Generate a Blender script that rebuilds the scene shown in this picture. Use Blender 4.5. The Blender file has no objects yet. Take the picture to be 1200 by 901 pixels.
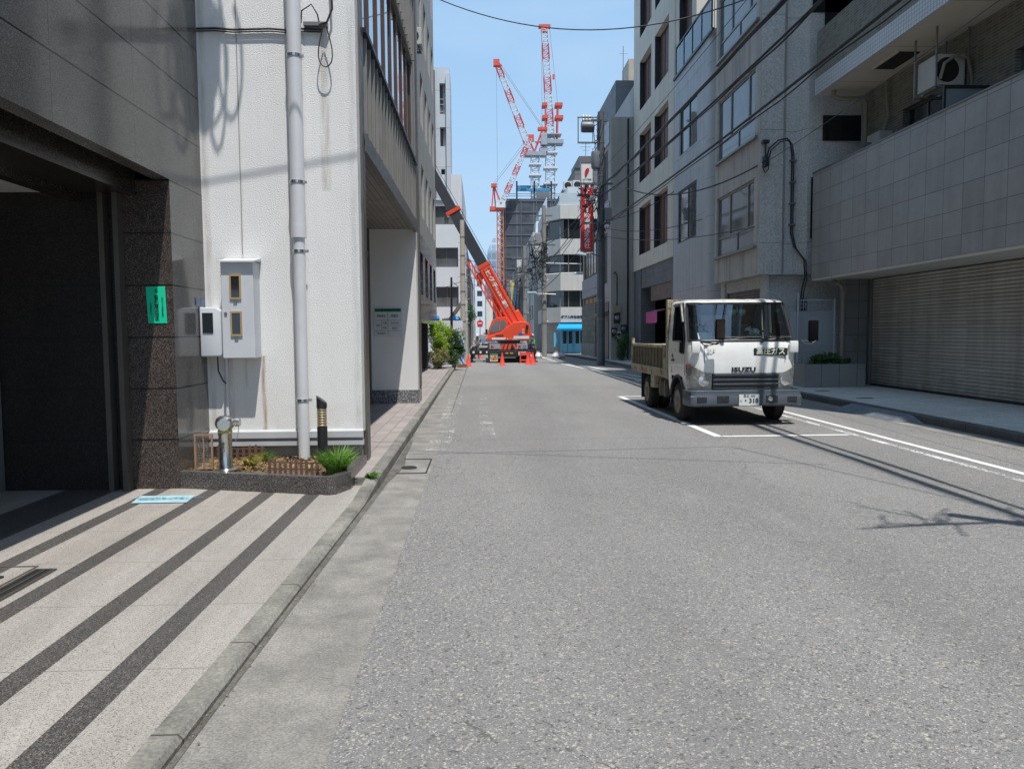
import bpy, bmesh, math, random
from mathutils import Vector, Matrix
R = math.radians
rnd = random.Random(7)
scene = bpy.context.scene
col = scene.collection

# ------------------------------------------------------------------ materials
def new_mat(name):
    m = bpy.data.materials.new(name); m.use_nodes = True
    nt = m.node_tree
    return m, nt, nt.nodes['Principled BSDF']

def N(nt, t, **kw):
    n = nt.nodes.new(t)
    for k, v in kw.items():
        if k.startswith('i_'):
            n.inputs[k[2:]].default_value = v
        else:
            setattr(n, k, v)
    return n

def L(nt, a, b): nt.links.new(a, b)

def math_n(nt, op, a, b=None):
    n = nt.nodes.new('ShaderNodeMath'); n.operation = op
    for i, x in enumerate((a, b)):
        if x is None: continue
        if isinstance(x, (int, float)): n.inputs[i].default_value = x
        else: L(nt, x, n.inputs[i])
    return n.outputs[0]

def mixc(nt, fac, a, b, mode='MIX'):
    n = nt.nodes.new('ShaderNodeMix'); n.data_type = 'RGBA'; n.blend_type = mode
    for key, x in ((0, fac), (6, a), (7, b)):
        if isinstance(x, (int, float)): n.inputs[key].default_value = x
        elif isinstance(x, (tuple, list)): n.inputs[key].default_value = (*x[:3], 1)
        else: L(nt, x, n.inputs[key])
    return n.outputs[2]

def ramp(nt, src, p0, p1, c0=(0, 0, 0), c1=(1, 1, 1)):
    n = nt.nodes.new('ShaderNodeValToRGB')
    n.color_ramp.elements[0].position = p0; n.color_ramp.elements[1].position = p1
    n.color_ramp.elements[0].color = (*c0, 1); n.color_ramp.elements[1].color = (*c1, 1)
    L(nt, src, n.inputs[0]); return n.outputs[0]

def coords(nt, obj=False):
    if obj: return nt.nodes.new('ShaderNodeTexCoord').outputs['Object']
    return nt.nodes.new('ShaderNodeNewGeometry').outputs['Position']

def scaled(nt, vec, s):
    n = nt.nodes.new('ShaderNodeMapping'); n.inputs['Scale'].default_value = s
    L(nt, vec, n.inputs['Vector']); return n.outputs[0]

def noise(nt, vec, scale, detail=4, rough=.6):
    n = nt.nodes.new('ShaderNodeTexNoise')
    n.inputs['Scale'].default_value = scale; n.inputs['Detail'].default_value = detail
    n.inputs['Roughness'].default_value = rough
    L(nt, vec, n.inputs['Vector']); return n.outputs['Fac']

def grid(nt, vec, specs):
    """dark joint mask: specs = (axis, spacing, offset, width)"""
    sep = nt.nodes.new('ShaderNodeSeparateXYZ'); L(nt, vec, sep.inputs[0])
    out = None
    for ax, s, o, w in specs:
        a = math_n(nt, 'DIVIDE', math_n(nt, 'SUBTRACT', sep.outputs['XYZ'.index(ax)], o - s * 100), s)
        f = math_n(nt, 'ABSOLUTE', math_n(nt, 'SUBTRACT', math_n(nt, 'FRACT', a), .5))
        k = math_n(nt, 'GREATER_THAN', f, .5 - w / (2 * s))
        out = k if out is None else math_n(nt, 'MAXIMUM', out, k)
    return out

def cellrand(nt, vec, specs):
    """random value per tile"""
    sep = nt.nodes.new('ShaderNodeSeparateXYZ'); L(nt, vec, sep.inputs[0])
    cmb = nt.nodes.new('ShaderNodeCombineXYZ')
    for i, (ax, s, o) in enumerate(specs):
        a = math_n(nt, 'FLOOR', math_n(nt, 'DIVIDE', math_n(nt, 'SUBTRACT', sep.outputs['XYZ'.index(ax)], o - s * 100), s))
        L(nt, a, cmb.inputs[i])
    w = nt.nodes.new('ShaderNodeTexWhiteNoise'); w.noise_dimensions = '3D'
    L(nt, cmb.outputs[0], w.inputs['Vector']); return w.outputs['Value']

def mat(name, c, rough=.6, metal=0, var=.12, vs=1.3, fine=0, fs=60, streak=0, bump=0, bs=40, joints=None,
        jc=None, jdepth=0, tile=0, tspec=None, obj=False, rust=0, spec=None, coat=0, alpha=None):
    m, nt, b = new_mat(name)
    v = coords(nt, obj)
    cc = noise(nt, v, vs, 5)
    k = 1 - var; K = 1 + var
    base = ramp(nt, cc, .3, .7, tuple(x * k for x in c), tuple(min(1, x * K) for x in c))
    if fine:
        f = noise(nt, v, fs, 3)
        base = mixc(nt, fine, base, ramp(nt, f, .35, .65, (.25, .25, .25), (1, 1, 1)), 'MULTIPLY')
    if tile:
        t = cellrand(nt, v, tspec)
        tt = ramp(nt, t, 0, 1, (1 - tile,) * 3, (1, 1, 1))
        base = mixc(nt, 1, base, tt, 'MULTIPLY')
    if streak:
        s = noise(nt, scaled(nt, v, (2.2, 2.2, .12)), 1.7, 5, .65)
        sm = ramp(nt, s, .48, .75, (0, 0, 0), (1, 1, 1))
        sm2 = math_n(nt, 'MULTIPLY', sm, streak)
        base = mixc(nt, sm2, base, tuple(x * .3 for x in c))
    h = None
    if rust:
        r = noise(nt, v, 7, 6, .7)
        rm = math_n(nt, 'MULTIPLY', ramp(nt, r, .62 - rust * .25, .72 - rust * .25), 1)
        rc = ramp(nt, noise(nt, v, 25, 4), .3, .7, (.11, .04, .015), (.3, .12, .04))
        base = mixc(nt, rm, base, rc)
    if joints:
        g = grid(nt, v, joints)
        base = mixc(nt, g, base, jc or tuple(x * .3 for x in c))
    L(nt, base, b.inputs['Base Color'])
    if bump:
        bn = nt.nodes.new('ShaderNodeBump'); bn.inputs['Strength'].default_value = bump
        bn.inputs['Distance'].default_value = .02
        hh = noise(nt, v, bs, 4)
        if joints:
            hh = math_n(nt, 'SUBTRACT', hh, math_n(nt, 'MULTIPLY', g, .8))
        L(nt, hh, bn.inputs['Height']); L(nt, bn.outputs[0], b.inputs['Normal'])
    rr = ramp(nt, noise(nt, v, vs * 3, 3), .3, .7, (max(.02, rough * .8),) * 3, (min(1, rough * 1.2),) * 3)
    L(nt, rr, b.inputs['Roughness'])
    b.inputs['Metallic'].default_value = metal
    if spec is not None: b.inputs['Specular IOR Level'].default_value = spec
    if coat: b.inputs['Coat Weight'].default_value = coat; b.inputs['Coat Roughness'].default_value = .05
    return m

def glass_clear(name, tint=(.8, .9, .88), refl=.12):
    m, nt, b = new_mat(name)
    nt.nodes.remove(b)
    out = nt.nodes['Material Output']
    t = N(nt, 'ShaderNodeBsdfTransparent'); t.inputs[0].default_value = (*tint, 1)
    g = N(nt, 'ShaderNodeBsdfGlossy'); g.inputs['Roughness'].default_value = .02; g.inputs['Color'].default_value = (.95, .97, 1, 1)
    fr = N(nt, 'ShaderNodeFresnel'); fr.inputs[0].default_value = 1.5
    f2 = math_n(nt, 'ADD', fr.outputs[0], refl - .04)
    mx = N(nt, 'ShaderNodeMixShader')
    L(nt, f2, mx.inputs[0]); L(nt, t.outputs[0], mx.inputs[1]); L(nt, g.outputs[0], mx.inputs[2])
    L(nt, mx.outputs[0], out.inputs[0])
    return m

def granite(name, c1, c2, c3, scale=260, rough=.15, joints=None, jc=(.01, .01, .01), obj=False, soil=0):
    m, nt, b = new_mat(name)
    v = coords(nt, obj)
    vo = nt.nodes.new('ShaderNodeTexVoronoi'); vo.inputs['Scale'].default_value = scale; L(nt, v, vo.inputs['Vector'])
    sep = nt.nodes.new('ShaderNodeSeparateColor'); L(nt, vo.outputs['Color'], sep.inputs[0])
    base = ramp(nt, sep.outputs[0], .35, .6, c1, c2)
    k = math_n(nt, 'GREATER_THAN', sep.outputs[1], .86)
    base = mixc(nt, k, base, c3)
    big = ramp(nt, noise(nt, v, 1.1, 5), .3, .7, (.8, .79, .78), (1.1, 1.1, 1.1))
    base = mixc(nt, 1, base, big, 'MULTIPLY')
    if soil:
        sm = ramp(nt, noise(nt, scaled(nt, v, (3, .35, 1)), 1.2, 6, .7), .45, .8, (1, 1, 1), (1 - soil, 1 - soil * 1.05, 1 - soil * 1.15))
        base = mixc(nt, 1, base, sm, 'MULTIPLY')
    bn = nt.nodes.new('ShaderNodeBump'); bn.inputs['Strength'].default_value = .12; bn.inputs['Distance'].default_value = .01
    h = math_n(nt, 'MULTIPLY', noise(nt, v, 2.5, 2), .15)
    if joints:
        g = grid(nt, v, joints)
        base = mixc(nt, g, base, jc)
        h = math_n(nt, 'SUBTRACT', h, g)
    L(nt, h, bn.inputs['Height']); L(nt, bn.outputs[0], b.inputs['Normal'])
    L(nt, base, b.inputs['Base Color']); b.inputs['Roughness'].default_value = rough
    return m

# ------------------------------------------------------------------ mesh builder
class MB:
    def __init__(s): s.v = []; s.f = []; s.mi = []; s.cur = 0
    def add(s, vs, fs):
        o = len(s.v); s.v += [tuple(p) for p in vs]
        for f in fs: s.f.append([i + o for i in f]); s.mi.append(s.cur)
        return s
    def box(s, x0, x1, y0, y1, z0, z1):
        v = [(x, y, z) for z in (z0, z1) for y in (y0, y1) for x in (x0, x1)]
        return s.add(v, [(0, 2, 3, 1), (4, 5, 7, 6), (0, 1, 5, 4), (2, 6, 7, 3), (0, 4, 6, 2), (1, 3, 7, 5)])
    def obox(s, c, size, rz=0, rx=0, ry=0):
        M = Matrix.Translation(c) @ Matrix.Rotation(rz, 4, 'Z') @ Matrix.Rotation(ry, 4, 'Y') @ Matrix.Rotation(rx, 4, 'X')
        a, b, c_ = (q / 2 for q in size)
        v = [M @ Vector((x, y, z)) for z in (-c_, c_) for y in (-b, b) for x in (-a, a)]
        return s.add(v, [(0, 2, 3, 1), (4, 5, 7, 6), (0, 1, 5, 4), (2, 6, 7, 3), (0, 4, 6, 2), (1, 3, 7, 5)])
    def quad(s, a, b, c, d): return s.add([a, b, c, d], [(0, 1, 2, 3)])
    def bar(s, p, q, w, h=None):
        """rectangular bar from p to q"""
        p, q = Vector(p), Vector(q); h = h or w
        d = (q - p).normalized()
        up = Vector((0, 0, 1)) if abs(d.z) < .95 else Vector((0, 1, 0))
        a = d.cross(up).normalized() * (w / 2); b = a.cross(d).normalized() * (h / 2)
        vs = [p - a - b, p + a - b, p + a + b, p - a + b, q - a - b, q + a - b, q + a + b, q - a + b]
        return s.add(vs, [(3, 2, 1, 0), (4, 5, 6, 7), (0, 1, 5, 4), (1, 2, 6, 5), (2, 3, 7, 6), (3, 0, 4, 7)])
    def tube(s, pts, r, n=6, caps=True):
        pts = [Vector(p) for p in pts]
        rs = r if isinstance(r, (list, tuple)) else [r] * len(pts)
        rings = []; prev = None
        for i, p in enumerate(pts):
            d = (pts[min(i + 1, len(pts) - 1)] - pts[max(i - 1, 0)])
            if d.length < 1e-9: d = Vector((0, 0, 1))
            d.normalize()
            if prev is None:
                ref = Vector((0, 0, 1)) if abs(d.z) < .9 else Vector((1, 0, 0))
                a = d.cross(ref).normalized()
            else:
                a = (prev - d * prev.dot(d)).normalized()
            prev = a; b = d.cross(a)
            rings.append([p + (a * math.cos(2 * math.pi * k / n) + b * math.sin(2 * math.pi * k / n)) * rs[i] for k in range(n)])
        vs = [p for rg in rings for p in rg]; fs = []
        for i in range(len(rings) - 1):
            for k in range(n):
                fs.append((i * n + k, i * n + (k + 1) % n, (i + 1) * n + (k + 1) % n, (i + 1) * n + k))
        if caps:
            fs.append(tuple(range(n))[::-1]); fs.append(tuple((len(rings) - 1) * n + k for k in range(n)))
        return s.add(vs, fs)
    def lathe(s, prof, c=(0, 0, 0), n=20, axis='Z', a0=0, a1=360):
        """prof = list of (r, h) along axis"""
        full = abs(a1 - a0) >= 360; m = n if full else n + 1
        vs = []
        for r, h in prof:
            for k in range(m):
                a = R(a0 + (a1 - a0) * k / n)
                x, y = r * math.cos(a), r * math.sin(a)
                p = {'Z': (x, y, h), 'Y': (x, h, y), 'X': (h, x, y)}[axis]
                vs.append((c[0] + p[0], c[1] + p[1], c[2] + p[2]))
        fs = []
        for i in range(len(prof) - 1):
            for k in range(n if full else n):
                k2 = (k + 1) % m
                fs.append((i * m + k, i * m + k2, (i + 1) * m + k2, (i + 1) * m + k))
        if full:
            if prof[0][0] > 1e-4: fs.append(tuple(range(m))[::-1])
            if prof[-1][0] > 1e-4: fs.append(tuple((len(prof) - 1) * m + k for k in range(m)))
        return s.add(vs, fs)
    def prism(s, poly, axis, a, b):
        """poly in the other two axes, extruded along axis a..b"""
        n = len(poly)
        def P(u, v, w): return {'X': (w, u, v), 'Y': (u, w, v), 'Z': (u, v, w)}[axis]
        vs = [P(u, v, a) for u, v in poly] + [P(u, v, b) for u, v in poly]
        fs = [tuple(range(n))[::-1], tuple(range(n, 2 * n))] + [(i, (i + 1) % n, n + (i + 1) % n, n + i) for i in range(n)]
        return s.add(vs, fs)

ORG = {}
def tag(o, label=None, cat=None, group=None, kind=None):
    if label: o['label'] = label
    if cat: o['category'] = cat
    if group: o['group'] = group
    if kind: o['kind'] = kind
    return o

def thing(name, loc, label, cat, group=None, rz=0):
    o = bpy.data.objects.new(name, None); col.objects.link(o)
    o.empty_display_size = .2
    o.location = loc; o.rotation_euler = (0, 0, rz); ORG[o.name] = Vector(loc)
    return tag(o, label, cat, group)

def part(name, mb, m, parent=None, label=None, local=False, smooth=False, bevel=0, seg=2, fixn=True):
    me = bpy.data.meshes.new(name)
    off = Vector((0, 0, 0)) if (local or parent is None) else ORG[parent.name]
    me.from_pydata([Vector(p) - off for p in mb.v], [], mb.f)
    ms = m if isinstance(m, (list, tuple)) else [m]
    for x in ms: me.materials.append(x)
    if len(ms) > 1:
        for p, i in zip(me.polygons, mb.mi): p.material_index = i
    bm = bmesh.new(); bm.from_mesh(me)
    if bevel or smooth: bmesh.ops.remove_doubles(bm, verts=bm.verts, dist=1e-5)
    if fixn: bmesh.ops.recalc_face_normals(bm, faces=bm.faces)
    if bevel:
        es = [e for e in bm.edges if len(e.link_faces) == 2 and e.calc_face_angle(0) > R(25)]
        bmesh.ops.bevel(bm, geom=es, offset=bevel, segments=seg, profile=.5, affect='EDGES', clamp_overlap=True)
    if smooth:
        for f in bm.faces: f.smooth = True
        for e in bm.edges:
            if len(e.link_faces) == 2 and e.calc_face_angle(0) > R(38): e.smooth = False
    bm.to_mesh(me); bm.free()
    o = bpy.data.objects.new(name, me); col.objects.link(o)
    if parent is not None: o.parent = parent
    ORG[o.name] = ORG[parent.name] if parent is not None else Vector((0, 0, 0))
    if label: o['label'] = label
    return o

def solo(name, mb, m, label=None, cat=None, group=None, kind=None, **kw):
    return tag(part(name, mb, m, None, **kw), label, cat, group, kind)

def copy_tree(o, parent=None):
    c = o.copy(); col.objects.link(c); c.parent = parent
    for ch in [x for x in bpy.data.objects if x.parent == o]: copy_tree(ch, c)
    return c

FONT = None
def text(name, s, size, m, parent, loc, rz=0, ext=.003, align='CENTER', local=False, rx=90, bold=0, sx=1, label=None, spacing=1, line=1, shear=0):
    cu = bpy.data.curves.new('tmp', 'FONT'); cu.body = s; cu.size = size; cu.extrude = ext
    cu.align_x = align; cu.align_y = 'CENTER'; cu.space_character = spacing; cu.space_line = line; cu.shear = shear
    cu.offset = bold; cu.resolution_u = 3
    t = bpy.data.objects.new('tmp', cu); col.objects.link(t)
    dg = bpy.context.evaluated_depsgraph_get(); dg.update()
    me = bpy.data.meshes.new_from_object(t.evaluated_get(dg))
    bpy.data.objects.remove(t); bpy.data.curves.remove(cu)
    off = Vector((0, 0, 0)) if (local or parent is None) else ORG[parent.name]
    M = Matrix.Translation(Vector(loc) - off) @ Matrix.Rotation(rz, 4, 'Z') @ Matrix.Rotation(R(rx), 4, 'X') @ Matrix.Diagonal((sx, 1, 1, 1))
    me.transform(M); me.name = name
    me.materials.clear(); me.materials.append(m)
    o = bpy.data.objects.new(name, me); col.objects.link(o); o.parent = parent
    ORG[o.name] = ORG[parent.name] if parent is not None else Vector((0, 0, 0))
    if label: o['label'] = label
    return o

class Face:
    """a vertical building face: u along the face, w up, d inward"""
    def __init__(s, kind, at):
        s.kind, s.at = kind, at        # 'E' faces +X, 'W' faces -X, 'S' faces -Y
    def P(s, u, w, d=0):
        if s.kind == 'E': return (s.at - d, u, w)
        if s.kind == 'W': return (s.at + d, u, w)
        return (u, s.at + d, w)

def face_wall(mb, F, u0, u1, w0, w1, holes=(), t=.25):
    us = sorted({u0, u1, *[h[0] for h in holes], *[h[1] for h in holes]})
    ws = sorted({w0, w1, *[h[2] for h in holes], *[h[3] for h in holes]})
    us = [u for u in us if u0 <= u <= u1]; ws = [w for w in ws if w0 <= w <= w1]
    for i in range(len(us) - 1):
        for j in range(len(ws) - 1):
            cu, cw = (us[i] + us[i + 1]) / 2, (ws[j] + ws[j + 1]) / 2
            if any(h[0] < cu < h[1] and h[2] < cw < h[3] for h in holes): continue
            mb.quad(F.P(us[i], ws[j]), F.P(us[i + 1], ws[j]), F.P(us[i + 1], ws[j + 1]), F.P(us[i], ws[j + 1]))
    for a, b, c, d in [h[:4] for h in holes]:
        for q in (((a, c), (a, d)), ((b, c), (b, d)), ((a, c), (b, c)), ((a, d), (b, d))):
            (p0, p1) = q
            mb.quad(F.P(*p0, 0), F.P(*p1, 0), F.P(*p1, t), F.P(*p0, t))

def building(name, x0, x1, y0, y1, z0, z1, m, label, street, holes=(), sholes=(), t=.25, cat='building', zs=None):
    """shell with openings in its street face (E/W) and in the face towards the camera (S)"""
    B = thing(name, ((x0 + x1) / 2, (y0 + y1) / 2, 0), label, cat)
    mb = MB()
    F = Face(street, x1 if street == 'E' else x0); S = Face('S', y0)
    face_wall(mb, F, y0, y1, z0, z1, holes, t)
    face_wall(mb, S, x0, x1, z0, z1, sholes, t)
    back = x0 if street == 'E' else x1
    mb.quad((back, y0, z0), (back, y1, z0), (back, y1, z1), (back, y0, z1))
    mb.quad((x0, y1, z0), (x1, y1, z0), (x1, y1, z1), (x0, y1, z1))
    mb.quad((x0, y0, z1), (x1, y0, z1), (x1, y1, z1), (x0, y1, z1))
    mb.quad((x0, y0, z0), (x1, y0, z0), (x1, y1, z0), (x0, y1, z0))
    part('wall', mb, m, B, fixn=False)
    return B, F, S

def window(B, F, u0, u1, w0, w1, cols=2, frame=None, pane=None, d=.14, fw=.05, rows=None, name='window', sill=None):
    mb = MB()
    def bx(a, b, c, e, d0, d1):
        p, q = F.P(a, c, d0), F.P(b, e, d1)
        mb.box(min(p[0], q[0]), max(p[0], q[0]), min(p[1], q[1]), max(p[1], q[1]), min(p[2], q[2]), max(p[2], q[2]))
    g = .003
    a, b, c, e = u0 + g, u1 - g, w0 + g, w1 - g
    bx(a, a + fw, c, e, d, d + .06); bx(b - fw, b, c, e, d, d + .06)
    bx(a + fw, b - fw, c, c + fw, d, d + .06); bx(a + fw, b - fw, e - fw, e, d, d + .06)
    for i in range(1, cols):
        u = a + (b - a) * i / cols
        bx(u - fw * .5, u + fw * .5, c + fw, e - fw, d + .004, d + .056)
    for r_ in (rows or []):
        bx(a + fw, b - fw, r_ - fw * .5, r_ + fw * .5, d + .008, d + .052)
    if sill:
        bx(a - .05, b + .05, w0 - .06, w0 - .003, -sill, .1)
    fr = part(name, mb, frame, B)
    gl = MB()
    gl.quad(F.P(a + fw * .5, c + fw * .5, d + .03), F.P(b - fw * .5, c + fw * .5, d + .03), F.P(b - fw * .5, e - fw * .5, d + .03), F.P(a + fw * .5, e - fw * .5, d + .03))
    part('pane', gl, pane, fr, fixn=False)
    return fr

def leaves(mb, c, rad, n, size, rng, flat=.6, clumps=14, hole=.0):
    """leaf-sized faces spread through clumps in an uneven ellipsoid"""
    cs = []
    for _ in range(clumps):
        while True:
            p = Vector((rng.uniform(-1, 1), rng.uniform(-1, 1), rng.uniform(-1, 1)))
            if .25 < p.length < 1: break
        cs.append((Vector((c[0] + p.x * rad[0] * .75, c[1] + p.y * rad[1] * .75, c[2] + p.z * rad[2] * .75)), rng.uniform(.28, .5)))
    for i in range(n):
        cc, k = rng.choice(cs)
        d = Vector((rng.gauss(0, 1), rng.gauss(0, 1), rng.gauss(0, 1))).normalized() * (rng.random() ** .4)
        p = cc + Vector((d.x * rad[0], d.y * rad[1], d.z * rad[2])) * k
        if p.z < .03: p.z = .03 + rng.random() * .1
        s = size * rng.uniform(.6, 1.3)
        a = Vector((rng.gauss(0, 1), rng.gauss(0, 1), rng.gauss(0, flat))).normalized()
        b = a.cross(Vector((rng.gauss(0, 1), rng.gauss(0, 1), rng.gauss(0, 1)))).normalized()
        mb.add([p - a * s, p - b * s * .35, p + a * s, p + b * s * .35 + Vector((0, 0, s * .15))], [(0, 1, 2, 3)])

def leafmat(name, c0, c1, trans=.25):
    m, nt, b = new_mat(name)
    v = coords(nt)
    base = ramp(nt, noise(nt, v, 3.5, 4), .3, .7, c0, c1)
    gi = nt.nodes.new('ShaderNodeNewGeometry')
    base = mixc(nt, .35, base, ramp(nt, gi.outputs['Random Per Island'], 0, 1, tuple(x * .5 for x in c0), tuple(min(1, x * 1.5) for x in c1)))
    L(nt, base, b.inputs['Base Color']); b.inputs['Roughness'].default_value = .5
    tr = N(nt, 'ShaderNodeBsdfTranslucent'); L(nt, base, tr.inputs[0])
    mx = N(nt, 'ShaderNodeMixShader'); mx.inputs[0].default_value = trans
    L(nt, b.outputs[0], mx.inputs[1]); L(nt, tr.outputs[0], mx.inputs[2])
    L(nt, mx.outputs[0], nt.nodes['Material Output'].inputs[0])
    return m

def catenary(p, q, sag, n=18):
    p, q = Vector(p), Vector(q)
    return [p.lerp(q, i / n) - Vector((0, 0, 4 * sag * (i / n) * (1 - i / n))) for i in range(n + 1)]

# ------------------------------------------------------------------ palette
M = {}
M['white_rough'] = mat('white_roughcast', (.80, .79, .765), .85, var=.04, vs=.8, fine=.10, fs=160, bump=.55, bs=95, streak=.06)
M['white_metal'] = mat('white_painted_metal', (.70, .71, .73), .4, var=.05, vs=2, obj=False)
M['grey_box'] = mat('grey_painted_box', (.55, .57, .60), .45, var=.06, vs=3)
M['pvc'] = mat('grey_white_pvc', (.62, .62, .635), .35, var=.05, vs=4, streak=.15)
def stained_wall():
    m = mat('stained_white_roughcast', (.84, .83, .805), .85, var=.04, vs=.8, fine=.14, fs=160, bump=.6, bs=80, streak=.07)
    nt = m.node_tree; b = nt.nodes['Principled BSDF']; src = b.inputs['Base Color'].links[0].from_socket
    v = coords(nt); s_ = nt.nodes.new('ShaderNodeSeparateXYZ'); L(nt, v, s_.inputs[0])
    wob = math_n(nt, 'MULTIPLY', math_n(nt, 'SUBTRACT', noise(nt, scaled(nt, v, (1, 1, .6)), 3, 4), .5), .05)
    out = src
    for xc, wd, z0, z1, c, k in ((-2.475, .03, .45, 1.36, (.35, .2, .09), .8), (-1.72, .07, 3.2, 4.9, (.42, .36, .30), .55), (-2.84, .04, .45, 1.36, (.4, .3, .2), .5), (-2.668, .02, 1.0, 9, (.5, .46, .42), .5), (-3.05, .05, .4, 8, (.42, .36, .3), .5), (-1.42, .05, .4, 9, (.5, .5, .48), .5)):
        d_ = math_n(nt, 'ABSOLUTE', math_n(nt, 'SUBTRACT', math_n(nt, 'ADD', s_.outputs[0], wob), xc))
        mr = nt.nodes.new('ShaderNodeMapRange'); mr.inputs[1].default_value = wd * .3; mr.inputs[2].default_value = wd; mr.inputs[3].default_value = k; mr.inputs[4].default_value = 0; L(nt, d_, mr.inputs[0])
        g = math_n(nt, 'MULTIPLY', mr.outputs[0], math_n(nt, 'MULTIPLY', math_n(nt, 'GREATER_THAN', s_.outputs[2], z0), math_n(nt, 'LESS_THAN', s_.outputs[2], z1)))
        g = math_n(nt, 'MULTIPLY', g, ramp(nt, noise(nt, scaled(nt, v, (8, 1, 1)), 2.5, 5), .3, .6))
        out = mixc(nt, g, out, c)
    mr = nt.nodes.new('ShaderNodeMapRange'); mr.inputs[1].default_value = .45; mr.inputs[2].default_value = .95; mr.inputs[3].default_value = .4; mr.inputs[4].default_value = 0; L(nt, s_.outputs[2], mr.inputs[0])
    out = mixc(nt, math_n(nt, 'MULTIPLY', mr.outputs[0], ramp(nt, noise(nt, v, 5, 5), .35, .7)), out, (.42, .38, .33))
    L(nt, out, b.inputs['Base Color']); return m
M['white_stained'] = stained_wall()
M['steel'] = mat('stainless_steel', (.62, .62, .60), .28, 1, var=.08, vs=5)
M['steel_dark'] = mat('brown_steel_frame', (.16, .145, .13), .4, .6, var=.1, vs=3)
M['black'] = mat('black_paint', (.018, .018, .02), .4, var=.1, vs=4)
M['rubber'] = mat('black_rubber', (.02, .02, .021), .75, var=.2, vs=9, fine=.3, fs=40)
M['cable'] = mat('black_cable', (.022, .023, .028), .55, var=.1, vs=4)
M['dark_void'] = mat('unlit_interior', (.012, .012, .013), .8, var=.2, vs=1)
M['concrete'] = mat('weathered_concrete', (.32, .31, .29), .85, var=.15, vs=1.6, fine=.2, fs=60, streak=.35, bump=.4, bs=40)
M['concrete_rough'] = mat('roughcast_grey_concrete', (.42, .415, .40), .9, var=.08, vs=1.2, fine=.2, fs=60, streak=.2, bump=1.0, bs=30)
M['pane_dark'] = mat('dark_window_glass', (.015, .018, .02), .04, var=.3, vs=.7, spec=.9)
M['pane_mid'] = mat('curtained_window_glass', (.13, .135, .135), .06, var=.35, vs=.9, spec=.8)
M['pane_blue'] = mat('blue_reflecting_glass', (.03, .05, .08), .02, metal=.0, var=.2, vs=1, spec=1.0, coat=1)
M['alu'] = mat('grey_aluminium', (.22, .22, .22), .4, .5, var=.08, vs=3)
M['bronze'] = mat('brown_window_frame', (.085, .05, .038), .5, .2, var=.15, vs=2)
M['orange'] = mat('orange_crane_paint', (.80, .075, .02), .35, var=.08, vs=2, obj=False, coat=.3)
M['tag_white'] = mat('white_lettering', (.75, .75, .73), .5, var=.03)
M['ink'] = mat('black_lettering', (.02, .02, .025), .5, var=.03)
M['red_sign'] = mat('red_sign_panel', (.75, .025, .03), .4, var=.06)
M['cone'] = mat('orange_red_cone', (.85, .075, .045), .5, var=.06, vs=4, obj=True)
M['lamp_glass'] = mat('lamp_lens', (.45, .47, .48), .08, .6, var=.3, vs=30, obj=True, coat=1)

# ------------------------------------------------------------------ camera, sky, sun
ROLL = -.4
cam = bpy.data.cameras.new('camera'); co = bpy.data.objects.new('camera', cam); col.objects.link(co)
cam.lens = 27; cam.sensor_width = 36; cam.clip_end = 3000; cam.clip_start = .05
co.location = (0, 0, 1.6)
_m = Matrix.Rotation(R(-2.227), 3, 'Z') @ Matrix.Rotation(R(90 - 3.85), 3, 'X') @ Matrix.Rotation(R(ROLL), 3, 'Z')
co.rotation_euler = _m.to_euler(); scene.camera = co
SUN = Vector((.137, -.36, 1)).normalized()
el = math.asin(SUN.z); az = math.atan2(SUN.x, SUN.y)
w = bpy.data.worlds.new('World'); scene.world = w; w.use_nodes = True
nt = w.node_tree; bg = nt.nodes['Background']
sky = nt.nodes.new('ShaderNodeTexSky'); sky.sky_type = 'NISHITA'; sky.sun_disc = False
sky.sun_elevation = el; sky.sun_rotation = az; sky.altitude = 0; sky.air_density = 1.0; sky.dust_density = 1.2; sky.ozone_density = 1.2
# thin high haze, laid over the sky by direction
tc = nt.nodes.new('ShaderNodeTexCoord')
mp = nt.nodes.new('ShaderNodeMapping'); mp.inputs['Scale'].default_value = (1.2, 1.2, 5); mp.inputs['Rotation'].default_value = (.12, .05, 0)
nt.links.new(tc.outputs['Generated'], mp.inputs[0])
nz = nt.nodes.new('ShaderNodeTexNoise'); nz.inputs['Scale'].default_value = 2.2; nz.inputs['Detail'].default_value = 6
nt.links.new(mp.outputs[0], nz.inputs['Vector'])
cr = nt.nodes.new('ShaderNodeValToRGB'); cr.color_ramp.elements[0].position = .45; cr.color_ramp.elements[1].position = .8
cr.color_ramp.elements[1].color = (.35, .35, .35, 1)
nt.links.new(nz.outputs['Fac'], cr.inputs[0])
mx = nt.nodes.new('ShaderNodeMix'); mx.data_type = 'RGBA'; mx.inputs[7].default_value = (4.6, 5.6, 6.6, 1)
pal = nt.nodes.new('ShaderNodeMix'); pal.data_type = 'RGBA'; pal.inputs[0].default_value = .72; pal.inputs[7].default_value = (2.05, 4.0, 6.6, 1)
nt.links.new(sky.outputs[0], pal.inputs[6])
hz_ = nt.nodes.new('ShaderNodeSeparateXYZ'); nt.links.new(tc.outputs['Generated'], hz_.inputs[0])
hr = nt.nodes.new('ShaderNodeMapRange'); hr.inputs[1].default_value = 0; hr.inputs[2].default_value = .62; hr.inputs[3].default_value = .7; hr.inputs[4].default_value = 0; nt.links.new(hz_.outputs[2], hr.inputs[0])
hm = nt.nodes.new('ShaderNodeMix'); hm.data_type = 'RGBA'; hm.inputs[7].default_value = (3.7, 5.1, 6.5, 1)
nt.links.new(hr.outputs[0], hm.inputs[0]); nt.links.new(pal.outputs[2], hm.inputs[6])
nt.links.new(cr.outputs[0], mx.inputs[0]); nt.links.new(hm.outputs[2], mx.inputs[6])
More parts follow.
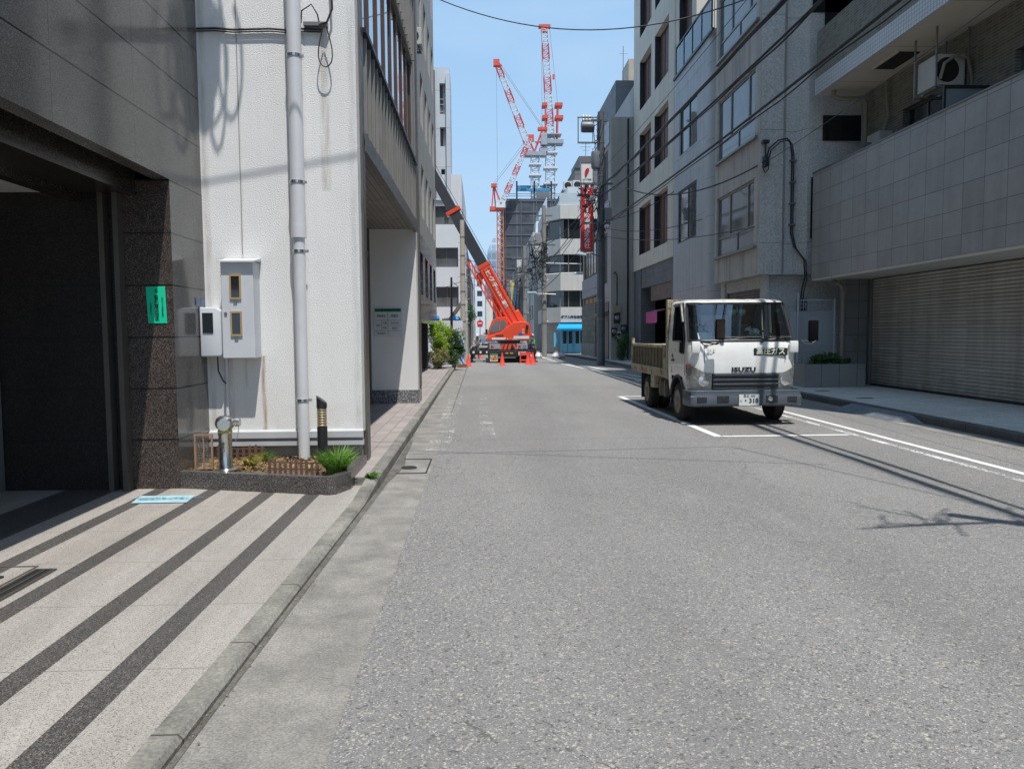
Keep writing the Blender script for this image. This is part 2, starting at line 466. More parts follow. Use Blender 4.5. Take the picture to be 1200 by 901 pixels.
nt.links.new(mx.outputs[2], bg.inputs[0]); bg.inputs[1].default_value = .15
sl = bpy.data.lights.new('sun', 'SUN'); sl.energy = 5.0; sl.angle = R(.53); sl.color = (1, .965, .92)
so = bpy.data.objects.new('sun', sl); col.objects.link(so)
so.rotation_euler = SUN.to_track_quat('Z', 'Y').to_euler(); so.location = (10, -20, 60)
scene.view_settings.view_transform = 'Standard'; scene.view_settings.look = 'None'
scene.view_settings.exposure = 0; scene.view_settings.gamma = 1
# ================================================================== GROUND
def asphalt():
    m, nt, b = new_mat('asphalt')
    v = coords(nt)
    big = noise(nt, scaled(nt, v, (1, .35, 1)), .55, 5, .6)
    base = ramp(nt, big, .3, .72, (.185, .181, .178), (.245, .240, .235))
    vo = nt.nodes.new('ShaderNodeTexVoronoi'); vo.inputs['Scale'].default_value = 150; L(nt, v, vo.inputs['Vector'])
    sep = nt.nodes.new('ShaderNodeSeparateColor'); L(nt, vo.outputs['Color'], sep.inputs[0])
    agg = ramp(nt, sep.outputs[0], 0, 1, (.40, .40, .41), (1.35, 1.33, 1.28))
    base = mixc(nt, .6, base, agg, 'MULTIPLY')
    hot = math_n(nt, 'GREATER_THAN', sep.outputs[1], .94)
    base = mixc(nt, math_n(nt, 'MULTIPLY', hot, .75), base, (.48, .45, .40))
    vo2 = nt.nodes.new('ShaderNodeTexVoronoi'); vo2.inputs['Scale'].default_value = 75; L(nt, v, vo2.inputs['Vector'])
    s2 = nt.nodes.new('ShaderNodeSeparateColor'); L(nt, vo2.outputs['Color'], s2.inputs[0])
    base = mixc(nt, math_n(nt, 'MULTIPLY', math_n(nt, 'GREATER_THAN', s2.outputs[0], .965), .5), base, (.5, .46, .38))
    base = mixc(nt, math_n(nt, 'MULTIPLY', math_n(nt, 'LESS_THAN', s2.outputs[1], .05), .6), base, (.05, .05, .05))
    # hairline cracks
    cr_ = nt.nodes.new('ShaderNodeTexVoronoi'); cr_.feature = 'DISTANCE_TO_EDGE'; cr_.inputs['Scale'].default_value = .22
    dv = nt.nodes.new('ShaderNodeVectorMath'); dv.operation = 'ADD'
    nn = nt.nodes.new('ShaderNodeTexNoise'); nn.inputs['Scale'].default_value = 2.2; nn.inputs['Detail'].default_value = 6
    L(nt, v, nn.inputs['Vector']); sc = nt.nodes.new('ShaderNodeVectorMath'); sc.operation = 'SCALE'; sc.inputs['Scale'].default_value = .9
    L(nt, nn.outputs['Color'], sc.inputs[0]); L(nt, v, dv.inputs[0]); L(nt, sc.outputs[0], dv.inputs[1]); L(nt, dv.outputs[0], cr_.inputs['Vector'])
    ck = math_n(nt, 'LESS_THAN', cr_.outputs['Distance'], .0016)
    ck = math_n(nt, 'MULTIPLY', ck, math_n(nt, 'GREATER_THAN', noise(nt, v, .4, 2), .5))
    base = mixc(nt, math_n(nt, 'MULTIPLY', ck, .55), base, (.05, .05, .05))
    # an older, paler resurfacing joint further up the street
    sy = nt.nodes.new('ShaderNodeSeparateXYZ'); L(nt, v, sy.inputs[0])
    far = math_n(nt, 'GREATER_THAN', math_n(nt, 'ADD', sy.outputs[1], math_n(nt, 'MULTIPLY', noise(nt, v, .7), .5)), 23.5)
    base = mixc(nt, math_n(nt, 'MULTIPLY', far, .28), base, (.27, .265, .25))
    ln = math_n(nt, 'LESS_THAN', math_n(nt, 'ABSOLUTE', math_n(nt, 'SUBTRACT', math_n(nt, 'ADD', sy.outputs[1], math_n(nt, 'MULTIPLY', noise(nt, v, 1.5), .25)), 11.6)), .012)
    ln = math_n(nt, 'MULTIPLY', ln, math_n(nt, 'LESS_THAN', sy.outputs[0], 2.6))
    base = mixc(nt, math_n(nt, 'MULTIPLY', ln, .5), base, (.05, .05, .05))
    # faint wheel tracks, oil spots and a patched trench
    tr = None
    for xc in (.9, 2.6, 4.6):
        d_ = math_n(nt, 'ABSOLUTE', math_n(nt, 'SUBTRACT', math_n(nt, 'ADD', sy.outputs[0], math_n(nt, 'MULTIPLY', noise(nt, scaled(nt, v, (1, .1, 1)), .8, 2), .5)), xc + .25))
        mr = nt.nodes.new('ShaderNodeMapRange'); mr.inputs[1].default_value = .1; mr.inputs[2].default_value = .55; mr.inputs[3].default_value = 1; mr.inputs[4].default_value = 0; L(nt, d_, mr.inputs[0])
        tr = mr.outputs[0] if tr is None else math_n(nt, 'MAXIMUM', tr, mr.outputs[0])
    base = mixc(nt, math_n(nt, 'MULTIPLY', tr, .13), base, (.12, .115, .11))
    st = ramp(nt, noise(nt, v, 1.3, 6, .7), .62, .74, (0, 0, 0), (1, 1, 1)); base = mixc(nt, math_n(nt, 'MULTIPLY', st, .22), base, (.11, .105, .1))
    st = ramp(nt, noise(nt, scaled(nt, v, (1, .25, 1)), .9, 6, .7), .58, .75, (0, 0, 0), (1, 1, 1)); base = mixc(nt, math_n(nt, 'MULTIPLY', st, .25), base, (.36, .35, .33))
    vs_ = nt.nodes.new('ShaderNodeTexVoronoi'); vs_.inputs['Scale'].default_value = 1.1; L(nt, v, vs_.inputs['Vector'])
    sp_ = math_n(nt, 'MULTIPLY', math_n(nt, 'LESS_THAN', vs_.outputs['Distance'], .035), .45); base = mixc(nt, sp_, base, (.07, .068, .065))
    L(nt, base, b.inputs['Base Color']); b.inputs['Roughness'].default_value = .82
    bn = nt.nodes.new('ShaderNodeBump'); bn.inputs['Strength'].default_value = .55; bn.inputs['Distance'].default_value = .006
    L(nt, vo.outputs['Distance'], bn.inputs['Height']); L(nt, bn.outputs[0], b.inputs['Normal'])
    return m
M['asphalt'] = asphalt()
M['earth'] = mat('distant_ground', (.18, .175, .165), .9, var=.15, vs=.05)
M['gutter'] = mat('gutter_concrete', (.285, .27, .245), .85, var=.26, vs=3.4, fine=.55, fs=90, streak=.2, bump=.3, bs=60, joints=[('Y', 1.8, .1, .006)], jc=(.2, .185, .16))
M['kerb'] = mat('kerb_stone', (.25, .24, .21), .85, var=.35, vs=3.2, fine=.45, fs=60, bump=.5, bs=50, joints=[('Y', .9, .25, .012)], jc=(.06, .06, .055))
M['kerb_dark'] = mat('dark_kerb_stone', (.10, .10, .095), .8, var=.2, vs=2, fine=.3, fs=60, joints=[('Y', .6, .25, .012)], jc=(.03, .03, .03))
M['brick_pave'] = mat('pinkish_brick_paving', (.37, .325, .305), .85, var=.08, vs=1.1, fine=.2, fs=70, tile=.18, tspec=(('X', .2, 0), ('Y', .3, 0)),
                      joints=[('X', .2, 0, .009), ('Y', .3, 0, .006)], jc=(.13, .11, .10))
M['tile_pave'] = mat('small_white_tile_paving', (.70, .68, .635), .8, var=.10, vs=.8, fine=.2, fs=50, tile=.12, tspec=(('X', .2, 0), ('Y', .3, 0)),
                     joints=[('X', .2, 0, .016), ('Y', .3, 0, .03)], jc=(.16, .155, .15), bump=.2)

def forecourt_mat():
    m, nt, b = new_mat('striped_granite_paving')
    v = coords(nt)
    def speck(c1, c2, c3, sc):
        vo = nt.nodes.new('ShaderNodeTexVoronoi'); vo.inputs['Scale'].default_value = sc; L(nt, v, vo.inputs['Vector'])
        s = nt.nodes.new('ShaderNodeSeparateColor'); L(nt, vo.outputs['Color'], s.inputs[0])
        x = ramp(nt, s.outputs[0], .2, .8, c1, c2)
        return mixc(nt, math_n(nt, 'GREATER_THAN', s.outputs[1], .9), x, c3)
    light = speck((.29, .272, .252), (.415, .39, .368), (.14, .13, .12), 240)
    dark = speck((.028, .027, .027), (.10, .095, .092), (.22, .19, .17), 240)
    sy = nt.nodes.new('ShaderNodeSeparateXYZ'); L(nt, v, sy.inputs[0])
    mk = None
    for x0, x1 in ((-1.745, -1.60), (-2.205, -2.06), (-2.79, -2.645), (-3.35, -3.20), (-4.25, -3.72)):  # outermost wide stripe: dark granite plus building shade painted in
        a = math_n(nt, 'MULTIPLY', math_n(nt, 'GREATER_THAN', sy.outputs[0], x0), math_n(nt, 'LESS_THAN', sy.outputs[0], x1))
        mk = a if mk is None else math_n(nt, 'MAXIMUM', mk, a)
    base = mixc(nt, mk, light, dark)
    base = mixc(nt, 1, base, ramp(nt, noise(nt, scaled(nt, v, (2.5, .3, 1)), 1.5, 6, .7), .3, .75, (.80, .78, .75), (1.12, 1.11, 1.08)), 'MULTIPLY')
    j = grid(nt, v, [('Y', .87, .10, .006)])
    base = mixc(nt, math_n(nt, 'MULTIPLY', j, .75), base, (.10, .085, .075))
    stain = ramp(nt, noise(nt, v, 2.2, 6, .75), .62, .8, (1, 1, 1), (.72, .70, .68))
    base = mixc(nt, 1, base, stain, 'MULTIPLY')
    L(nt, base, b.inputs['Base Color']); b.inputs['Roughness'].default_value = .62
    bn = nt.nodes.new('ShaderNodeBump'); bn.inputs['Strength'].default_value = .25; bn.inputs['Distance'].default_value = .004
    L(nt, noise(nt, v, 160, 2), bn.inputs['Height']); L(nt, bn.outputs[0], b.inputs['Normal'])
    return m
M['forecourt'] = forecourt_mat()

def sheet(name, poly, z, m, kind='structure', label=None):
    mb = MB(); mb.add([(x, y, z) for x, y in poly], [tuple(range(len(poly)))])
    return solo(name, mb, m, kind=kind, label=label)

def worn(name, hold=.32):
    m, nt, b = new_mat(name)
    v = coords(nt)
    n = noise(nt, v, 26, 6, .75)
    n2 = noise(nt, v, 1.8, 3)
    f = ramp(nt, math_n(nt, 'ADD', n, math_n(nt, 'MULTIPLY', math_n(nt, 'SUBTRACT', n2, .5), .5)), hold, hold + .07)
    paint = ramp(nt, noise(nt, v, 5, 4), .3, .7, (.60, .60, .58), (.76, .76, .74))
    L(nt, paint, b.inputs['Base Color']); b.inputs['Roughness'].default_value = .7
    tp = N(nt, 'ShaderNodeBsdfTransparent'); mx_ = N(nt, 'ShaderNodeMixShader')
    L(nt, f, mx_.inputs[0]); L(nt, tp.outputs[0], mx_.inputs[1]); L(nt, b.outputs[0], mx_.inputs[2]); L(nt, mx_.outputs[0], nt.nodes['Material Output'].inputs[0])
    return m
M['line'] = worn('worn_white_road_paint', .30); M['line_old'] = worn('old_white_road_paint', .46)

sheet('ground', [(-1500, -1500), (1500, -1500), (1500, 1500), (-1500, 1500)], -.04, M['earth'])
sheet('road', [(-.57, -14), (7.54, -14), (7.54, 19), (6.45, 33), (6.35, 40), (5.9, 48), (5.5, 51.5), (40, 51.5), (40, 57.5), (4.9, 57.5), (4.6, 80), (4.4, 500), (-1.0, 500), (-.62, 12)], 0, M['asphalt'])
sheet('gutter', [(-1.55, -14), (-.57, -14), (-.615, 12), (-.8, 60), (-1.2, 60), (-1.21, 36), (-1.09, 12), (-1.09, 8)], .003, M['gutter'])
M['grime'] = mat('kerbside_grit', (.15, .14, .12), .95, var=.35, vs=3, fine=.6, fs=80)
sheet('grit_strip', [(-1.519, -14), (-1.48, -14), (-1.29, -4), (-1.19, 0), (-1.152, 3), (-1.075, 6), (-1.02, 8.2), (-.94, 9.2), (-1.0, 10), (-1.02, 11.0), (-1.079, 12), (-1.079, 8)], .0065, M['grime'])
# left kerb: low in front of the forecourt, stepping up beyond it
mb = MB()
prof = [(-14, .045), (7.1, .045), (8.1, .13), (36, .13)]
for (ya, za), (yb, zb) in zip(prof[:-1], prof[1:]):
    xa = -1.05; w_ = .125
    vs = []
    for y, z in ((ya, za), (yb, zb)):
        xs = -1.08 + .02 * (y - 8) if y < 8 else -1.08 if y < 12 else -1.08 - .12 * (y - 12) / 24
        vs += [(xs - w_, y, -.03), (xs - w_, y, z), (xs - .02, y, z), (xs, y, z - .02), (xs, y, -.03)]
    mb.add(vs, [(0, 1, 6, 5), (1, 2, 7, 6), (2, 3, 8, 7), (3, 4, 9, 8), (0, 4, 3, 2, 1), (5, 6, 7, 8, 9)])
mb.box(-1.33, -1.20, 7.93, 7.958, .0, .114)
solo('kerb', mb, M['kerb'], kind='structure')
sheet('forecourt', [(-9, -8), (-1.52, -8), (-1.199, 7.95), (-9, 7.95)], .035, M['forecourt'])
mb = MB()
mb.add([(-6, 7.96, .115), (-1.199, 7.96, .115), (-1.37, 36, .115), (-6, 36, .115)], [(0, 1, 2, 3)])
solo('pavement', mb, M['brick_pave'], kind='structure')
# right pavement and kerb
KR = [(7.54, -14), (7.54, 19), (6.45, 33), (6.35, 40), (5.9, 48), (5.5, 51.5)]
mb = MB()
for (xa, ya), (xb, yb) in zip(KR[:-1], KR[1:]):
    if ya > 47: continue
    mb.add([(xa + .15, ya, .13), (14, ya, .13), (14, yb, .13), (xb + .15, yb, .13)], [(0, 1, 2, 3)])
solo('pavement', mb, M['tile_pave'], kind='structure')
mb = MB()
for (xa, ya), (xb, yb) in zip(KR[:-1], KR[1:]):
    vs = []
    for x, y in ((xa, ya), (xb, yb)):
        vs += [(x, y, -.03), (x + .01, y, .12), (x + .03, y, .137), (x + .152, y, .137), (x + .152, y, -.03)]
    mb.add(vs, [(0, 1, 6, 5), (1, 2, 7, 6), (2, 3, 8, 7), (3, 4, 9, 8), (0, 4, 3, 2, 1), (5, 6, 7, 8, 9)])
solo('kerb', mb, M['kerb_dark'], kind='structure')
sheet('gutter', [(7.1, -14), (7.535, -14), (7.535, 19), (6.45, 33), (6.35, 40), (6.0, 40), (6.05, 33), (7.1, 19)], .004, M['gutter'])
# painted markings
def strip(mb, p, q, w_, z=.0045):
    p, q = Vector((*p, z)), Vector((*q, z)); d = (q - p).normalized(); a = Vector((-d.y, d.x, 0)) * w_ / 2
    mb.quad(p - a, q - a, q + a, p + a)
mb = MB()
strip(mb, (3.42, 18.95), (3.585, 11.45), .13); strip(mb, (3.66, 11.5), (5.62, 11.5), .12); strip(mb, (3.50, 18.9), (4.5, 18.9), .14)
solo('parking_bay_marking', mb, M['line'], kind='structure')
mb = MB()
strip(mb, (6.0, -14), (5.98, 16), .11); strip(mb, (5.98, 16), (5.2, 26.3), .13); strip(mb, (5.2, 26.3), (4.1, 39), .14); strip(mb, (4.1, 39), (3.8, 55), .14)
solo('edge_line_marking', mb, M['line'], kind='structure')
mb = MB()
strip(mb, (5.70, 6.5), (5.69, 16), .10); strip(mb, (5.69, 16), (5.0, 25.3), .12); strip(mb, (5.62, 27), (4.9, 36), .3)
solo('edge_line_marking', mb, M['line_old'], kind='structure')

M['scuff'] = worn('scuffed_white_paint_remains', .57)
mb = MB()
mb.quad((-.78, 10.4, .0075), (-.45, 10.4, .0075), (-.5, 20, .0075), (-.8, 20, .0075)); mb.quad((-.05, 12, .0075), (.2, 12, .0075), (.1, 19, .0075), (-.08, 19, .0075))
solo('scuffed_road_marking', mb, M['scuff'], kind='structure')
# small things set in the ground
t = thing('drain_cover', (-.88, 9.1, .004), 'small dark round drain cover in the left gutter by the planter', 'drain cover')
mb = MB(); mb.lathe([(0, .012), (.085, .012), (.095, .006), (.095, 0)][::-1], (-.88, 9.1, .004), 20); part('lid', mb, M['rubber'], t)
mb = MB()
for a, b_, c, d in ((-1.0, -.66, 8.72, 8.735), (-.66, -.645, 8.72, 9.7), (-1.0, -.66, 9.7, 9.715)): mb.box(a, b_, c, d, .004, .012)
part('slab_frame', mb, M['rubber'], t)
t = thing('floor_plate', (-2.98, 7.35, .04), 'pale blue rectangular notice plate on the striped forecourt paving', 'notice plate')
M['blue_plate'] = mat('pale_blue_plate', (.36, .56, .62), .5, var=.18, vs=9)
mb = MB(); mb.add([(-3.28, 7.2, .043), (-2.77, 7.2, .043), (-2.80, 7.52, .043), (-3.33, 7.52, .043)], [(0, 1, 2, 3)]); part('plate', mb, M['blue_plate'], t)
text('lettering', 'この付近は駐車ご遠慮ください\n関係者以外立入禁止', .055, mat('plate_ink', (.16, .30, .36), .6), t, (-3.03, 7.36, .046), rx=0, ext=.0005)
t = thing('drain_grate', (-2.9, 4.7, .036), 'long narrow dark slot drain grate in the forecourt paving', 'drain grate')
mb = MB(); mb.box(-2.98, -2.88, 3.6, 5.15, .036, .040); part('slot', mb, M['dark_void'], t)
mb = MB(); mb.box(-3.0, -2.98, 3.6, 5.17, .036, .048); mb.box(-2.88, -2.86, 3.6, 5.17, .036, .048); mb.box(-2.98, -2.88, 5.15, 5.17, .036, .048)
mb.box(-2.937, -2.923, 3.6, 5.15, .041, .047)
part('frame', mb, M['steel_dark'], t)
M['hatch'] = mat('steel_hatch_edge', (.12, .10, .09), .5, var=.1)
t = thing('floor_hatch', (-3.75, 4.9, .036), 'square paved hatch with two small round lifting holes in forecourt', 'floor hatch')
mb = MB()
for a, b_, c, d in ((-4.3, -3.03, 4.35, 4.36), (-4.3, -3.03, 5.25, 5.26), (-3.04, -3.03, 4.36, 5.25), (-4.3, -4.29, 4.36, 5.25)): mb.box(a, b_, c, d, .036, .042)
part('frame', mb, M['hatch'], t)
mb = MB(); mb.lathe([(.0, .042), (.03, .042), (.03, .036)][::-1], (-3.15, 5.02, 0), 14); mb.lathe([(.0, .042), (.022, .042), (.022, .036)][::-1], (-3.25, 4.6, 0), 14)
part('lifting_hole', mb, M['rubber'], t)
# kerb ramp plates on the right
t = thing('kerb_ramp', (7.38, 14.2, 0), 'grey chequered metal kerb ramp lying in the right gutter', 'kerb ramp')
M['chequer'] = mat('chequer_plate', (.26, .28, .31), .45, .5, var=.15, vs=6, fine=.4, fs=45, bump=.8, bs=70)
mb = MB(); mb.prism([(7.14, .006), (7.53, .12), (7.53, .006)], 'Y', 13.15, 15.3)
mb.add([(7.14, 13.15, .006), (7.53, 13.15, .12), (7.53, 12.75, .006)], [(0, 1, 2)]); mb.add([(7.14, 15.3, .006), (7.53, 15.3, .12), (7.53, 15.7, .006)], [(0, 1, 2)])
part('plate', mb, M['chequer'], t)
for (x, y) in ((8.3, 16.3), (8.3, 18.4)):
    t = thing('pavement_cover', (x, y, .13), 'thin dark rectangular cover let into the right pavement ' + ('before the closed shutter' if y < 17 else 'beside the granite planter'), 'access cover')
    mb = MB(); mb.box(x - .16, x + .16, y - .08, y + .08, .13, .137); part('lid', mb, M['kerb_dark'], t)

# ================================================================== LEFT: dark granite building
GJ = [('Z', .52, .54, .016)]
M['gran_face'] = granite('polished_grey_granite', (.06, .058, .055), (.135, .13, .124), (.22, .215, .205), 300, .13, joints=GJ + [('Y', 1.35, .42, .005)])
M['gran_dark'] = granite('polished_brown_black_granite', (.012, .010, .009), (.075, .058, .05), (.20, .155, .135), 190, .32, joints=GJ + [('X', .95, -.1, .004)])
M['gran_plain'] = granite('dark_granite_lintel', (.012, .011, .010), (.034, .030, .027), (.08, .07, .06), 170, .25, joints=[('Y', 1.25, .3, .008)])
M['ceiling'] = mat('white_ceiling_panel', (.62, .61, .58), .7, var=.04)
B1 = thing('granite_building', (-6, 2, 0), 'dark polished granite building with open garage bay at far left', 'building')
mb = MB()
mb.box(-3.66, -3.1, 7.9, 8.795, 0, 3.148)          # end pier
part('pier', mb, M['gran_dark'], B1)
M['gran_in'] = granite('painted_shade_granite', (.004, .0035, .003), (.022, .018, .016), (.06, .05, .045), 190, .4, joints=GJ + [('X', .95, -.1, .004)])  # pier granite again, darkened: the garage shade is put into the colour
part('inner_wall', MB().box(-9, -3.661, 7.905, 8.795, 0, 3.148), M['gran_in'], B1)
mb = MB(); mb.quad((-3.098, 7.9, 0), (-3.098, 8.795, 0), (-3.098, 8.795, 3.15), (-3.098, 7.9, 3.15)); part('pier_facing', mb, M['gran_face'], B1, fixn=False)
mb = MB(); mb.box(-9, -3.1, -8, 8.795, 3.30, 14); mb.box(-3.26, -3.1, -8, 8.795, 3.15, 3.30)
part('wall', mb, M['gran_face'], B1)
mb = MB(); mb.box(-3.95, -3.43, -8, 7.898, 3.0, 3.297); mb.box(-3.50, -3.42, -8, 7.898, 2.985, 3.02); mb.box(-4.08, -3.95, -8, 7.898, 2.93, 3.1)
part('lintel', mb, M['gran_plain'], B1)
mb = MB(); mb.box(-9, -4.08, -8, 7.898, 3.02, 3.2); part('ceiling', mb, M['ceiling'], B1)
mb = MB(); mb.box(-9.2, -9, -8, 8.8, 0, 14); part('back_wall', mb, M['gran_plain'], B1)
f = MB()
for x in (-3.73, -3.59): f.box(x - .025, x + .025, 7.78, 7.897, .036, 2.998)
part('guide_rail', f, M['steel_dark'], B1)
mb = MB(); mb.box(-5.9, -4.84, 7.62, 7.897, .036, 2.1); part('door_post', mb, mat('grey_post', (.20, .20, .20), .5), B1)
t = part('downlight', MB().lathe([(.0, 2.99), (.12, 2.99), (.15, 3.0), (.15, 3.019)][::-1], (-4.62, 7.3, 0), 24), M['steel'], B1, smooth=True)

# green poster on the pier
t = thing('poster', (-3.38, 7.89, 1.9), 'bright green vertical paper notice stuck on the dark granite pier', 'poster')
M['poster'] = mat('green_paper', (.0, .62, .33), .6, var=.03)
mb = MB(); mb.add([(-3.352, 7.893, 1.72), (-3.165, 7.893, 1.72), (-3.175, 7.893, 2.09), (-3.365, 7.893, 2.085)], [(0, 1, 2, 3)]); part('sheet', mb, M['poster'], t, fixn=False)
text('lettering', '警\n戒\n重\n点\n地\n区', .042, M['ink'], t, (-3.262, 7.889, 1.87), ext=.0005, bold=.001)
text('lettering', '防\n犯\nカ\nメ\nラ\n作\n動\n中\n警\n視\n庁', .018, M['ink'], t, (-3.205, 7.889, 1.88), ext=.0005)
text('lettering', '不\n審\n者\nを\n見\nた\nら', .018, M['ink'], t, (-3.32, 7.889, 1.86), ext=.0005)
mb = MB()
for k in range(6):
    a = R(60 * k); mb.bar((-3.262, 7.889, 2.045), (-3.262 + .018 * math.cos(a), 7.889, 2.045 + .018 * math.sin(a)), .006, .002)
part('emblem', mb, M['ink'], t)
t = thing('address_plate', (-3.09, 8.68, 2.0), 'small dark blue address tiles on the granite corner above meter', 'address plate')
mb = MB(); mb.box(-3.096, -3.088, 8.5, 8.62, 1.92, 2.0); mb.box(-3.096, -3.088, 8.64, 8.76, 1.92, 2.0); part('tile', mb, mat('blue_tile', (.06, .12, .22), .3), t)
mb = MB(); mb.box(-3.096, -3.088, 8.6, 8.7, 1.86, 1.91); mb.box(-3.096, -3.088, 8.62, 8.70, 1.75, 1.85); part('tile', mb, mat('pale_tile', (.35, .42, .5), .3), t)

# ================================================================== LEFT: white roughcast building
B2 = thing('white_building', (-4, 12, 0), 'white roughcast building with brown panelled upper storeys overhanging the pavement', 'building')
F2 = Face('E', -1.37)
M['rib'] = mat('ribbed_brown_panel', (.245, .232, .212), .45, .25, var=.08, vs=1.2, streak=.35)
M['soffit'] = mat('soffit_slats', (.22, .20, .18), .6, var=.06, joints=[('X', .1, 0, .012)], jc=(.06, .055, .05))
mb = MB(); mb.box(-9, -1.37, 8.8, 9.12, .48, 14); part('wall', mb, M['white_stained'], B2)
mb = MB(); mb.box(-2.178, -2.172, 8.792, 8.80, .48, 14)
part('wall_joint', MB().box(-2.672, -2.664, 8.794, 8.802, 2.5, 14), mat('wall_joint_sealant', (.30, .29, .27), .8), B2)
mb = MB(); mb.box(-8.9, -1.40, 8.83, 9.1, .1, .48); part('plinth', mb, M['concrete'], B2)
mb = MB(); mb.prism([(8.80, .52), (8.74, .50), (8.74, .43), (8.78, .40), (8.80, .40)], 'X', -3.09, -1.36); mb.box(-3.09, -1.355, 8.755, 8.80, .34, .398)
part('base_trim', mb, mat('grey_base_trim', (.46, .47, .48), .4, var=.08, vs=4), B2)
mb = MB(); mb.box(-1.39, -1.345, 9.0, 9.2, .12, 14); mb.box(-1.40, -1.35, 9.2, 9.26, .12, 3.87); part('corner_trim', mb, M['steel_dark'], B2)
# overhanging storeys
mb = MB()
floors = [(5.15, 7.1), (8.5, 10.4), (11.7, 13.4)]
face_wall(mb, F2, 9.2, 16.4, 3.86, 14, [(9.35, 16.15, a, b_) for a, b_ in floors], .12)
mb.quad((-1.37, 16.4, 3.86), (-8, 16.4, 3.86), (-8, 16.4, 14), (-1.37, 16.4, 14)); mb.quad((-8, 8.8, 14), (-1.37, 8.8, 14), (-1.37, 16.4, 14), (-8, 16.4, 14))
part('panelled_wall', mb, M['rib'], B2, fixn=False)
y = 9.35; k = 0
while y < 16.4:
    w_ = .03 if k % 2 else .05
    for a, b_ in ((3.95, 5.05), (7.15, 8.45), (10.45, 11.65)): part('panel_rib', MB().box(-1.37, -1.325, y - w_ / 2, y + w_ / 2, a, b_), M['rib'], B2)
    y += .34; k += 1
for a, b_ in floors:
    part('window_sill', MB().box(-1.38, -1.30, 9.2, 16.35, a - .07, a - .015), M['black'], B2)
    window(B2, F2, 9.35, 16.15, a, b_, 8, M['bronze'], M['pane_blue'], d=.04, fw=.09)
mb = MB(); mb.box(-8, -1.34, 9.2, 16.4, 3.79, 3.858); part('soffit', mb, M['soffit'], B2)
mb = MB(); mb.box(-1.40, -1.325, 9.2, 16.42, 3.72, 3.93); part('fascia', mb, M['steel_dark'], B2)
mb = MB(); mb.box(-2.7, -1.37, 16.42, 17.05, .40, 3.79); part('pier', mb, M['white_rough'], B2)
mb = MB(); mb.box(-2.72, -1.34, 16.40, 17.07, .115, .40); part('pier_base', mb, granite('grey_marble_base', (.10, .105, .11), (.2, .2, .21), (.4, .4, .4), 60, .25), B2)
part('pier_trim', MB().box(-1.38, -1.335, 16.8, 17.1, .42, 14), M['steel_dark'], B2)
# recessed glazed entrance
mb = MB(); mb.box(-8, -2.42, 9.12, 16.42, .115, .118); part('entrance_floor', mb, M['gran_plain'], B2)
mb = MB()
for y in (9.2, 11.0, 12.8, 14.6, 16.3): mb.box(-2.42, -2.33, y - .05, y + .05, .12, 3.78)
mb.box(-2.41, -2.34, 9.2, 16.4, 3.2, 3.3); mb.box(-2.41, -2.34, 9.2, 16.4, .12, .22)
fr = part('entrance_frame', mb, M['steel_dark'], B2)
part('pane', MB().quad((-2.38, 9.2, .12), (-2.38, 16.4, .12), (-2.38, 16.4, 3.78), (-2.38, 9.2, 3.78)), M['pane_dark'], fr, fixn=False)

t = thing('downpipe', (-2.0, 8.66, 0), 'thick pale grey downpipe strapped to the white roughcast wall', 'downpipe')
mb = MB(); mb.tube([(-2.008, 8.66, .2), (-2.008, 8.66, 2.72)], .064, 20); mb.tube([(-2.008, 8.66, 2.70), (-2.008, 8.66, 9)], .078, 20); mb.tube([(-2.008, 8.66, 2.66), (-2.008, 8.66, 2.80)], .083, 20)
part('pipe', mb, M['pvc'], t, smooth=True)
for z in (.85, 2.5, 3.25, 4.6, 6.2):
    mb = MB(); q_ = .079 if z > 2.7 else .065; mb.lathe([(q_, z), (q_ + .006, z), (q_ + .006, z + .03), (q_, z + .03)], (-2.008, 8.66, 0), 20)
    mb.box(-1.945, -1.905, 8.655, 8.665, z, z + .03); mb.box(-2.02, -1.99, 8.74, 8.80, z + .005, z + .03)
    part('clamp', mb, M['steel'], t)

# meter boxes
t = thing('meter_box', (-2.78, 8.67, 1.3), 'tall grey meter cabinet with two framed inspection windows on the white wall', 'meter box')
mb = MB(); mb.box(-2.84, -2.49, 8.55, 8.798, 1.34, 2.40); part('cabinet', mb, M['grey_box'], t, bevel=.008)
mb = MB(); mb.prism([(8.50, 2.40), (8.798, 2.45), (8.798, 2.415), (8.50, 2.385)], 'X', -2.865, -2.465); part('canopy', mb, M['grey_box'], t)
M['brass'] = mat('brass_frame', (.60, .42, .20), .35, .5)
for z in (2.02, 1.62):
    mb = MB()
    a, b_, c, d = -2.745, -2.62, z - .035, z + .235
    mb.box(a, b_, 8.535, 8.548, c, c + .02); mb.box(a, b_, 8.535, 8.548, d - .02, d); mb.box(a, a + .018, 8.535, 8.548, c + .02, d - .02); mb.box(b_ - .018, b_, 8.535, 8.548, c + .02, d - .02)
    fr = part('window', mb, M['brass'], t)
    part('pane', MB().box(a + .018, b_ - .018, 8.542, 8.548, c + .02, d - .02), M['pane_dark'], fr)
    part('latch', MB().box(-2.705, -2.665, 8.535, 8.548, c - .03, c - .012), M['alu'], t)
part('lock', MB().lathe([(.017, 8.54), (.017, 8.55)], (-2.795, 0, 1.83), 14, 'Y'), M['alu'], t)
t = thing('electricity_meter', (-3.03, 8.7, 1.3), 'small rounded pale grey meter housing half behind the granite corner', 'electricity meter')
mb = MB(); mb.prism([(-3.09, 1.36), (-2.875, 1.36), (-2.86, 1.38), (-2.86, 1.86), (-2.91, 1.90), (-3.09, 1.90)], 'Y', 8.58, 8.798); part('housing', mb, M['grey_box'], t, bevel=.02, seg=3, smooth=True)
part('display', MB().box(-3.06, -2.945, 8.572, 8.582, 1.62, 1.84), M['pane_dark'], t)
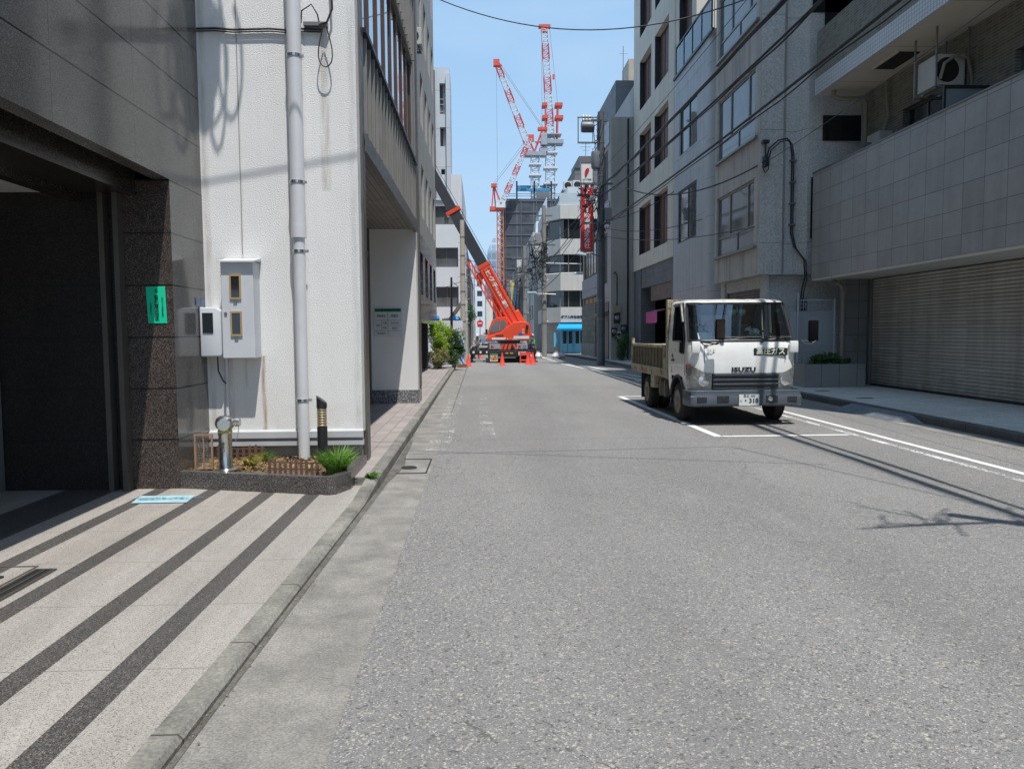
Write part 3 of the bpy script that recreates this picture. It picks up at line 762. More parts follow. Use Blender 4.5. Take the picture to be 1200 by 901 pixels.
part('conduit', MB().tube([(-2.88, 8.77, 1.37), (-2.88, 8.77, .52)], .02, 10), M['pvc'], t)
part('cable', MB().tube([(-2.95, 8.7, 1.37), (-2.94, 8.68, 1.2), (-2.9, 8.72, 1.08), (-2.88, 8.76, 1.05)], .008, 6), M['cable'], t)
# stains of rust below the cabinet
# wall cable with clamps and drip loops
t = thing('wall_cable', (-2.4, 8.78, 5.0), 'black cable clipped across the white wall behind the downpipe', 'cable')
mb = MB(); pts = [(-3.09 + i * .2, 8.775, 4.94 + .008 * math.sin(i * 2.1)) for i in range(6)] + [(-2.0, 8.775, 4.95), (-1.72, 8.77, 4.94)]
mb.tube(pts, .012, 6); mb.tube([(p[0], p[1] - .01, p[2] - .03) for p in pts], .008, 6); part('run', mb, M['cable'], t)
mb = MB()
mb.tube([(-1.95, 8.76, 5.0), (-1.93, 8.72, 5.12), (-1.82, 8.70, 5.18), (-1.76, 8.72, 5.08), (-1.75, 8.76, 5.0)], .008, 6)
mb.tube([(-1.62, 8.74, 5.6), (-1.6, 8.73, 5.15), (-1.66, 8.72, 5.0), (-1.75, 8.74, 4.98)], .012, 6)
lp = [(-1.68 + .11 * math.sin(a) * (.6 + .4 * math.cos(a)), 8.7, 4.75 - .26 * math.cos(a) * .9) for a in [R(20 * i - 160) for i in range(17)]]
mb.tube(lp, .007, 6); part('drip_loop', mb, M['cable'], t)
part('clamp', MB().box(-1.92, -1.66, 8.73, 8.80, 4.97, 5.01), M['alu'], t)

# ------------------------------------------------------------------ planter strip
t = thing('planter', (-2.2, 8.2, 0), 'low dark granite planter bed at the foot of the white wall', 'planter')
P_ = [(-3.095, 7.905), (-1.50, 7.45), (-1.44, 7.48), (-1.335, 7.75), (-1.335, 8.82), (-3.095, 8.82)]
Q_ = [(-3.095, 8.0), (-1.54, 7.56), (-1.50, 7.58), (-1.43, 7.80), (-1.43, 8.82), (-3.095, 8.82)]
mb = MB(); n = len(P_)
zz = .21
mb.add([(x, y, 0) for x, y in P_] + [(x, y, zz) for x, y in P_] + [(x, y, zz) for x, y in Q_] + [(x, y, zz - .06) for x, y in Q_],
       [(i, (i + 1) % n, n + (i + 1) % n, n + i) for i in range(n)] + [(n + i, n + (i + 1) % n, 2 * n + (i + 1) % n, 2 * n + i) for i in range(4)] +
       [(2 * n + i, 2 * n + (i + 1) % n, 3 * n + (i + 1) % n, 3 * n + i) for i in range(4)])
part('rim', mb, granite('dark_speckled_granite_rim', (.03, .028, .027), (.11, .10, .095), (.25, .23, .22), 170, .3), t)
mb = MB(); nx, ny = 26, 14
for j in range(ny + 1):
    for i in range(nx + 1):
        u, v_ = i / nx, j / ny
        x = -3.09 + 1.65 * u; y0 = 8.0 - .42 * min(1, u / .87); y = y0 + (8.81 - y0) * v_
        mb.v.append((x, y, .165 + .03 * math.sin(i * 1.7) * math.cos(j * 2.3) + rnd.uniform(-.008, .012)))
for j in range(ny):
    for i in range(nx):
        a = j * (nx + 1) + i; mb.f.append([a, a + 1, a + nx + 2, a + nx + 1]); mb.mi.append(0)
part('soil', mb, mat('dry_soil', (.20, .135, .075), .95, var=.3, vs=9, fine=.6, fs=60, bump=1, bs=50), t)
mb = MB()
for _ in range(1500):
    x = rnd.uniform(-3.05, -1.5); y = rnd.uniform(8.0, 8.78); a = rnd.uniform(0, 6.3); s = rnd.uniform(.01, .03)
    dx, dy = math.cos(a) * s, math.sin(a) * s; z = .2 + rnd.random() * .02
    mb.add([(x - dx, y - dy, z), (x + dy * .3, y - dx * .3, z + .006), (x + dx, y + dy, z + .01), (x - dy * .3, y + dx * .3, z + .004)], [(0, 1, 2, 3)])
tag(part('leaf_litter', mb, leafmat('dry_leaf_litter', (.24, .14, .06), (.42, .28, .13), .1), t), kind='stuff')

def grass_tuft(name, x, y, n, h, spread, m, label, cat='plant', group=None, z0=.2, lean=(.1, -.1), wdt=.006):
    o = thing(name, (x, y, z0), label, cat, group)
    mb = MB()
    for _ in range(n):
        a = rnd.uniform(0, 6.283); r = spread * rnd.random() ** .5 * .35
        bx_, by_ = x + r * math.cos(a), y + r * math.sin(a)
        hh = h * rnd.uniform(.55, 1.1); ox = math.cos(a) * spread * rnd.uniform(.2, 1) + lean[0]; oy = math.sin(a) * spread * rnd.uniform(.2, 1) + lean[1]
        pts = [(bx_ + ox * s_ ** 2, by_ + oy * s_ ** 2, z0 - .04 + hh * (s_ - .45 * s_ ** 3 * rnd.uniform(.3, 1.1))) for s_ in (0, .35, .7, 1)]
        ww = wdt * rnd.uniform(.7, 1.3); px_, py_ = -math.sin(a + .8) * ww, math.cos(a + .8) * ww
        vs = []
        for i, p in enumerate(pts):
            k = (1, .9, .6, .05)[i]
            vs += [(p[0] - px_ * k, p[1] - py_ * k, p[2]), (p[0] + px_ * k, p[1] + py_ * k, p[2])]
        mb.add(vs, [(0, 1, 3, 2), (2, 3, 5, 4), (4, 5, 7, 6)])
    part('leaves', mb, m, o, fixn=False)
    return o
M['grass'] = leafmat('bright_green_blades', (.08, .21, .03), (.22, .40, .07), .35)
M['grass_y'] = leafmat('yellow_green_blades', (.28, .26, .06), (.50, .44, .14), .3)
M['weed'] = leafmat('fresh_green_weed', (.10, .24, .03), (.22, .40, .06), .3)
grass_tuft('grass_tuft', -1.50, 7.86, 520, .36, .25, M['grass'], 'bright green arching grass tuft at the planter corner', 'plant', lean=(0, -.05))
grass_tuft('grass_tuft', -2.50, 8.25, 110, .24, .14, M['grass_y'], 'yellowish spiky plant in the planter beside the steel hydrant', 'plant', wdt=.009)
grass_tuft('grass_tuft', -2.40, 8.5, 60, .24, .1, M['grass'], 'small upright green plant behind the yellowish one in planter', 'plant', wdt=.008)
grass_tuft('weed', -1.20, 8.0, 60, .13, .10, M['weed'], 'small green weed growing between planter end and kerb', 'plant', z0=.12, wdt=.014)
# stubby brown picket fences
M['picket'] = mat('brown_plastic_picket', (.13, .07, .05), .6, var=.12, vs=6)
def picket(name, x0, x1, y, n, h, label, dy=0, z0=.17):
    o = thing(name, ((x0 + x1) / 2, y, z0), label, 'picket fence', 'edging fences in the planter')
    mb = MB()
    for z in (.35, .7): mb.bar((x0, y, z0 + h * z), (x1, y + dy, z0 + h * z), .008, .014)
    part('rail', mb, M['picket'], o)
    for i in range(n):
        u = (i + .5) / n; x = x0 + (x1 - x0) * u; yy = y + dy * u - .012; hh = h * (.85 + .15 * math.cos(i * 1.1)); wd = (x1 - x0) / n * .23
        part('picket', MB().prism([(x - wd, z0 - .03), (x + wd, z0 - .03), (x + wd, z0 + hh - wd), (x, z0 + hh), (x - wd, z0 + hh - wd)], 'Y', yy - .006, yy + .006), M['picket'], o)
picket('edging_fence', -2.2, -1.64, 7.86, 10, .19, 'brown plastic picket edging in front of the downpipe foot', -.12)
picket('edging_fence', -3.0, -2.45, 8.70, 8, .17, 'darker short picket edging close against the white wall', 0, z0=.2)
# solar bollard light
t = thing('bollard_light', (-1.737, 8.35, .17), 'black bollard lamp with slanted top and slatted silver band', 'bollard light')
mb = MB(); mb.tube([(-1.737, 8.35, .17), (-1.737, 8.35, .60)], .055, 24); part('post', mb, M['black'], t, smooth=True)
mb = MB()
for k in range(7): mb.lathe([(.046, .605 + k * .028), (.054, .61 + k * .028), (.054, .622 + k * .028), (.046, .63 + k * .028)], (-1.737, 8.35, 0), 24)
part('louvre', mb, mat('champagne_louvre', (.45, .38, .24), .3, .6), t, smooth=True)
mb = MB(); nn_ = 24
bot = [(-1.737 + .056 * math.cos(2 * math.pi * k / nn_), 8.35 + .056 * math.sin(2 * math.pi * k / nn_)) for k in range(nn_)]
mb.add([(x, y, .802) for x, y in bot] + [(x, y, .895 - .75 * (x + 1.737)) for x, y in bot], [tuple(range(nn_))[::-1], tuple(range(nn_, 2 * nn_))] + [(k, (k + 1) % nn_, nn_ + (k + 1) % nn_, nn_ + k) for k in range(nn_)])
part('cap', mb, M['black'], t)
# fire department connection
t = thing('standpipe_inlet', (-2.655, 7.98, .2), 'stainless steel twin-headed fire hose inlet standing on the planter', 'fire hose inlet')
mb = MB(); mb.lathe([(.11, .205), (.11, .215), (.075, .225), (.068, .24), (.066, .56), (.07, .57), (.07, .595), (.062, .60), (.062, .64)], (-2.655, 7.98, 0), 28); part('post', mb, M['steel'], t, smooth=True)
mb = MB(); mb.lathe([(.0, .615), (.05, .62), (.085, .645), (.098, .69), (.085, .74), (.05, .765), (0, .773)], (-2.655, 7.98, 0), 28); part('head', mb, M['steel'], t, smooth=True)
for dx, dy, nm in ((.02, -.09, 0), (.1, .0, 1)):
    mb = MB()
    d = Vector((dx, dy, 0)).normalized(); c = Vector((-2.655, 7.98, .69 if nm == 0 else .705)); a = c + d * .06
    mb.tube([a, a + d * .05, a + d * .052, a + d * .075, a + d * .077, a + d * .095], [.05, .05, .064, .064, .056, .056] if nm == 0 else [.042, .042, .05, .05, .044, .044], 22)
    part('outlet_cap', mb, M['steel'], t, smooth=True)
part('band', MB().lathe([(.068, .59), (.072, .592), (.072, .62), (.068, .622)], (-2.655, 7.98, 0), 28), mat('yellow_green_band', (.45, .5, .12), .5), t)
part('chain', MB().tube([(-2.525, 7.96, .72), (-2.505, 7.95, .64), (-2.515, 7.94, .56), (-2.545, 7.95, .51)], .004, 5), M['steel'], t)
text('lettering', '送\n水\n口', .035, M['ink'], t, (-2.655, 7.908, .45), ext=.001)
# wire mesh in a wooden frame leaning by the hydrant
t = thing('mesh_screen', (-2.9, 8.1, .2), 'wooden framed wire mesh screen leaning beside the steel hydrant', 'mesh screen')
M['wood_f'] = mat('weathered_wood', (.36, .21, .13), .7, var=.2, vs=8, fine=.3, fs=50)
mb = MB(); a, b_, c, d = -2.99, -2.80, .205, .575
for q in ((a, a + .018, c, d), (b_ - .018, b_, c, d), (a + .018, b_ - .018, c, c + .018), (a + .018, b_ - .018, d - .018, d), (a + .09, a + .1, c + .018, d - .018)): mb.box(q[0], q[1], 8.02, 8.04, q[2], q[3])
part('frame', mb, M['wood_f'], t)
mb = MB()
for i in range(1, 12): mb.tube([(a + .19 * i / 12, 8.045, c + .018), (a + .19 * i / 12, 8.045, d - .018)], .0014, 4)
for i in range(1, 22): mb.tube([(a + .018, 8.047, c + .37 * i / 22), (b_ - .018, 8.047, c + .37 * i / 22)], .0014, 4)
part('mesh', mb, M['steel'], t)

# green notice on the second pier
t = thing('notice_board', (-2.04, 16.41, 1.6), 'white notice with a green header bar on the white pier', 'notice board')
mb = MB(); mb.box(-2.28, -1.68, 16.405, 16.419, 1.53, 2.17); part('board', mb, mat('notice_paper', (.62, .63, .62), .4), t)
part('header', MB().box(-2.26, -1.70, 16.400, 16.4045, 2.06, 2.13), mat('header_green', (.0, .25, .10), .5), t)
text('lettering', '賃貸管理業者登録票', .058, M['ink'], t, (-1.98, 16.397, 2.09), ext=.001, bold=.001)
mb = MB()
for q in ((-2.26, -1.70, 1.88, 1.883), (-2.26, -1.70, 1.66, 1.663), (-1.985, -1.98, 1.55, 2.05), (-2.12, -2.117, 1.67, 1.87), (-1.98, -1.70, 1.77, 1.773)): mb.box(q[0], q[1], 16.400, 16.404, q[2], q[3])
part('rule', mb, M['ink'], t)
for s_, x, z, h in (('登録番号', -2.12, 1.97, .045), ('氏名', -2.19, 1.77, .045), ('代表', -2.05, 1.82, .045), ('管理者', -2.05, 1.72, .03), ('株式会社', -2.12, 1.60, .045), ('東京都知事\n第八四二号', -1.84, 1.97, .03), ('東京都中央区', -1.84, 1.82, .03), ('電話番号', -1.84, 1.71, .03)):
    text('lettering', s_, h, M['ink'], t, (x, 16.398, z), ext=.001)
# ================================================================== LEFT: beige tiled building with dark glass base
M['beige'] = mat('beige_tile_wall', (.40, .385, .35), .7, var=.06, vs=.9, streak=.15, joints=[('Z', .3, 0, .008), ('Y', .6, 0, .008)], jc=(.25, .24, .22))
M['blue_tile'] = mat('dark_blue_polished_tile', (.035, .045, .065), .12, var=.3, vs=2, joints=[('Z', .3, .1, .012), ('Y', .6, 0, .012)], jc=(.16, .17, .18))
hs = [(y, y + 1.15, z, z + 1.75) for z in (5.6, 8.7, 11.8, 14.9, 18) for y in (18.2, 20.3, 22.4, 24.5, 26.6, 28.7, 30.8, 32.9)]
B3, F3, S3 = building('tile_building', -9, -2.0, 17.1, 34.6, 4.9, 21, M['beige'], 'beige tiled office building with narrow windows beyond the white building', 'E', hs)
for i, h in enumerate(hs): window(B3, F3, *h, cols=1, frame=M['alu'], pane=M['pane_dark' if i % 3 else 'pane_mid'], d=.16, rows=[h[2] + 1.1])
hs = [(y, y + 1.4, 2.9, 4.3) for y in (18.2, 20.6, 23, 25.4, 27.8, 30.2, 32.5)]
mb = MB(); face_wall(mb, F3, 17.1, 34.6, 1.95, 4.9, hs, .2); mb.quad((-2, 17.1, 1.95), (-9, 17.1, 1.95), (-9, 34.6, 1.95), (-2, 34.6, 1.95)); mb.quad((-2, 34.6, 1.95), (-9, 34.6, 1.95), (-9, 34.6, 4.9), (-2, 34.6, 4.9))
part('tiled_band', mb, M['blue_tile'], B3, fixn=False)
for h in hs: window(B3, F3, *h, cols=2, frame=M['alu'], pane=M['pane_mid'], d=.1)
mb = MB()
for y in (19, 22.5, 26, 29.5, 33): mb.box(-2.6, -2.3, y - .2, y + .2, .115, 1.948)
mb.box(-9, -3.2, 17.1, 34.6, .115, 1.948)
part('ground_floor_wall', mb, M['black'], B3)
t = thing('dark_panel', (-2.4, 30.9, .1), 'tall matt black panel standing in front of the green bushes', 'panel')
part('panel', MB().box(-2.74, -2.17, 30.8, 30.9, .2, 2.0), M['black'], t, bevel=.01); part('foot', MB().box(-2.7, -2.6, 30.7, 31.0, .115, .2).box(-2.3, -2.2, 30.7, 31.0, .115, .2), M['steel_dark'], t)
def ac_unit(name, x, y, z, label, w=.8, d=.32, h=.6, rz=0, group=None, m=None):
    o = thing(name, (x, y, z), label, 'air conditioner', group, rz=rz)
    part('casing', MB().box(-w / 2, w / 2, -d / 2, d / 2, .04, h), m or M['ac'], o, local=True, bevel=.012)
    part('fan_guard', MB().lathe([(.0, -d / 2 - .008), (h * .36, -d / 2 - .008), (h * .38, -d / 2)], (-w * .12, 0, h * .52), 24, 'Y'), M['black'], o, local=True)
    part('foot', MB().box(-w * .35, -w * .27, -d / 2 - .03, d / 2 + .03, 0, .04).box(w * .27, w * .35, -d / 2 - .03, d / 2 + .03, 0, .04), M['alu'], o, local=True)
    return o
M['ac'] = mat('ivory_ac_casing', (.50, .485, .44), .55, var=.05, obj=True, vs=3, streak=.25)
ac_unit('air_conditioner', -1.80, 22.2, 9.55, 'beige box unit fixed high on the beige tiled facade', .42, .5, .5, 0)
part('bracket', MB().box(-2.0, -1.62, 22.0, 22.05, 9.48, 9.545).box(-2.0, -1.62, 22.35, 22.4, 9.48, 9.545), M['alu'], B3)

# ------------------------------------------------------------------ white building with lift tower
M['wht'] = mat('white_painted_wall', (.70, .72, .74), .6, var=.04, vs=.5, streak=.08)
M['wht2'] = mat('pale_grey_panel', (.56, .59, .62), .5, var=.05, vs=.6, joints=[('Z', 2.2, .3, .03)], jc=(.3, .32, .34))
sh = [(-2.72, -1.35, a, b_) for a, b_ in ((3.15, 4.35), (5.5, 6.65), (8.0, 9.1))]
B4, F4, S4 = building('white_office', -12, -1.1, 46, 60, .0, 10.9, M['wht'], 'white office block with dark window bands behind the green bushes', 'E',
                      [(y, y + 2.4, a, b_) for y in (46.6, 50, 53.4) for a, b_ in ((3.15, 4.35), (5.5, 6.65), (8, 9.1))], sh + [(-7, -3.2, a, b_) for _, _, a, b_ in sh])
for h in sh: window(B4, S4, *h, cols=2, frame=M['alu'], pane=M['pane_mid'], d=.2)
for h in sh: window(B4, S4, -7, -3.2, h[2], h[3], cols=4, frame=M['alu'], pane=M['pane_mid'], d=.2)
for y in (46.6, 50, 53.4):
    for h in sh: window(B4, F4, y, y + 2.4, h[2], h[3], cols=2, frame=M['alu'], pane=M['pane_dark'], d=.2)
mb = MB(); F4t = Face('E', -1.75); S4t = Face('S', 45.9)
hh = [(-2.32, -1.98, a, b_) for a, b_ in ((14.35, 16.1), (12.5, 13.6), (8.9, 9.9), (6.6, 7.5))]
hh = hh[:2] + [(-2.28, -2.05, 10.2, 11.2)]
face_wall(mb, S4t, -3.4, -1.75, 9.4, 17.0, hh, .5); face_wall(mb, F4t, 45.9, 49, 9.4, 17.0, [(46.3, 46.9, 14.35, 16.1), (46.3, 46.9, 12.5, 13.6)], .4)
mb.quad((-3.4, 45.9, 17), (-1.75, 45.9, 17), (-1.75, 49, 17), (-3.4, 49, 17)); mb.quad((-3.4, 49, 9.4), (-1.75, 49, 9.4), (-1.75, 49, 17), (-3.4, 49, 17)); mb.quad((-3.4, 45.9, 9.4), (-3.4, 49, 9.4), (-3.4, 49, 17), (-3.4, 45.9, 17))
mb.quad((-3.4, 45.9, 9.4), (-1.75, 45.9, 9.4), (-1.75, 49, 9.4), (-3.4, 49, 9.4))
mb.box(-1.95, -1.72, 45.7, 45.9, 9.5, 16.6); mb.box(-3.45, -2.75, 45.86, 45.9, 9.4, 17.0)
part('lift_tower', mb, M['wht2'], B4, fixn=False)
for a, b_ in ((14.35, 16.1), (12.5, 13.6), (10.2, 11.2)): part('tower_pane', MB().quad((-2.32, 46.35, a), (-1.98, 46.35, a), (-1.98, 46.35, b_), (-2.32, 46.35, b_)), M['pane_mid'], B4, fixn=False)
mb = MB()
for z in (14.5, 14.9, 15.2): mb.tube([(-2.32, 45.95, z), (-1.98, 45.95, z)], .02, 5)
part('tower_railing', mb, M['alu'], B4)
part('tower_pipe', MB().tube([(-2.62, 45.78, 9.5), (-2.62, 45.78, 16.8)], .05, 8), M['alu'], B4)
B4b, F, S = building('grey_block', -5.5, -3.25, 78, 90, 0, 18.3, M['wht2'], 'small pale block with windows behind the white lift tower', 'E', (), [(-4.7, -3.45, a, a + 1.5) for a in (16.2, 13.6, 11, 8.4)])
for a in (16.2, 13.6, 11, 8.4): window(B4b, S, -4.7, -3.45, a, a + 1.5, 2, M['alu'], M['pane_mid'])
M['brown'] = mat('dark_brown_cladding', (.13, .115, .11), .6, var=.12, vs=.6, streak=.2, joints=[('Z', 1.4, 0, .05)], jc=(.05, .04, .04))
B4c, F, S = building('brown_block', -6, -1.35, 74, 100, 0, 10, M['brown'], 'narrow dark brown block just right of the white office', 'E', (), [(-2.2, -1.6, a, a + .9) for a in (2.6, 5, 7.4)])
for a in (2.6, 5, 7.4): window(B4c, S, -2.2, -1.6, a, a + .9, 1, M['alu'], M['pane_dark'])

# construction hoarding and clutter on the left
M['hoard'] = mat('white_hoarding', (.66, .68, .70), .5, var=.06, vs=1, joints=[('X', .5, 0, .015)], jc=(.4, .42, .44))
t = thing('hoarding', (-1.9, 40.2, 0), 'white site hoarding panels behind the green bushes', 'hoarding')
for i in range(4): part('panel', MB().box(-3.6 + i * .66, -2.955 + i * .66, 40.2, 40.24, .12, 2.25), M['hoard'], t)
part('rail', MB().box(-3.7, -.95, 40.25, 40.29, 1.9, 1.95), M['alu'], t)
t = thing('safety_barrier_post', (-.9, 36.0, 0), 'post sleeved in blue and white spiral stripes beside the bushes', 'post')
m, nt, b = new_mat('blue_white_spiral'); v = coords(nt); s_ = nt.nodes.new('ShaderNodeSeparateXYZ'); L(nt, v, s_.inputs[0])
fr_ = math_n(nt, 'FRACT', math_n(nt, 'ADD', math_n(nt, 'MULTIPLY', s_.outputs[2], 3.2), math_n(nt, 'MULTIPLY', s_.outputs[0], 6)))
L(nt, mixc(nt, math_n(nt, 'GREATER_THAN', fr_, .6), (.03, .22, .62), (.8, .8, .8)), b.inputs['Base Color']); M['spiral'] = m
part('sleeve', MB().tube([(-.93, 36, .15), (-.93, 36, 1.35)], .11, 14), M['spiral'], t, smooth=True); part('base', MB().box(-1.15, -.72, 35.8, 36.2, .0, .15), mat('rusty_base', (.22, .10, .05), .8, rust=.5), t)
def pole(name, x, y, h, label, r0=.16, r1=.11, m=None, group=None, bands=True):
    o = thing(name, (x, y, 0), label, 'utility pole', group)
    part('shaft', MB().tube([(x, y, 0), (x, y, h)], [r0, r1], 16), m or M['pole'], o, smooth=True)
    if bands:
        mb = MB()
        for z in (2.2, 3.1, h * .5, h * .62, h * .75, h * .88):
            r = r0 + (r1 - r0) * z / h
            mb.lathe([(r, z), (r + .012, z), (r + .012, z + .05), (r, z + .05)], (x, y, 0), 16)
        part('band', mb, M['alu'], o)
        mb = MB(); z = 1.9; k = 0
        while z < h - 1:
            r = r0 + (r1 - r0) * z / h; s = 1 if k % 2 else -1
            mb.tube([(x + s * r * .9, y, z), (x + s * (r + .13), y, z)], .009, 5); z += .45; k += 1
        part('step_bolt', mb, M['alu'], o)
    return o
M['pole'] = mat('utility_pole_concrete', (.30, .285, .26), .8, var=.12, vs=1.4, fine=.2, fs=50, streak=.2)
M['pole_d'] = mat('dark_steel_pole', (.12, .13, .145), .5, .3, var=.15, vs=1.4, streak=.2)
P_left = pole('utility_pole', -.99, 41.5, 7.6, 'tan concrete pole by the white office at left of crane', .15, .12, mat('tan_pole_concrete', (.48, .42, .34), .8, var=.1, streak=.2))
t = thing('scaffold_pole', (-1.5, 39.0, 0), 'thin dark bare mast rising in front of the white office', 'mast')
part('mast', MB().tube([(-1.53, 39, 0), (-1.50, 39, 4.4)], [.08, .05], 8), M['black'], t); part('stay', MB().tube([(-1.5, 39, 4.2), (-1.15, 39.3, 3.95)], .015, 5), M['cable'], t)
t = thing('excavator', (-1.5, 44, 0), 'excavator arm with a blue covered bucket above the hoarding', 'excavator')
part('boom', MB().bar((-2.2, 43.5, 2.3), (-1.75, 43.4, 2.35), .18, .22).bar((-1.85, 43.4, 2.25), (-1.05, 43.3, 3.35), .16, .2), mat('grey_brown_boom', (.16, .14, .12), .6, var=.2), t)
part('bucket_cover', MB().lathe([(0, 2.2), (.16, 2.24), (.22, 2.4), (.16, 2.56), (0, 2.6)], (-2.55, 43.2, 0), 12).lathe([(0, 2.15), (.16, 2.2), (.24, 2.36), (.16, 2.52), (0, 2.56)], (-1.45, 43.2, 0), 12), mat('blue_sheet', (.02, .28, .62), .5), t)
part('hose', MB().tube([(-1.3, 43.2, 2.5), (-1.15, 43.1, 2.25), (-1.02, 43.1, 2.3), (-.98, 43.1, 2.7)], .06, 6), M['rubber'], t)
part('body', MB().box(-2.9, -1.6, 43.3, 44.9, 1.0, 2.1).box(-3.0, -1.4, 43.0, 45.2, .15, .7), mat('orange_body', (.6, .22, .03), .5), t)

# bushes on the left pavement
M['bush1'] = leafmat('bright_yellow_green_leaves', (.22, .40, .03), (.50, .64, .09), .5)
M['bush2'] = leafmat('dark_green_leaves', (.03, .09, .025), (.10, .20, .06), .3)
M['bush3'] = leafmat('olive_leaves', (.14, .17, .06), (.36, .34, .14), .3)
M['bark'] = mat('bark', (.09, .065, .045), .9, var=.2, vs=8)
def bush(name, c, rad, n, size, m, label, z0=.12, trunk=True, clumps=16, cat='bush', group=None):
    o = thing(name, (c[0], c[1], z0), label, cat, group)
    mb = MB(); leaves(mb, c, rad, n, size, rnd, clumps=clumps); part('foliage', mb, m, o, fixn=False)
    mb = MB()
    for k in range(5):
        a = rnd.uniform(0, 6.28); mb.tube([(c[0] + .05 * math.cos(a), c[1] + .05 * math.sin(a), z0), (c[0] + rad[0] * .35 * math.cos(a), c[1] + rad[1] * .35 * math.sin(a), c[2] + rad[2] * .2)], [.025, .01], 5)
    part('stem', mb, M['bark'], o)
    return o
bush('bush', (-1.78, 32.6, 1.35), (.58, .6, .82), 5200, .05, M['bush1'], 'tall bright yellow-green bush beside the black panel')
bush('bush', (-1.80, 32.2, .55), (.56, .6, .5), 3000, .05, M['bush3'], 'low olive-leaved bush under the bright yellow-green one')
bush('bush', (-1.2, 33.3, .95), (.52, .6, .9), 4800, .05, M['bush2'], 'dark green bush nearest the kerb on the left')
t = bush('street_tree', (-1.0, 62, 2.9), (.55, .8, 1.1), 1500, .10, M['bush2'], 'small green street tree far beyond the tan pole', z0=0, cat='tree')

# ================================================================== RIGHT: near building with tiled balconies and shutter
M['bal_tile'] = mat('grey_granite_cladding', (.40, .385, .37), .38, var=.09, vs=2.2, fine=.2, fs=120, streak=.2, tile=.17, tspec=(('Y', .62, .1), ('Z', .478, .05)),
                    joints=[('Y', .62, .1, .012), ('Z', .478, .05, .012)], jc=(.11, .11, .11), bump=.15, bs=3)
M['brick_g'] = mat('greenish_split_tile', (.24, .23, .18), .75, var=.15, vs=3, tile=.35, tspec=(('Y', .22, 0), ('Z', .065, 0)),
                   joints=[('Y', .22, 0, .012), ('Z', .065, 0, .016)], jc=(.30, .29, .26), bump=.5, bs=20)
M['brick_x'] = mat('greenish_split_tile_end', (.155, .15, .125), .75, var=.15, vs=3, joints=[('X', .22, 0, .012), ('Z', .065, 0, .016)], jc=(.30, .29, .26), bump=.5, bs=20)
M['band_w'] = mat('white_edge_tile', (.62, .63, .64), .4, var=.06, vs=2, joints=[('Y', .1, 0, .012), ('Z', .09, .02, .008)], jc=(.22, .22, .23))
M['slab'] = mat('painted_slab_soffit', (.64, .60, .51), .75, var=.06, vs=.7, streak=.0, joints=[('Y', 2.4, .6, .02)], jc=(.22, .21, .19))
B5 = thing('balcony_building', (12, 8, 0), 'grey building with tiled balconies and wide closed roller shutter at right', 'building')
mb = MB(); mb.box(9.1, 9.28, -10, 21.0, 3.02, 5.87); mb.box(9.28, 10.9, 20.85, 21.0, 3.02, 5.87); part('parapet', mb, M['bal_tile'], B5)
part('parapet_coping', MB().box(9.085, 9.295, -10, 21.01, 5.872, 5.91), M['alu'], B5)
mb = MB(); mb.box(9.30, 15, -10, 20.84, 3.02, 3.35); mb.box(9.11, 10.36, -10, 20.98, 2.965, 3.018); part('balcony_slab', mb, M['slab'], B5)
mb = MB(); mb.box(9.18, 15, -10, 21.0, 7.96, 8.2); part('balcony_slab', mb, M['slab'], B5)
part('edge_band', MB().box(9.1, 9.178, -10, 21.0, 7.95, 8.38), M['band_w'], B5)
part('edge_band', MB().box(9.18, 10.9, 20.92, 21.0, 8.202, 8.38), M['band_w'], B5)
mb = MB(); mb.box(9.13, 9.28, -10, 20.98, 8.382, 9.62); part('parapet', mb, M['brick_g'], B5)
part('parapet', MB().box(9.282, 10.8, 20.85, 20.98, 8.382, 9.62), M['brick_x'], B5)
mb = MB(); mb.box(9.18, 15, -10, 21.0, 11.5, 11.75); part('balcony_slab', mb, M['slab'], B5)
part('edge_band', MB().box(9.1, 9.178, -10, 21.0, 11.49, 11.9), M['band_w'], B5)
part('parapet', MB().box(9.13, 9.28, -10, 20.98, 11.902, 13.2), M['brick_g'], B5)
# wall behind the balconies with openings
holes = [(10.6, 12.2, 5.1, 7.3), (13.4, 14.9, 5.0, 7.0), (17.2, 18.9, 4.8, 7.0), (7.0, 9.0, 3.4, 7.2), (0.5, 4, 3.4, 7.2)]
F5 = Face('W', 10.4)
mb = MB(); face_wall(mb, F5, -10, 20.84, 3.35, 7.96, holes, .3); face_wall(mb, F5, -10, 20.84, 8.2, 11.5, [(a, b_, 9.2, 10.9) for a, b_ in ((10, 12), (14, 16), (17.5, 19))], .3)
part('wall', mb, M['brick_g'], B5, fixn=False)
for h in holes: window(B5, F5, *h, cols=2, frame=M['alu'], pane=M['pane_dark'], d=.12)
for a, b_ in ((10, 12), (14, 16), (17.5, 19)): window(B5, F5, a, b_, 9.2, 10.9, cols=2, frame=M['alu'], pane=M['pane_dark'], d=.12)
mb = MB(); mb.box(10.4, 15, 20.84, 20.99, 3.36, 14); mb.box(14.9, 15.1, -10, 20.99, 0, 14); mb.box(9.4, 15, -10, 20.99, 13.99, 14.2); mb.box(10.4, 15, -10.1, -10, 0, 14); part('end_wall', mb, M['concrete'], B5)
part('upper_storeys', MB().box(9.12, 15, 9.0, 20.97, 14.21, 31), M['brick_g'], B5)
part('roof_edge', MB().box(9.05, 15.1, 8.95, 21.0, 31.0, 31.3), M['band_w'], B5)
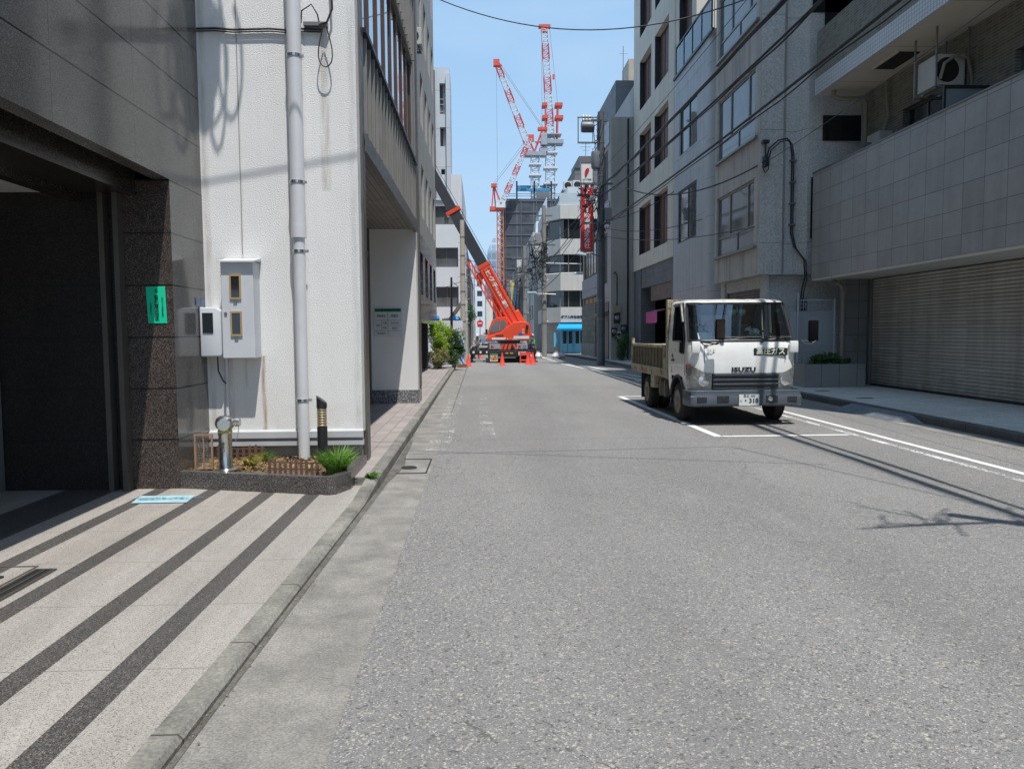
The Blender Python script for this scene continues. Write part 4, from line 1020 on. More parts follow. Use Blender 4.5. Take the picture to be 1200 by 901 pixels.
# roller shutter
m, nt, b = new_mat('roller_shutter_slats'); v = coords(nt); s_ = nt.nodes.new('ShaderNodeSeparateXYZ'); L(nt, v, s_.inputs[0])
fz = math_n(nt, 'FRACT', math_n(nt, 'DIVIDE', s_.outputs[2], .078))
jj = math_n(nt, 'GREATER_THAN', fz, .84)
rw = cellrand(nt, v, (('Z', .078, 0), ('Y', .9, 0)))
base = mixc(nt, 1, ramp(nt, noise(nt, scaled(nt, v, (1, .3, 3)), 1.2, 4), .3, .7, (.54, .50, .44), (.64, .595, .53)), ramp(nt, rw, 0, 1, (.88, .88, .88), (1.06, 1.06, 1.06)), 'MULTIPLY')
stn = ramp(nt, noise(nt, scaled(nt, v, (1, 1.6, .15)), 1.4, 5, .65), .45, .8, (1, 1, 1), (.62, .58, .52)); base = mixc(nt, 1, base, stn, 'MULTIPLY')
mr = nt.nodes.new('ShaderNodeMapRange'); mr.inputs[1].default_value = .15; mr.inputs[2].default_value = .7; mr.inputs[3].default_value = .5; mr.inputs[4].default_value = 0; L(nt, s_.outputs[2], mr.inputs[0])
base = mixc(nt, math_n(nt, 'MULTIPLY', mr.outputs[0], ramp(nt, noise(nt, v, 4, 5), .3, .7)), base, (.16, .14, .12))
L(nt, mixc(nt, math_n(nt, 'MULTIPLY', jj, .8), base, (.07, .065, .06)), b.inputs['Base Color'])
hgt = math_n(nt, 'MULTIPLY', math_n(nt, 'SINE', math_n(nt, 'MULTIPLY', fz, 3.1416)), 1)
hgt = math_n(nt, 'ADD', hgt, math_n(nt, 'MULTIPLY', noise(nt, scaled(nt, v, (1, .9, 9)), 1.3, 2), 1.2))
bn = nt.nodes.new('ShaderNodeBump'); bn.inputs['Strength'].default_value = .8; bn.inputs['Distance'].default_value = .015; L(nt, hgt, bn.inputs['Height']); L(nt, bn.outputs[0], b.inputs['Normal'])
b.inputs['Roughness'].default_value = .5; b.inputs['Metallic'].default_value = .2; M['shutter'] = m
RS = thing('roller_shutter', (10.43, 12, .13), 'wide closed beige roller shutter under the tiled balcony', 'roller shutter')
mb = MB(); mb.quad((10.44, -6, .17), (10.44, 20.2, .17), (10.44, 20.2, 2.96), (10.44, -6, 2.96)); part('curtain', mb, M['shutter'], RS, fixn=False)
part('bottom_bar', MB().box(10.40, 10.47, -6, 20.2, .132, .19), M['black'], RS)
part('guide_rail', MB().box(10.36, 10.43, 20.2, 20.34, .13, 2.96), M['alu'], RS)
part('lock', MB().box(10.39, 10.435, 13.6, 13.85, .30, .34), M['black'], RS)
M['dk_tile'] = mat('dark_wall_tile', (.20, .20, .195), .35, var=.12, vs=1.5, joints=[('X', .36, .05, .012), ('Z', .45, .13, .012), ('Y', .36, 0, .012)], jc=(.04, .04, .04))
mb = MB(); mb.box(9.78, 15, 20.35, 20.8, .13, 2.963); mb.box(10.5, 15, 20.2, 20.349, .13, 2.963); part('tiled_pier', mb, M['dk_tile'], B5)
part('nameplate', MB().box(10.02, 10.17, 20.335, 20.349, 1.0, 1.35), mat('dull_plate', (.2, .19, .15), .4, .4), B5)
part('switch', MB().box(10.16, 10.22, 20.335, 20.349, 1.55, 1.66), M['alu'], B5)
t = thing('downpipe', (9.58, 20.2, .13), 'beige downpipe elbowed under the balcony beside the dark tiled pier', 'downpipe')
M['pipe_b'] = mat('beige_pipe', (.27, .25, .20), .5, var=.1)
part('pipe', MB().tube([(9.50, 20.5, 2.93), (9.50, 20.25, 2.85), (9.60, 20.22, 2.78), (9.62, 20.2, 2.6), (9.62, 20.2, .2)], .055, 12), M['pipe_b'], t, smooth=True)
part('collar', MB().lathe([(.055, 1.4), (.07, 1.4), (.07, 1.45), (.055, 1.45)], (9.62, 20.2, 0), 12).lathe([(.055, 2.5), (.075, 2.5), (.075, 2.6), (.055, 2.6)], (9.62, 20.2, 0), 12), M['pipe_b'], t)
# mesh fence / gate
t = thing('mesh_fence', (9.1, 20.6, .13), 'pale grey mesh fence with translucent panel between the two right buildings', 'fence')
M['fence_w'] = mat('pale_fence_paint', (.42, .44, .46), .5, var=.05)
mb = MB(); mb.tube([(8.52, 20.45, .13), (8.52, 20.45, 2.62)], .035, 8); mb.tube([(9.52, 20.45, .13), (9.52, 20.45, 2.45)], .03, 8); part('post', mb, M['fence_w'], t)
mb = MB(); 
for i in range(1, 14): mb.tube([(8.52 + i / 14, 20.45, .6), (8.52 + i / 14, 20.45, 2.43)], .006, 4)
for i in range(19): mb.tube([(8.52, 20.452, .62 + i * .1), (9.52, 20.452, .62 + i * .1)], .005 if i < 18 else .018, 4)
part('mesh', mb, M['fence_w'], t)
part('screen_panel', MB().box(8.35, 9.5, 20.50, 20.515, .95, 2.12), mat('frosted_panel', (.40, .42, .44), .35, var=.06), t)
t = thing('planter', (9.2, 19.9, .13), 'grey granite box planter with low evergreen leaves beside the shutter', 'planter')
mb = MB(); mb.box(8.34, 9.95, 19.55, 19.67, .13, .73); mb.box(8.34, 8.46, 19.67, 20.3, .13, .73); mb.box(9.83, 9.95, 19.67, 20.3, .13, .73); part('wall', mb, mat('planter_tile', (.28, .275, .265), .4, var=.1, fine=.2, fs=90, joints=[('X', .47, .33, .012), ('Z', .62, .12, .012)], jc=(.05, .05, .05)), t)
part('soil', MB().box(8.46, 9.83, 19.67, 20.3, .13, .66), mat('planter_soil', (.05, .035, .025), .9), t)
o = thing('planter_shrub', (9.0, 19.95, .66), 'low dark leafy shrub growing in the grey granite box planter', 'shrub')
mb = MB(); leaves(mb, (8.95, 19.95, .84), (.52, .3, .22), 900, .07, rnd, clumps=14); leaves(mb, (9.5, 19.95, .76), (.32, .25, .12), 200, .06, rnd, clumps=6); part('foliage', mb, M['bush2'], o, fixn=False)
part('stem', MB().tube([(8.8, 19.95, .62), (8.75, 19.95, .85)], .012, 5).tube([(9.05, 19.95, .62), (9.1, 19.95, .85)], .012, 5), M['bark'], o)

# things on the balcony
M['ac_shade'] = M['ac']
o = ac_unit('air_conditioner', 9.95, 16.6, 6.72, 'ivory air conditioner hung under the upper balcony slab', .62, .7, .68, rz=R(0))
part('bracket', MB().box(-.36, -.33, -.42, -.38, -.02, 1.22).box(.33, .36, -.42, -.38, -.02, 1.22).box(-.36, -.33, .38, .42, -.02, 1.22).box(.33, .36, .38, .42, -.02, 1.22).box(-.36, .36, -.42, -.39, -.04, -.005).box(-.36, .36, .39, .42, -.04, -.005), M['alu'], o, local=True)
part('pipe', MB().tube([(-.25, -.4, .15), (-.2, -.45, .45), (.05, -.48, .62), (.3, -.46, .55), (.42, -.4, .2), (.42, -.38, -.5)], .035, 8), M['pipe_b'], o, local=True, smooth=True)
t = thing('balcony_screen', (9.9, 13.1, 5), 'pale rectangular partition screen standing on the balcony below the air conditioner', 'screen')
part('panel', MB().box(9.34, 10.2, 15.40, 15.42, 3.4, 6.42), mat('frosted_screen', (.22, .25, .26), .35, var=.04), t)
mb = MB(); mb.box(9.30, 9.34, 15.38, 15.44, 3.36, 6.48); mb.box(10.2, 10.24, 15.38, 15.44, 3.36, 6.48); mb.box(9.34, 10.2, 15.38, 15.44, 6.422, 6.48); part('frame', mb, M['black'], t)
t = thing('downpipe', (9.75, 19.6, 3.4), 'beige pipe elbowed from the upper slab down onto the balcony', 'downpipe')
part('pipe', MB().tube([(9.4, 20.5, 7.93), (9.4, 20.5, 7.80), (9.55, 20.45, 7.72), (10.15, 20.4, 7.70), (10.22, 20.4, 7.6), (10.22, 20.4, 3.4)], .06, 12), M['pipe_b'], t, smooth=True)
part('collar', MB().lathe([(.06, 6.0), (.078, 6.0), (.078, 6.06), (.06, 6.06)], (10.22, 20.4, 0), 12), M['pipe_b'], t)
t = thing('wall_cabinet', (10.2, 17.9, 5), 'ivory equipment box with a cable pipe on the balcony wall', 'cabinet')
part('casing', MB().box(10.02, 10.39, 19.3, 19.9, 5.2, 6.6), M['ac'], t, bevel=.015); part('conduit', MB().tube([(10.3, 19.5, 7.9), (10.3, 19.5, 7.6), (10.33, 19.45, 7.0), (10.22, 19.5, 6.59)], .035, 8), M['pipe_b'], t, smooth=True)
part('valve', MB().tube([(10.02, 19.7, 6.35), (9.93, 19.7, 6.35)], .06, 10), M['alu'], t)
t = thing('ceiling_vent', (9.8, 17.0, 7.95), 'dark rectangular louvre in the underside of the upper balcony', 'vent')
part('louvre', MB().box(9.6, 10.1, 17.7, 18.8, 7.93, 7.957), M['black'], t); part('frame', MB().box(9.55, 9.595, 17.65, 18.85, 7.925, 7.957).box(10.105, 10.15, 17.65, 18.85, 7.925, 7.957), M['slab'], t)

# ================================================================== RIGHT 2: rough concrete building
M['conc_l'] = mat('light_rough_concrete', (.70, .675, .635), .9, var=.06, vs=1.0, fine=.45, fs=22, streak=.18, bump=1, bs=26, joints=[('Z', 3.15, .95, .012)], jc=(.2, .2, .19))
M['conc_board'] = mat('streaked_concrete_apron', (.58, .555, .51), .85, var=.12, vs=1.3, fine=.25, fs=50, streak=.7, bump=.5, bs=30)
ho = [(22.0, 25.75, a, b_) for a, b_ in ((4.05, 6.0), (7.15, 9.15), (10.4, 12.4))]
B6 = thing('concrete_building', (10, 24, 0), 'rough grey concrete building with wide three-pane windows behind the truck', 'building')
F6 = Face('W', 7.9); S6 = Face('S', 21.75)
mb = MB(); face_wall(mb, F6, 21.75, 26.0, 3.2, 15, ho, .16)
mb.quad((7.9, 21.75, 3.2), (13, 21.75, 3.2), (13, 26, 3.2), (7.9, 26, 3.2)); mb.quad((7.9, 26, 3.2), (13, 26, 3.2), (13, 26, 15), (7.9, 26, 15)); mb.quad((7.9, 21.75, 15), (13, 21.75, 15), (13, 26, 15), (7.9, 26, 15))
part('street_wall', mb, M['conc_board'], B6, fixn=False)
mb = MB(); mb.prism([(7.9, 21.749), (8.55, 21.749), (8.72, 22.0), (9.0, 22.0), (9.2, 21.6), (12.8, 21.6), (12.8, 22.3), (7.93, 22.3)], 'Z', 3.202, 15); part('side_wall', mb, M['conc_l'], B6)
for h in ho:
    fr = window(B6, F6, *h, cols=1, frame=M['alu'], pane=M['pane_mid'], d=.06, rows=[h[2] + .62], fw=.07)
    mb = MB()
    for y in (22.9, 24.55): mb.box(7.955, 8.01, y - .04, y + .04, h[2] + .66, h[3] - .07)
    mb.box(7.96, 8.005, 23.8, 23.85, h[2] + .07, h[2] + .58)
    part('mullion', mb, M['alu'], fr)
    part('window_ledge', MB().box(7.80, 7.9, h[0] - .05, h[1] + .05, h[2] - .07, h[2] - .005), M['alu'], B6)
mb = MB(); mb.box(8.25, 13, 22.1, 22.25, .13, 3.198); mb.box(8.15, 8.26, 21.9, 22.3, .13, 3.198); mb.box(8.15, 8.3, 25.6, 26, .13, 3.198); mb.box(8.2, 8.3, 22.3, 25.6, 2.85, 3.198); part('ground_floor_wall', mb, M['conc_l'], B6)
mb = MB(); mb.quad((8.26, 22.3, .13), (8.26, 25.6, .13), (8.26, 25.6, 2.85), (8.26, 22.3, 2.85)); part('shutter', mb, mat('dark_slat_shutter', (.10, .10, .10), .5, .3, joints=[('Z', .09, 0, .03)], jc=(.02, .02, .02)), B6, fixn=False)
for z in (6.9, 10.05): part('vent', MB().box(9.6, 10.7, 21.57, 21.598, z, z + .7), M['pane_dark'], B6)
part('side_window', MB().box(9.3, 11.2, 21.57, 21.598, 4.2, 5.9), M['pane_dark'], B6)
part('side_window', MB().box(9.25, 11.2, 21.57, 21.598, 10.4, 12.0), M['pane_dark'], B6)
t = thing('cable_riser', (8.9, 21.7, 3), 'bundle of black cables looping over and running down the rough concrete wall', 'cables')
mb = MB()
arc = [(8.02, 21.66, 6.35), (8.1, 21.62, 6.7), (8.35, 21.6, 6.92), (8.62, 21.64, 6.98), (8.82, 21.9, 6.9), (8.88, 21.93, 6.6), (8.88, 21.93, 4.4), (8.95, 21.85, 4.0), (9.12, 21.55, 3.6), (9.15, 21.54, 3.1), (9.1, 21.6, 2.8), (9.12, 21.95, 1.6)]
mb.tube(arc, .022, 7); mb.tube([(x + .05, y - .02, z - .05) for x, y, z in arc], .018, 6); part('cable', mb, M['cable'], t, smooth=True)
for z in (6.4, 5.8, 5.2, 4.6): part('clip', MB().box(8.82, 9.0, 21.88, 21.97, z, z + .05), M['alu'], t)
t = thing('cable_bracket', (8.0, 21.6, 6.3), 'black insulator bracket where overhead cables reach the concrete wall', 'bracket')
part('arm', MB().box(7.92, 8.1, 21.58, 21.745, 6.85, 6.93).box(7.96, 8.06, 21.5, 21.745, 6.2, 6.45).tube([(7.99, 21.6, 6.9), (7.99, 21.6, 6.3)], .02, 6), M['cable'], t)
part('loop', MB().tube([(7.95, 21.55, 6.35), (7.88, 21.5, 6.15), (7.95, 21.5, 6.0), (8.05, 21.52, 6.1), (8.08, 21.55, 6.3)], .015, 6).tube([(8.0, 21.5, 6.5), (7.85, 21.45, 6.42), (7.9, 21.45, 6.2), (8.02, 21.5, 6.25)], .012, 6), M['cable'], t)
def meter(x, y, z, label, s=1, rz=0, dark=True, grp='meters fixed on the right walls'):
    o = thing('electricity_meter', (x, y, z), label, 'electricity meter', None, rz=rz)
    part('housing', MB().box(-.11 * s, .11 * s, -.07, .07, 0, .34 * s), M['black'] if dark else M['pvc'], o, local=True, bevel=.02)
    part('dial', MB().lathe([(0, -.085), (.07 * s, -.085), (.08 * s, -.07)], (0, 0, .2 * s), 16, 'Y'), M['lamp_glass'] if dark else M['pane_dark'], o, local=True)
    return o
meter(9.28, 22.02, 2.1, 'black electricity meter on the recessed wall above the mesh fence', 1.25)
meter(9.05, 22.02, 1.55, 'small pale meter below the black one on the recessed wall', .8, dark=False)

# ================================================================== RIGHT 3: blue-grey sided building
M['siding'] = mat('blue_grey_metal_siding', (.44, .455, .47), .45, 0, var=.06, vs=.8, streak=.2, joints=[('Y', .42, .1, .012), ('Z', 2.6, .6, .014)], jc=(.11, .13, .15))
M['curve'] = mat('blue_grey_smooth_panel', (.45, .47, .49), .4, 0, var=.05, vs=.8, streak=.12, joints=[('Z', 1.3, .4, .012)], jc=(.12, .14, .16))
ho = [(28.2, 30.9, 5.1, 7.15), (28.2, 30.7, 8.5, 10.3)]
B7 = thing('siding_building', (10, 29, 0), 'blue-grey metal clad building with rounded corner and roof railing', 'building')
F7 = Face('W', 7.9)
mb = MB(); face_wall(mb, F7, 27.0, 31.55, .13, 11.7, ho, .12); mb.quad((7.9, 31.55, .13), (13, 31.55, .13), (13, 31.55, 11.7), (7.9, 31.55, 11.7)); mb.quad((7.9, 26.1, 11.7), (13, 26.1, 11.7), (13, 31.55, 11.7), (7.9, 31.55, 11.7))
part('street_wall', mb, M['siding'], B7, fixn=False)
pts = [(7.9, 27.0)] + [(8.8 - .9 * math.cos(R(a)), 27.0 - .9 * math.sin(R(a))) for a in range(10, 91, 10)] + [(13, 26.1)]
mb = MB(); mb.add([(x, y, z) for z in (.13, 11.7) for x, y in pts], [(i, i + 1, i + 1 + len(pts), i + len(pts)) for i in range(len(pts) - 1)])
mb2 = MB(); part('rounded_corner', mb, M['curve'], B7, smooth=True, fixn=False)
for h in ho: window(B7, F7, *h, cols=2, frame=M['black'], pane=M['pane_mid'], d=.05, fw=.07)
mb = MB(); mb.box(7.84, 7.94, 26.3, 31.6, 11.702, 11.80); part('roof_edge', mb, M['black'], B7)
RL = thing('roof_railing', (8, 29, 11.8), 'black roof railing with glass panels above the blue-grey siding', 'railing')
mb = MB()
for y in (26.6, 27.8, 29.0, 30.2, 31.4): mb.box(7.90, 7.95, y - .025, y + .025, 11.802, 12.9)
mb.box(7.89, 7.96, 26.6, 31.4, 12.902, 12.96); mb.box(7.95, 9.4, 26.57, 26.62, 12.902, 12.96)
for x in (8.4, 8.9, 9.35): mb.box(x, x + .04, 26.57, 26.62, 11.802, 12.9)
part('post', mb, M['black'], RL)
mb = MB()
for i in range(14): mb.box(8.0 + i * .1, 8.015 + i * .1, 26.585, 26.6, 11.802, 12.9)
part('baluster', mb, M['black'], RL)
part('pane', MB().box(7.92, 7.93, 26.65, 31.35, 11.9, 12.85), glass_clear('railing_glass', (.6, .68, .7), .1), RL)
M['cream'] = mat('cream_wall', (.60, .57, .50), .8, var=.05, vs=.5)

# ================================================================== RIGHT 4: beige building with brown windows
M['beige2'] = mat('beige_concrete_grid', (.66, .615, .52), .75, var=.06, vs=.7, streak=.15, joints=[('Y', .83, .2, .012)], jc=(.2, .19, .17))
cols_ = [(32.6, 35.2), (35.9, 38.5)]
ho = [(a, b_, z, z + 2.35) for z in (5.4, 8.95, 12.45, 15.95, 19.45) for a, b_ in cols_]
B8, F8, S8 = building('brown_window_building', 7.9, 14, 31.6, 39.95, 4.7, 24.5, M['beige2'], 'beige building with deep brown window bays and dark garage entry', 'W', ho, t=.5)
M['navy'] = mat('navy_reveal', (.02, .024, .035), .5)
m_br = mat('red_brown_curtain_wall', (.14, .066, .045), .55, var=.15, vs=2)
for i, h in enumerate(ho):
    fr = window(B8, F8, *h, cols=3, frame=M['bronze'], pane=m_br, d=.24, fw=.07)
    part('reveal', MB().box(7.915, 8.13, h[1] - .03, h[1] - .004, h[2] + .006, h[3] - .006), M['navy'], fr)
mb = MB(); FX = Face('W', 7.95); hx = [(29.2, 31.1, z, z + 2.35) for z in (12.45, 15.95, 19.45)]
face_wall(mb, FX, 28.6, 31.59, 11.71, 24.5, hx, .5); mb.quad((7.95, 28.6, 24.5), (13, 28.6, 24.5), (13, 31.59, 24.5), (7.95, 31.59, 24.5))
part('end_bay', mb, M['beige2'], B8, fixn=False)
part('end_wall', MB().quad((7.95, 28.6, 11.71), (13, 28.6, 11.71), (13, 28.6, 24.5), (7.95, 28.6, 24.5)), M['cream'], B8, fixn=False)
for h in hx:
    fr = window(B8, FX, *h, cols=2, frame=M['bronze'], pane=m_br, d=.24, fw=.07)
    part('reveal', MB().box(7.965, 8.18, h[1] - .03, h[1] - .004, h[2] + .006, h[3] - .006), M['navy'], fr)
M['dgrey'] = mat('dark_grey_stone', (.15, .155, .16), .6, var=.1, vs=.8, fine=.15, fs=60, joints=[('Z', 1.35, .2, .015)], jc=(.05, .05, .05))
mb = MB(); mb.box(7.96, 8.7, 38.3, 39.9, .13, 4.698); mb.box(8.0, 8.7, 31.6, 38.3, 3.75, 4.698); mb.box(7.98, 8.6, 31.6, 32.2, .13, 3.74); part('ground_floor_pier', mb, M['dgrey'], B8)
part('lintel_panel', MB().box(8.05, 8.25, 32.2, 36.4, 3.05, 3.748), mat('brownish_panel', (.16, .115, .095), .6), B8)
mb = MB(); mb.box(12.5, 12.7, 31.6, 39.9, .13, 4.69); mb.box(8.7, 12.7, 39.7, 39.9, .13, 4.69); mb.box(8.7, 12.7, 31.6, 31.75, .13, 4.69); part('interior', mb, M['dark_void'], B8)
t = thing('awning', (8.0, 34.8, 2.4), 'small faded pink fabric awning in the dark garage entry', 'awning')
mb = MB(); mb.add([(8.15, 33.8, 2.62), (8.15, 36.1, 2.62), (7.75, 36.1, 2.48), (7.75, 33.8, 2.48), (7.75, 36.1, 2.0), (7.75, 33.8, 2.0)], [(0, 1, 2, 3), (3, 2, 4, 5)])
part('fabric', mb, mat('pink_fabric', (.55, .09, .25), .8, var=.15, vs=3), t, fixn=False); part('bracket', MB().tube([(8.3, 33.9, 2.6), (7.76, 33.9, 2.5)], .02, 5).tube([(8.3, 36.0, 2.6), (7.76, 36.0, 2.5)], .02, 5).tube([(7.76, 33.8, 2.5), (7.76, 36.1, 2.5)], .02, 5), M['alu'], t)

# ================================================================== RIGHT 5: grey house with stone base
M['gwall'] = mat('plain_grey_render', (.38, .365, .335), .85, var=.07, vs=.8, streak=.2)
M['lilac'] = mat('lilac_grey_panel', (.36, .36, .40), .5, var=.06, vs=.8, joints=[('Z', 1.0, .2, .03), ('Y', 3.4, .3, .03)], jc=(.14, .14, .16))
M['stone_b'] = mat('green_grey_stone_block', (.22, .235, .20), .8, var=.15, vs=2, tile=.35, tspec=(('Y', .8, 0), ('Z', .33, 0)), joints=[('Y', .8, 0, .03), ('Z', .33, 0, .03)], jc=(.10, .10, .09))
ho = [(41.0, 42.7, 8.6, 11.2), (41.2, 42.7, 4.2, 6.9)]
B9, F9, S9 = building('grey_house', 6.75, 12, 40.0, 43.0, .13, 12.6, M['gwall'], 'grey rendered building with slanted white roof wall behind the dark utility pole', 'W', ho, t=.2)
for h in ho: window(B9, F9, *h, 2, M['alu'], M['pane_mid'], d=.08, fw=.07)
mb = MB(); mb.box(6.69, 6.748, 40.3, 43.0, 7.1, 8.4); mb.box(6.69, 6.748, 40.3, 43.0, 11.4, 12.6); part('panel', mb, M['lilac'], B9)
part('door', MB().box(6.70, 6.748, 40.6, 42.9, .14, 3.2), M['steel_dark'], B9)
part('door_canopy', MB().prism([(6.75, 2.75), (6.2, 2.5), (6.2, 2.42), (6.75, 2.6)], 'X', 0, 0.01), M['steel_dark'], B9) if False else None
mb = MB(); mb.add([(6.75, 40.6, 2.75), (6.75, 43.6, 2.75), (6.15, 43.6, 2.5), (6.15, 40.6, 2.5), (6.15, 43.6, 2.42), (6.15, 40.6, 2.42), (6.75, 43.6, 2.6), (6.75, 40.6, 2.6)], [(0, 1, 2, 3), (3, 2, 4, 5), (5, 4, 6, 7), (0, 3, 5, 7), (1, 6, 4, 2)]); part('door_canopy', mb, M['steel_dark'], B9)
part('wall_pipe', MB().tube([(7.62, 39.93, .2), (7.62, 39.93, 12.5)], .05, 8), M['black'], B9)
mb = MB(); mb.add([(6.9, 40.1, 12.61), (8.3, 40.1, 12.61), (8.3, 40.1, 14.8)], [(0, 1, 2)]); mb.add([(6.9, 43, 12.61), (8.3, 43, 12.61), (8.3, 43, 14.8)], [(0, 1, 2)]); mb.add([(6.9, 40.1, 12.61), (8.3, 40.1, 14.8), (8.3, 43, 14.8), (6.9, 43, 12.61)], [(0, 1, 2, 3)])
part('slant_wall', mb, M['wht'], B9, fixn=False)
part('penthouse', MB().box(7.5, 11, 43.01, 50, 12.0, 15.4), M['dgrey'], B9)
part('roof_tank', MB().box(8.4, 10, 44, 46, 15.401, 16.9), mat('beige_tank', (.45, .40, .33), .7), B9)
part('aerial', MB().tube([(8.0, 43.5, 15.4), (8.0, 43.5, 17.4)], .02, 5).tube([(7.75, 43.5, 17.0), (8.25, 43.5, 17.0)], .015, 5), M['alu'], B9)
ho = [(43.4, 50.6, 5.0, 7.1), (43.6, 50.8, 3.35, 3.75)]
B9b, F9b, S9b = building('stone_faced_house', 6.75, 12, 43.01, 51.0, .13, 7.5, M['gwall'], 'low building with lilac panels and green-grey stone blocks left of the pole', 'W', ho, t=.2)
window(B9b, F9b, *ho[0], 6, M['bronze'], mat('warm_reflecting_pane', (.42, .36, .27), .15, var=.5, vs=.8, spec=.8), d=.08, fw=.12)
window(B9b, F9b, *ho[1], 4, M['bronze'], M['brass'], d=.08)
part('panel', MB().box(6.68, 6.748, 43.2, 51.0, 3.8, 4.95), M['lilac'], B9b)
part('stone_base', MB().box(6.66, 6.748, 45.0, 51.0, .9, 3.3), M['stone_b'], B9b); part('plinth', MB().box(6.62, 6.748, 45.0, 51.02, .13, .898), M['concrete'], B9b)
part('upper_setback', MB().box(8.6, 12, 43.02, 50.9, 7.51, 12.6), M['gwall'], B9b)
meter(7.05, 39.9, 2.05, 'black electricity meter topmost of the group on the grey rendered wall', 1.5)
meter(6.90, 39.9, 1.35, 'black meter at lower left of the group on grey wall', 1.4)
meter(7.14, 39.9, 1.25, 'small grey meter between the black ones on the grey wall', 1.1, dark=False)
meter(7.40, 39.9, 1.5, 'black meter at lower right beside the wall pipe', 1.4)
t = thing('junction_box', (7.0, 39.9, 2.6), 'tan rectangular box on the grey wall above the meters', 'junction box')
part('casing', MB().box(6.83, 7.23, 39.78, 39.995, 2.62, 2.98), mat('tan_box', (.33, .28, .18), .6), t, bevel=.01); part('conduit', MB().tube([(7.05, 39.9, 2.98), (7.05, 39.9, 4.5), (6.95, 39.9, 4.7), (6.85, 39.9, 4.6)], .03, 6), M['cable'], t)
bush('shrub', (7.2, 39.2, .85), (.52, .45, .8), 2000, .055, M['bush2'], 'dark ivy-like shrub against the grey wall behind the truck bed', z0=.13, cat='shrub')

# ================================================================== RIGHT 6: rounded concrete corner building with blue shop
M['conc6'] = mat('pale_grey_concrete_band', (.58, .555, .51), .8, var=.07, vs=.6, streak=.25)
B10 = thing('corner_building', (9, 62, 0), 'pale concrete corner building with curved window bands above a blue shop', 'building')
def corner(x0, y0, cut, x1, y1): return [(x0, y1), (x0, y0 + cut), (x0 + cut * .6, y0), (x1, y0), (x1, y1)]
def ring_prism(pts, z0, z1): return MB().prism(pts, 'Z', z0, z1)
out_ = corner(5.0, 58, 1.6, 14, 68); inn = corner(5.35, 58.3, 1.5, 13.8, 67.8)
for a, b_ in ((2.35, 3.5), (4.75, 6.1), (7.45, 8.6), (10.1, 11.1)): part('spandrel', ring_prism(out_, a, b_), M['conc6'], B10)
for a, b_ in ((3.5, 4.75), (6.1, 7.45), (8.6, 10.1)):
    fr = part('window', ring_prism(inn, a + .002, b_ - .002), M['pane_dark'], B10)
    for x in (5.97, 6.6, 7.5, 8.4, 9.3): part('mullion', MB().box(x - .04, x + .04, 58.22, 58.298, a + .004, b_ - .004), M['alu'], fr)
    for y in (60, 62, 64, 66): part('mullion', MB().box(5.27, 5.348, y - .04, y + .04, a + .004, b_ - .004), M['alu'], fr)
part('ground_floor_wall', ring_prism(corner(5.2, 58.35, 1.5, 13.8, 67.8), 0, 2.348), M['concrete'], B10)
mb = MB(); mb.box(6.6, 13.5, 58.9, 67.5, 11.102, 12.6); part('upper_storey', mb, M['wht2'], B10)
part('balcony_rail', MB().box(5.9, 13.9, 58.1, 58.14, 11.102, 12.0).box(5.1, 5.14, 60, 67.9, 11.102, 12.0), mat('pale_glass_rail', (.50, .56, .58), .1), B10)
text('lettering', 'ダブル弁当会館', .24, M['ink'], B10, (6.82, 57.985, 2.75), ext=.01, bold=.006)
M['awn_blue'] = mat('bright_blue_awning_fabric', (.0, .32, .72), .75, var=.05)
t = thing('shop_awning', (6.9, 57.6, 2.3), 'bright blue awning over the light blue shopfront', 'awning')
mb = MB(); mb.add([(5.95, 58.32, 2.34), (8.2, 58.32, 2.34), (8.0, 57.3, 1.92), (5.6, 57.3, 1.92), (8.0, 57.3, 1.80), (5.6, 57.3, 1.80)], [(0, 1, 2, 3), (3, 2, 4, 5)])
part('fabric', mb, M['awn_blue'], t, fixn=False); part('frame', MB().tube([(5.6, 57.32, 1.81), (5.62, 58.3, 1.9)], .02, 5).tube([(8.0, 57.32, 1.81), (8.15, 58.3, 1.9)], .02, 5), M['alu'], t)
M['shop_blue'] = mat('light_blue_shop_paint', (.14, .42, .58), .5, var=.06)
t = thing('shopfront', (7, 58.2, 0), 'light blue wooden shopfront with glazed double doors under the awning', 'shopfront')
part('frame', MB().box(5.98, 6.1, 58.2, 58.34, 0, 1.9).box(6.95, 7.05, 58.2, 58.34, 0, 1.9).box(7.8, 7.92, 58.2, 58.34, 0, 1.9).box(6.1, 7.8, 58.21, 58.34, 1.8, 1.9), M['shop_blue'], t)
for x in (6.12, 6.54, 7.07, 7.45):
    d_ = part('door', MB().box(x, x + .38, 58.24, 58.3, .02, .75).box(x, x + .05, 58.24, 58.3, .75, 1.79).box(x + .33, x + .38, 58.24, 58.3, .75, 1.79).box(x + .05, x + .33, 58.24, 58.3, 1.7, 1.79), M['shop_blue'], t)
    part('pane', MB().box(x + .05, x + .33, 58.27, 58.285, .75, 1.7), M['pane_dark'], d_)
part('side_panel', MB().box(5.5, 5.95, 58.62, 58.68, .5, 1.6), M['shop_blue'], t)
t = thing('sandwich_board', (7.9, 56.9, 0), 'tall narrow light blue sign board standing outside the blue shop', 'sign board')
part('board', MB().prism([(7.60, .05), (8.0, .05), (7.86, 1.4), (7.78, 1.4)], 'Y', 56.9, 56.95), mat('board_blue', (.3, .55, .66), .5), t)
part('stand', MB().box(7.3, 8.3, 56.7, 57.1, .0, .06), mat('board_base', (.5, .44, .34), .6), t)
mb = MB(); mb.box(8.3, 16, 62.05, 100, 11.2, 15.8)
B11 = thing('brown_tall_block', (12, 84, 0), 'tall brown block with plain side wall behind the corner building', 'building')
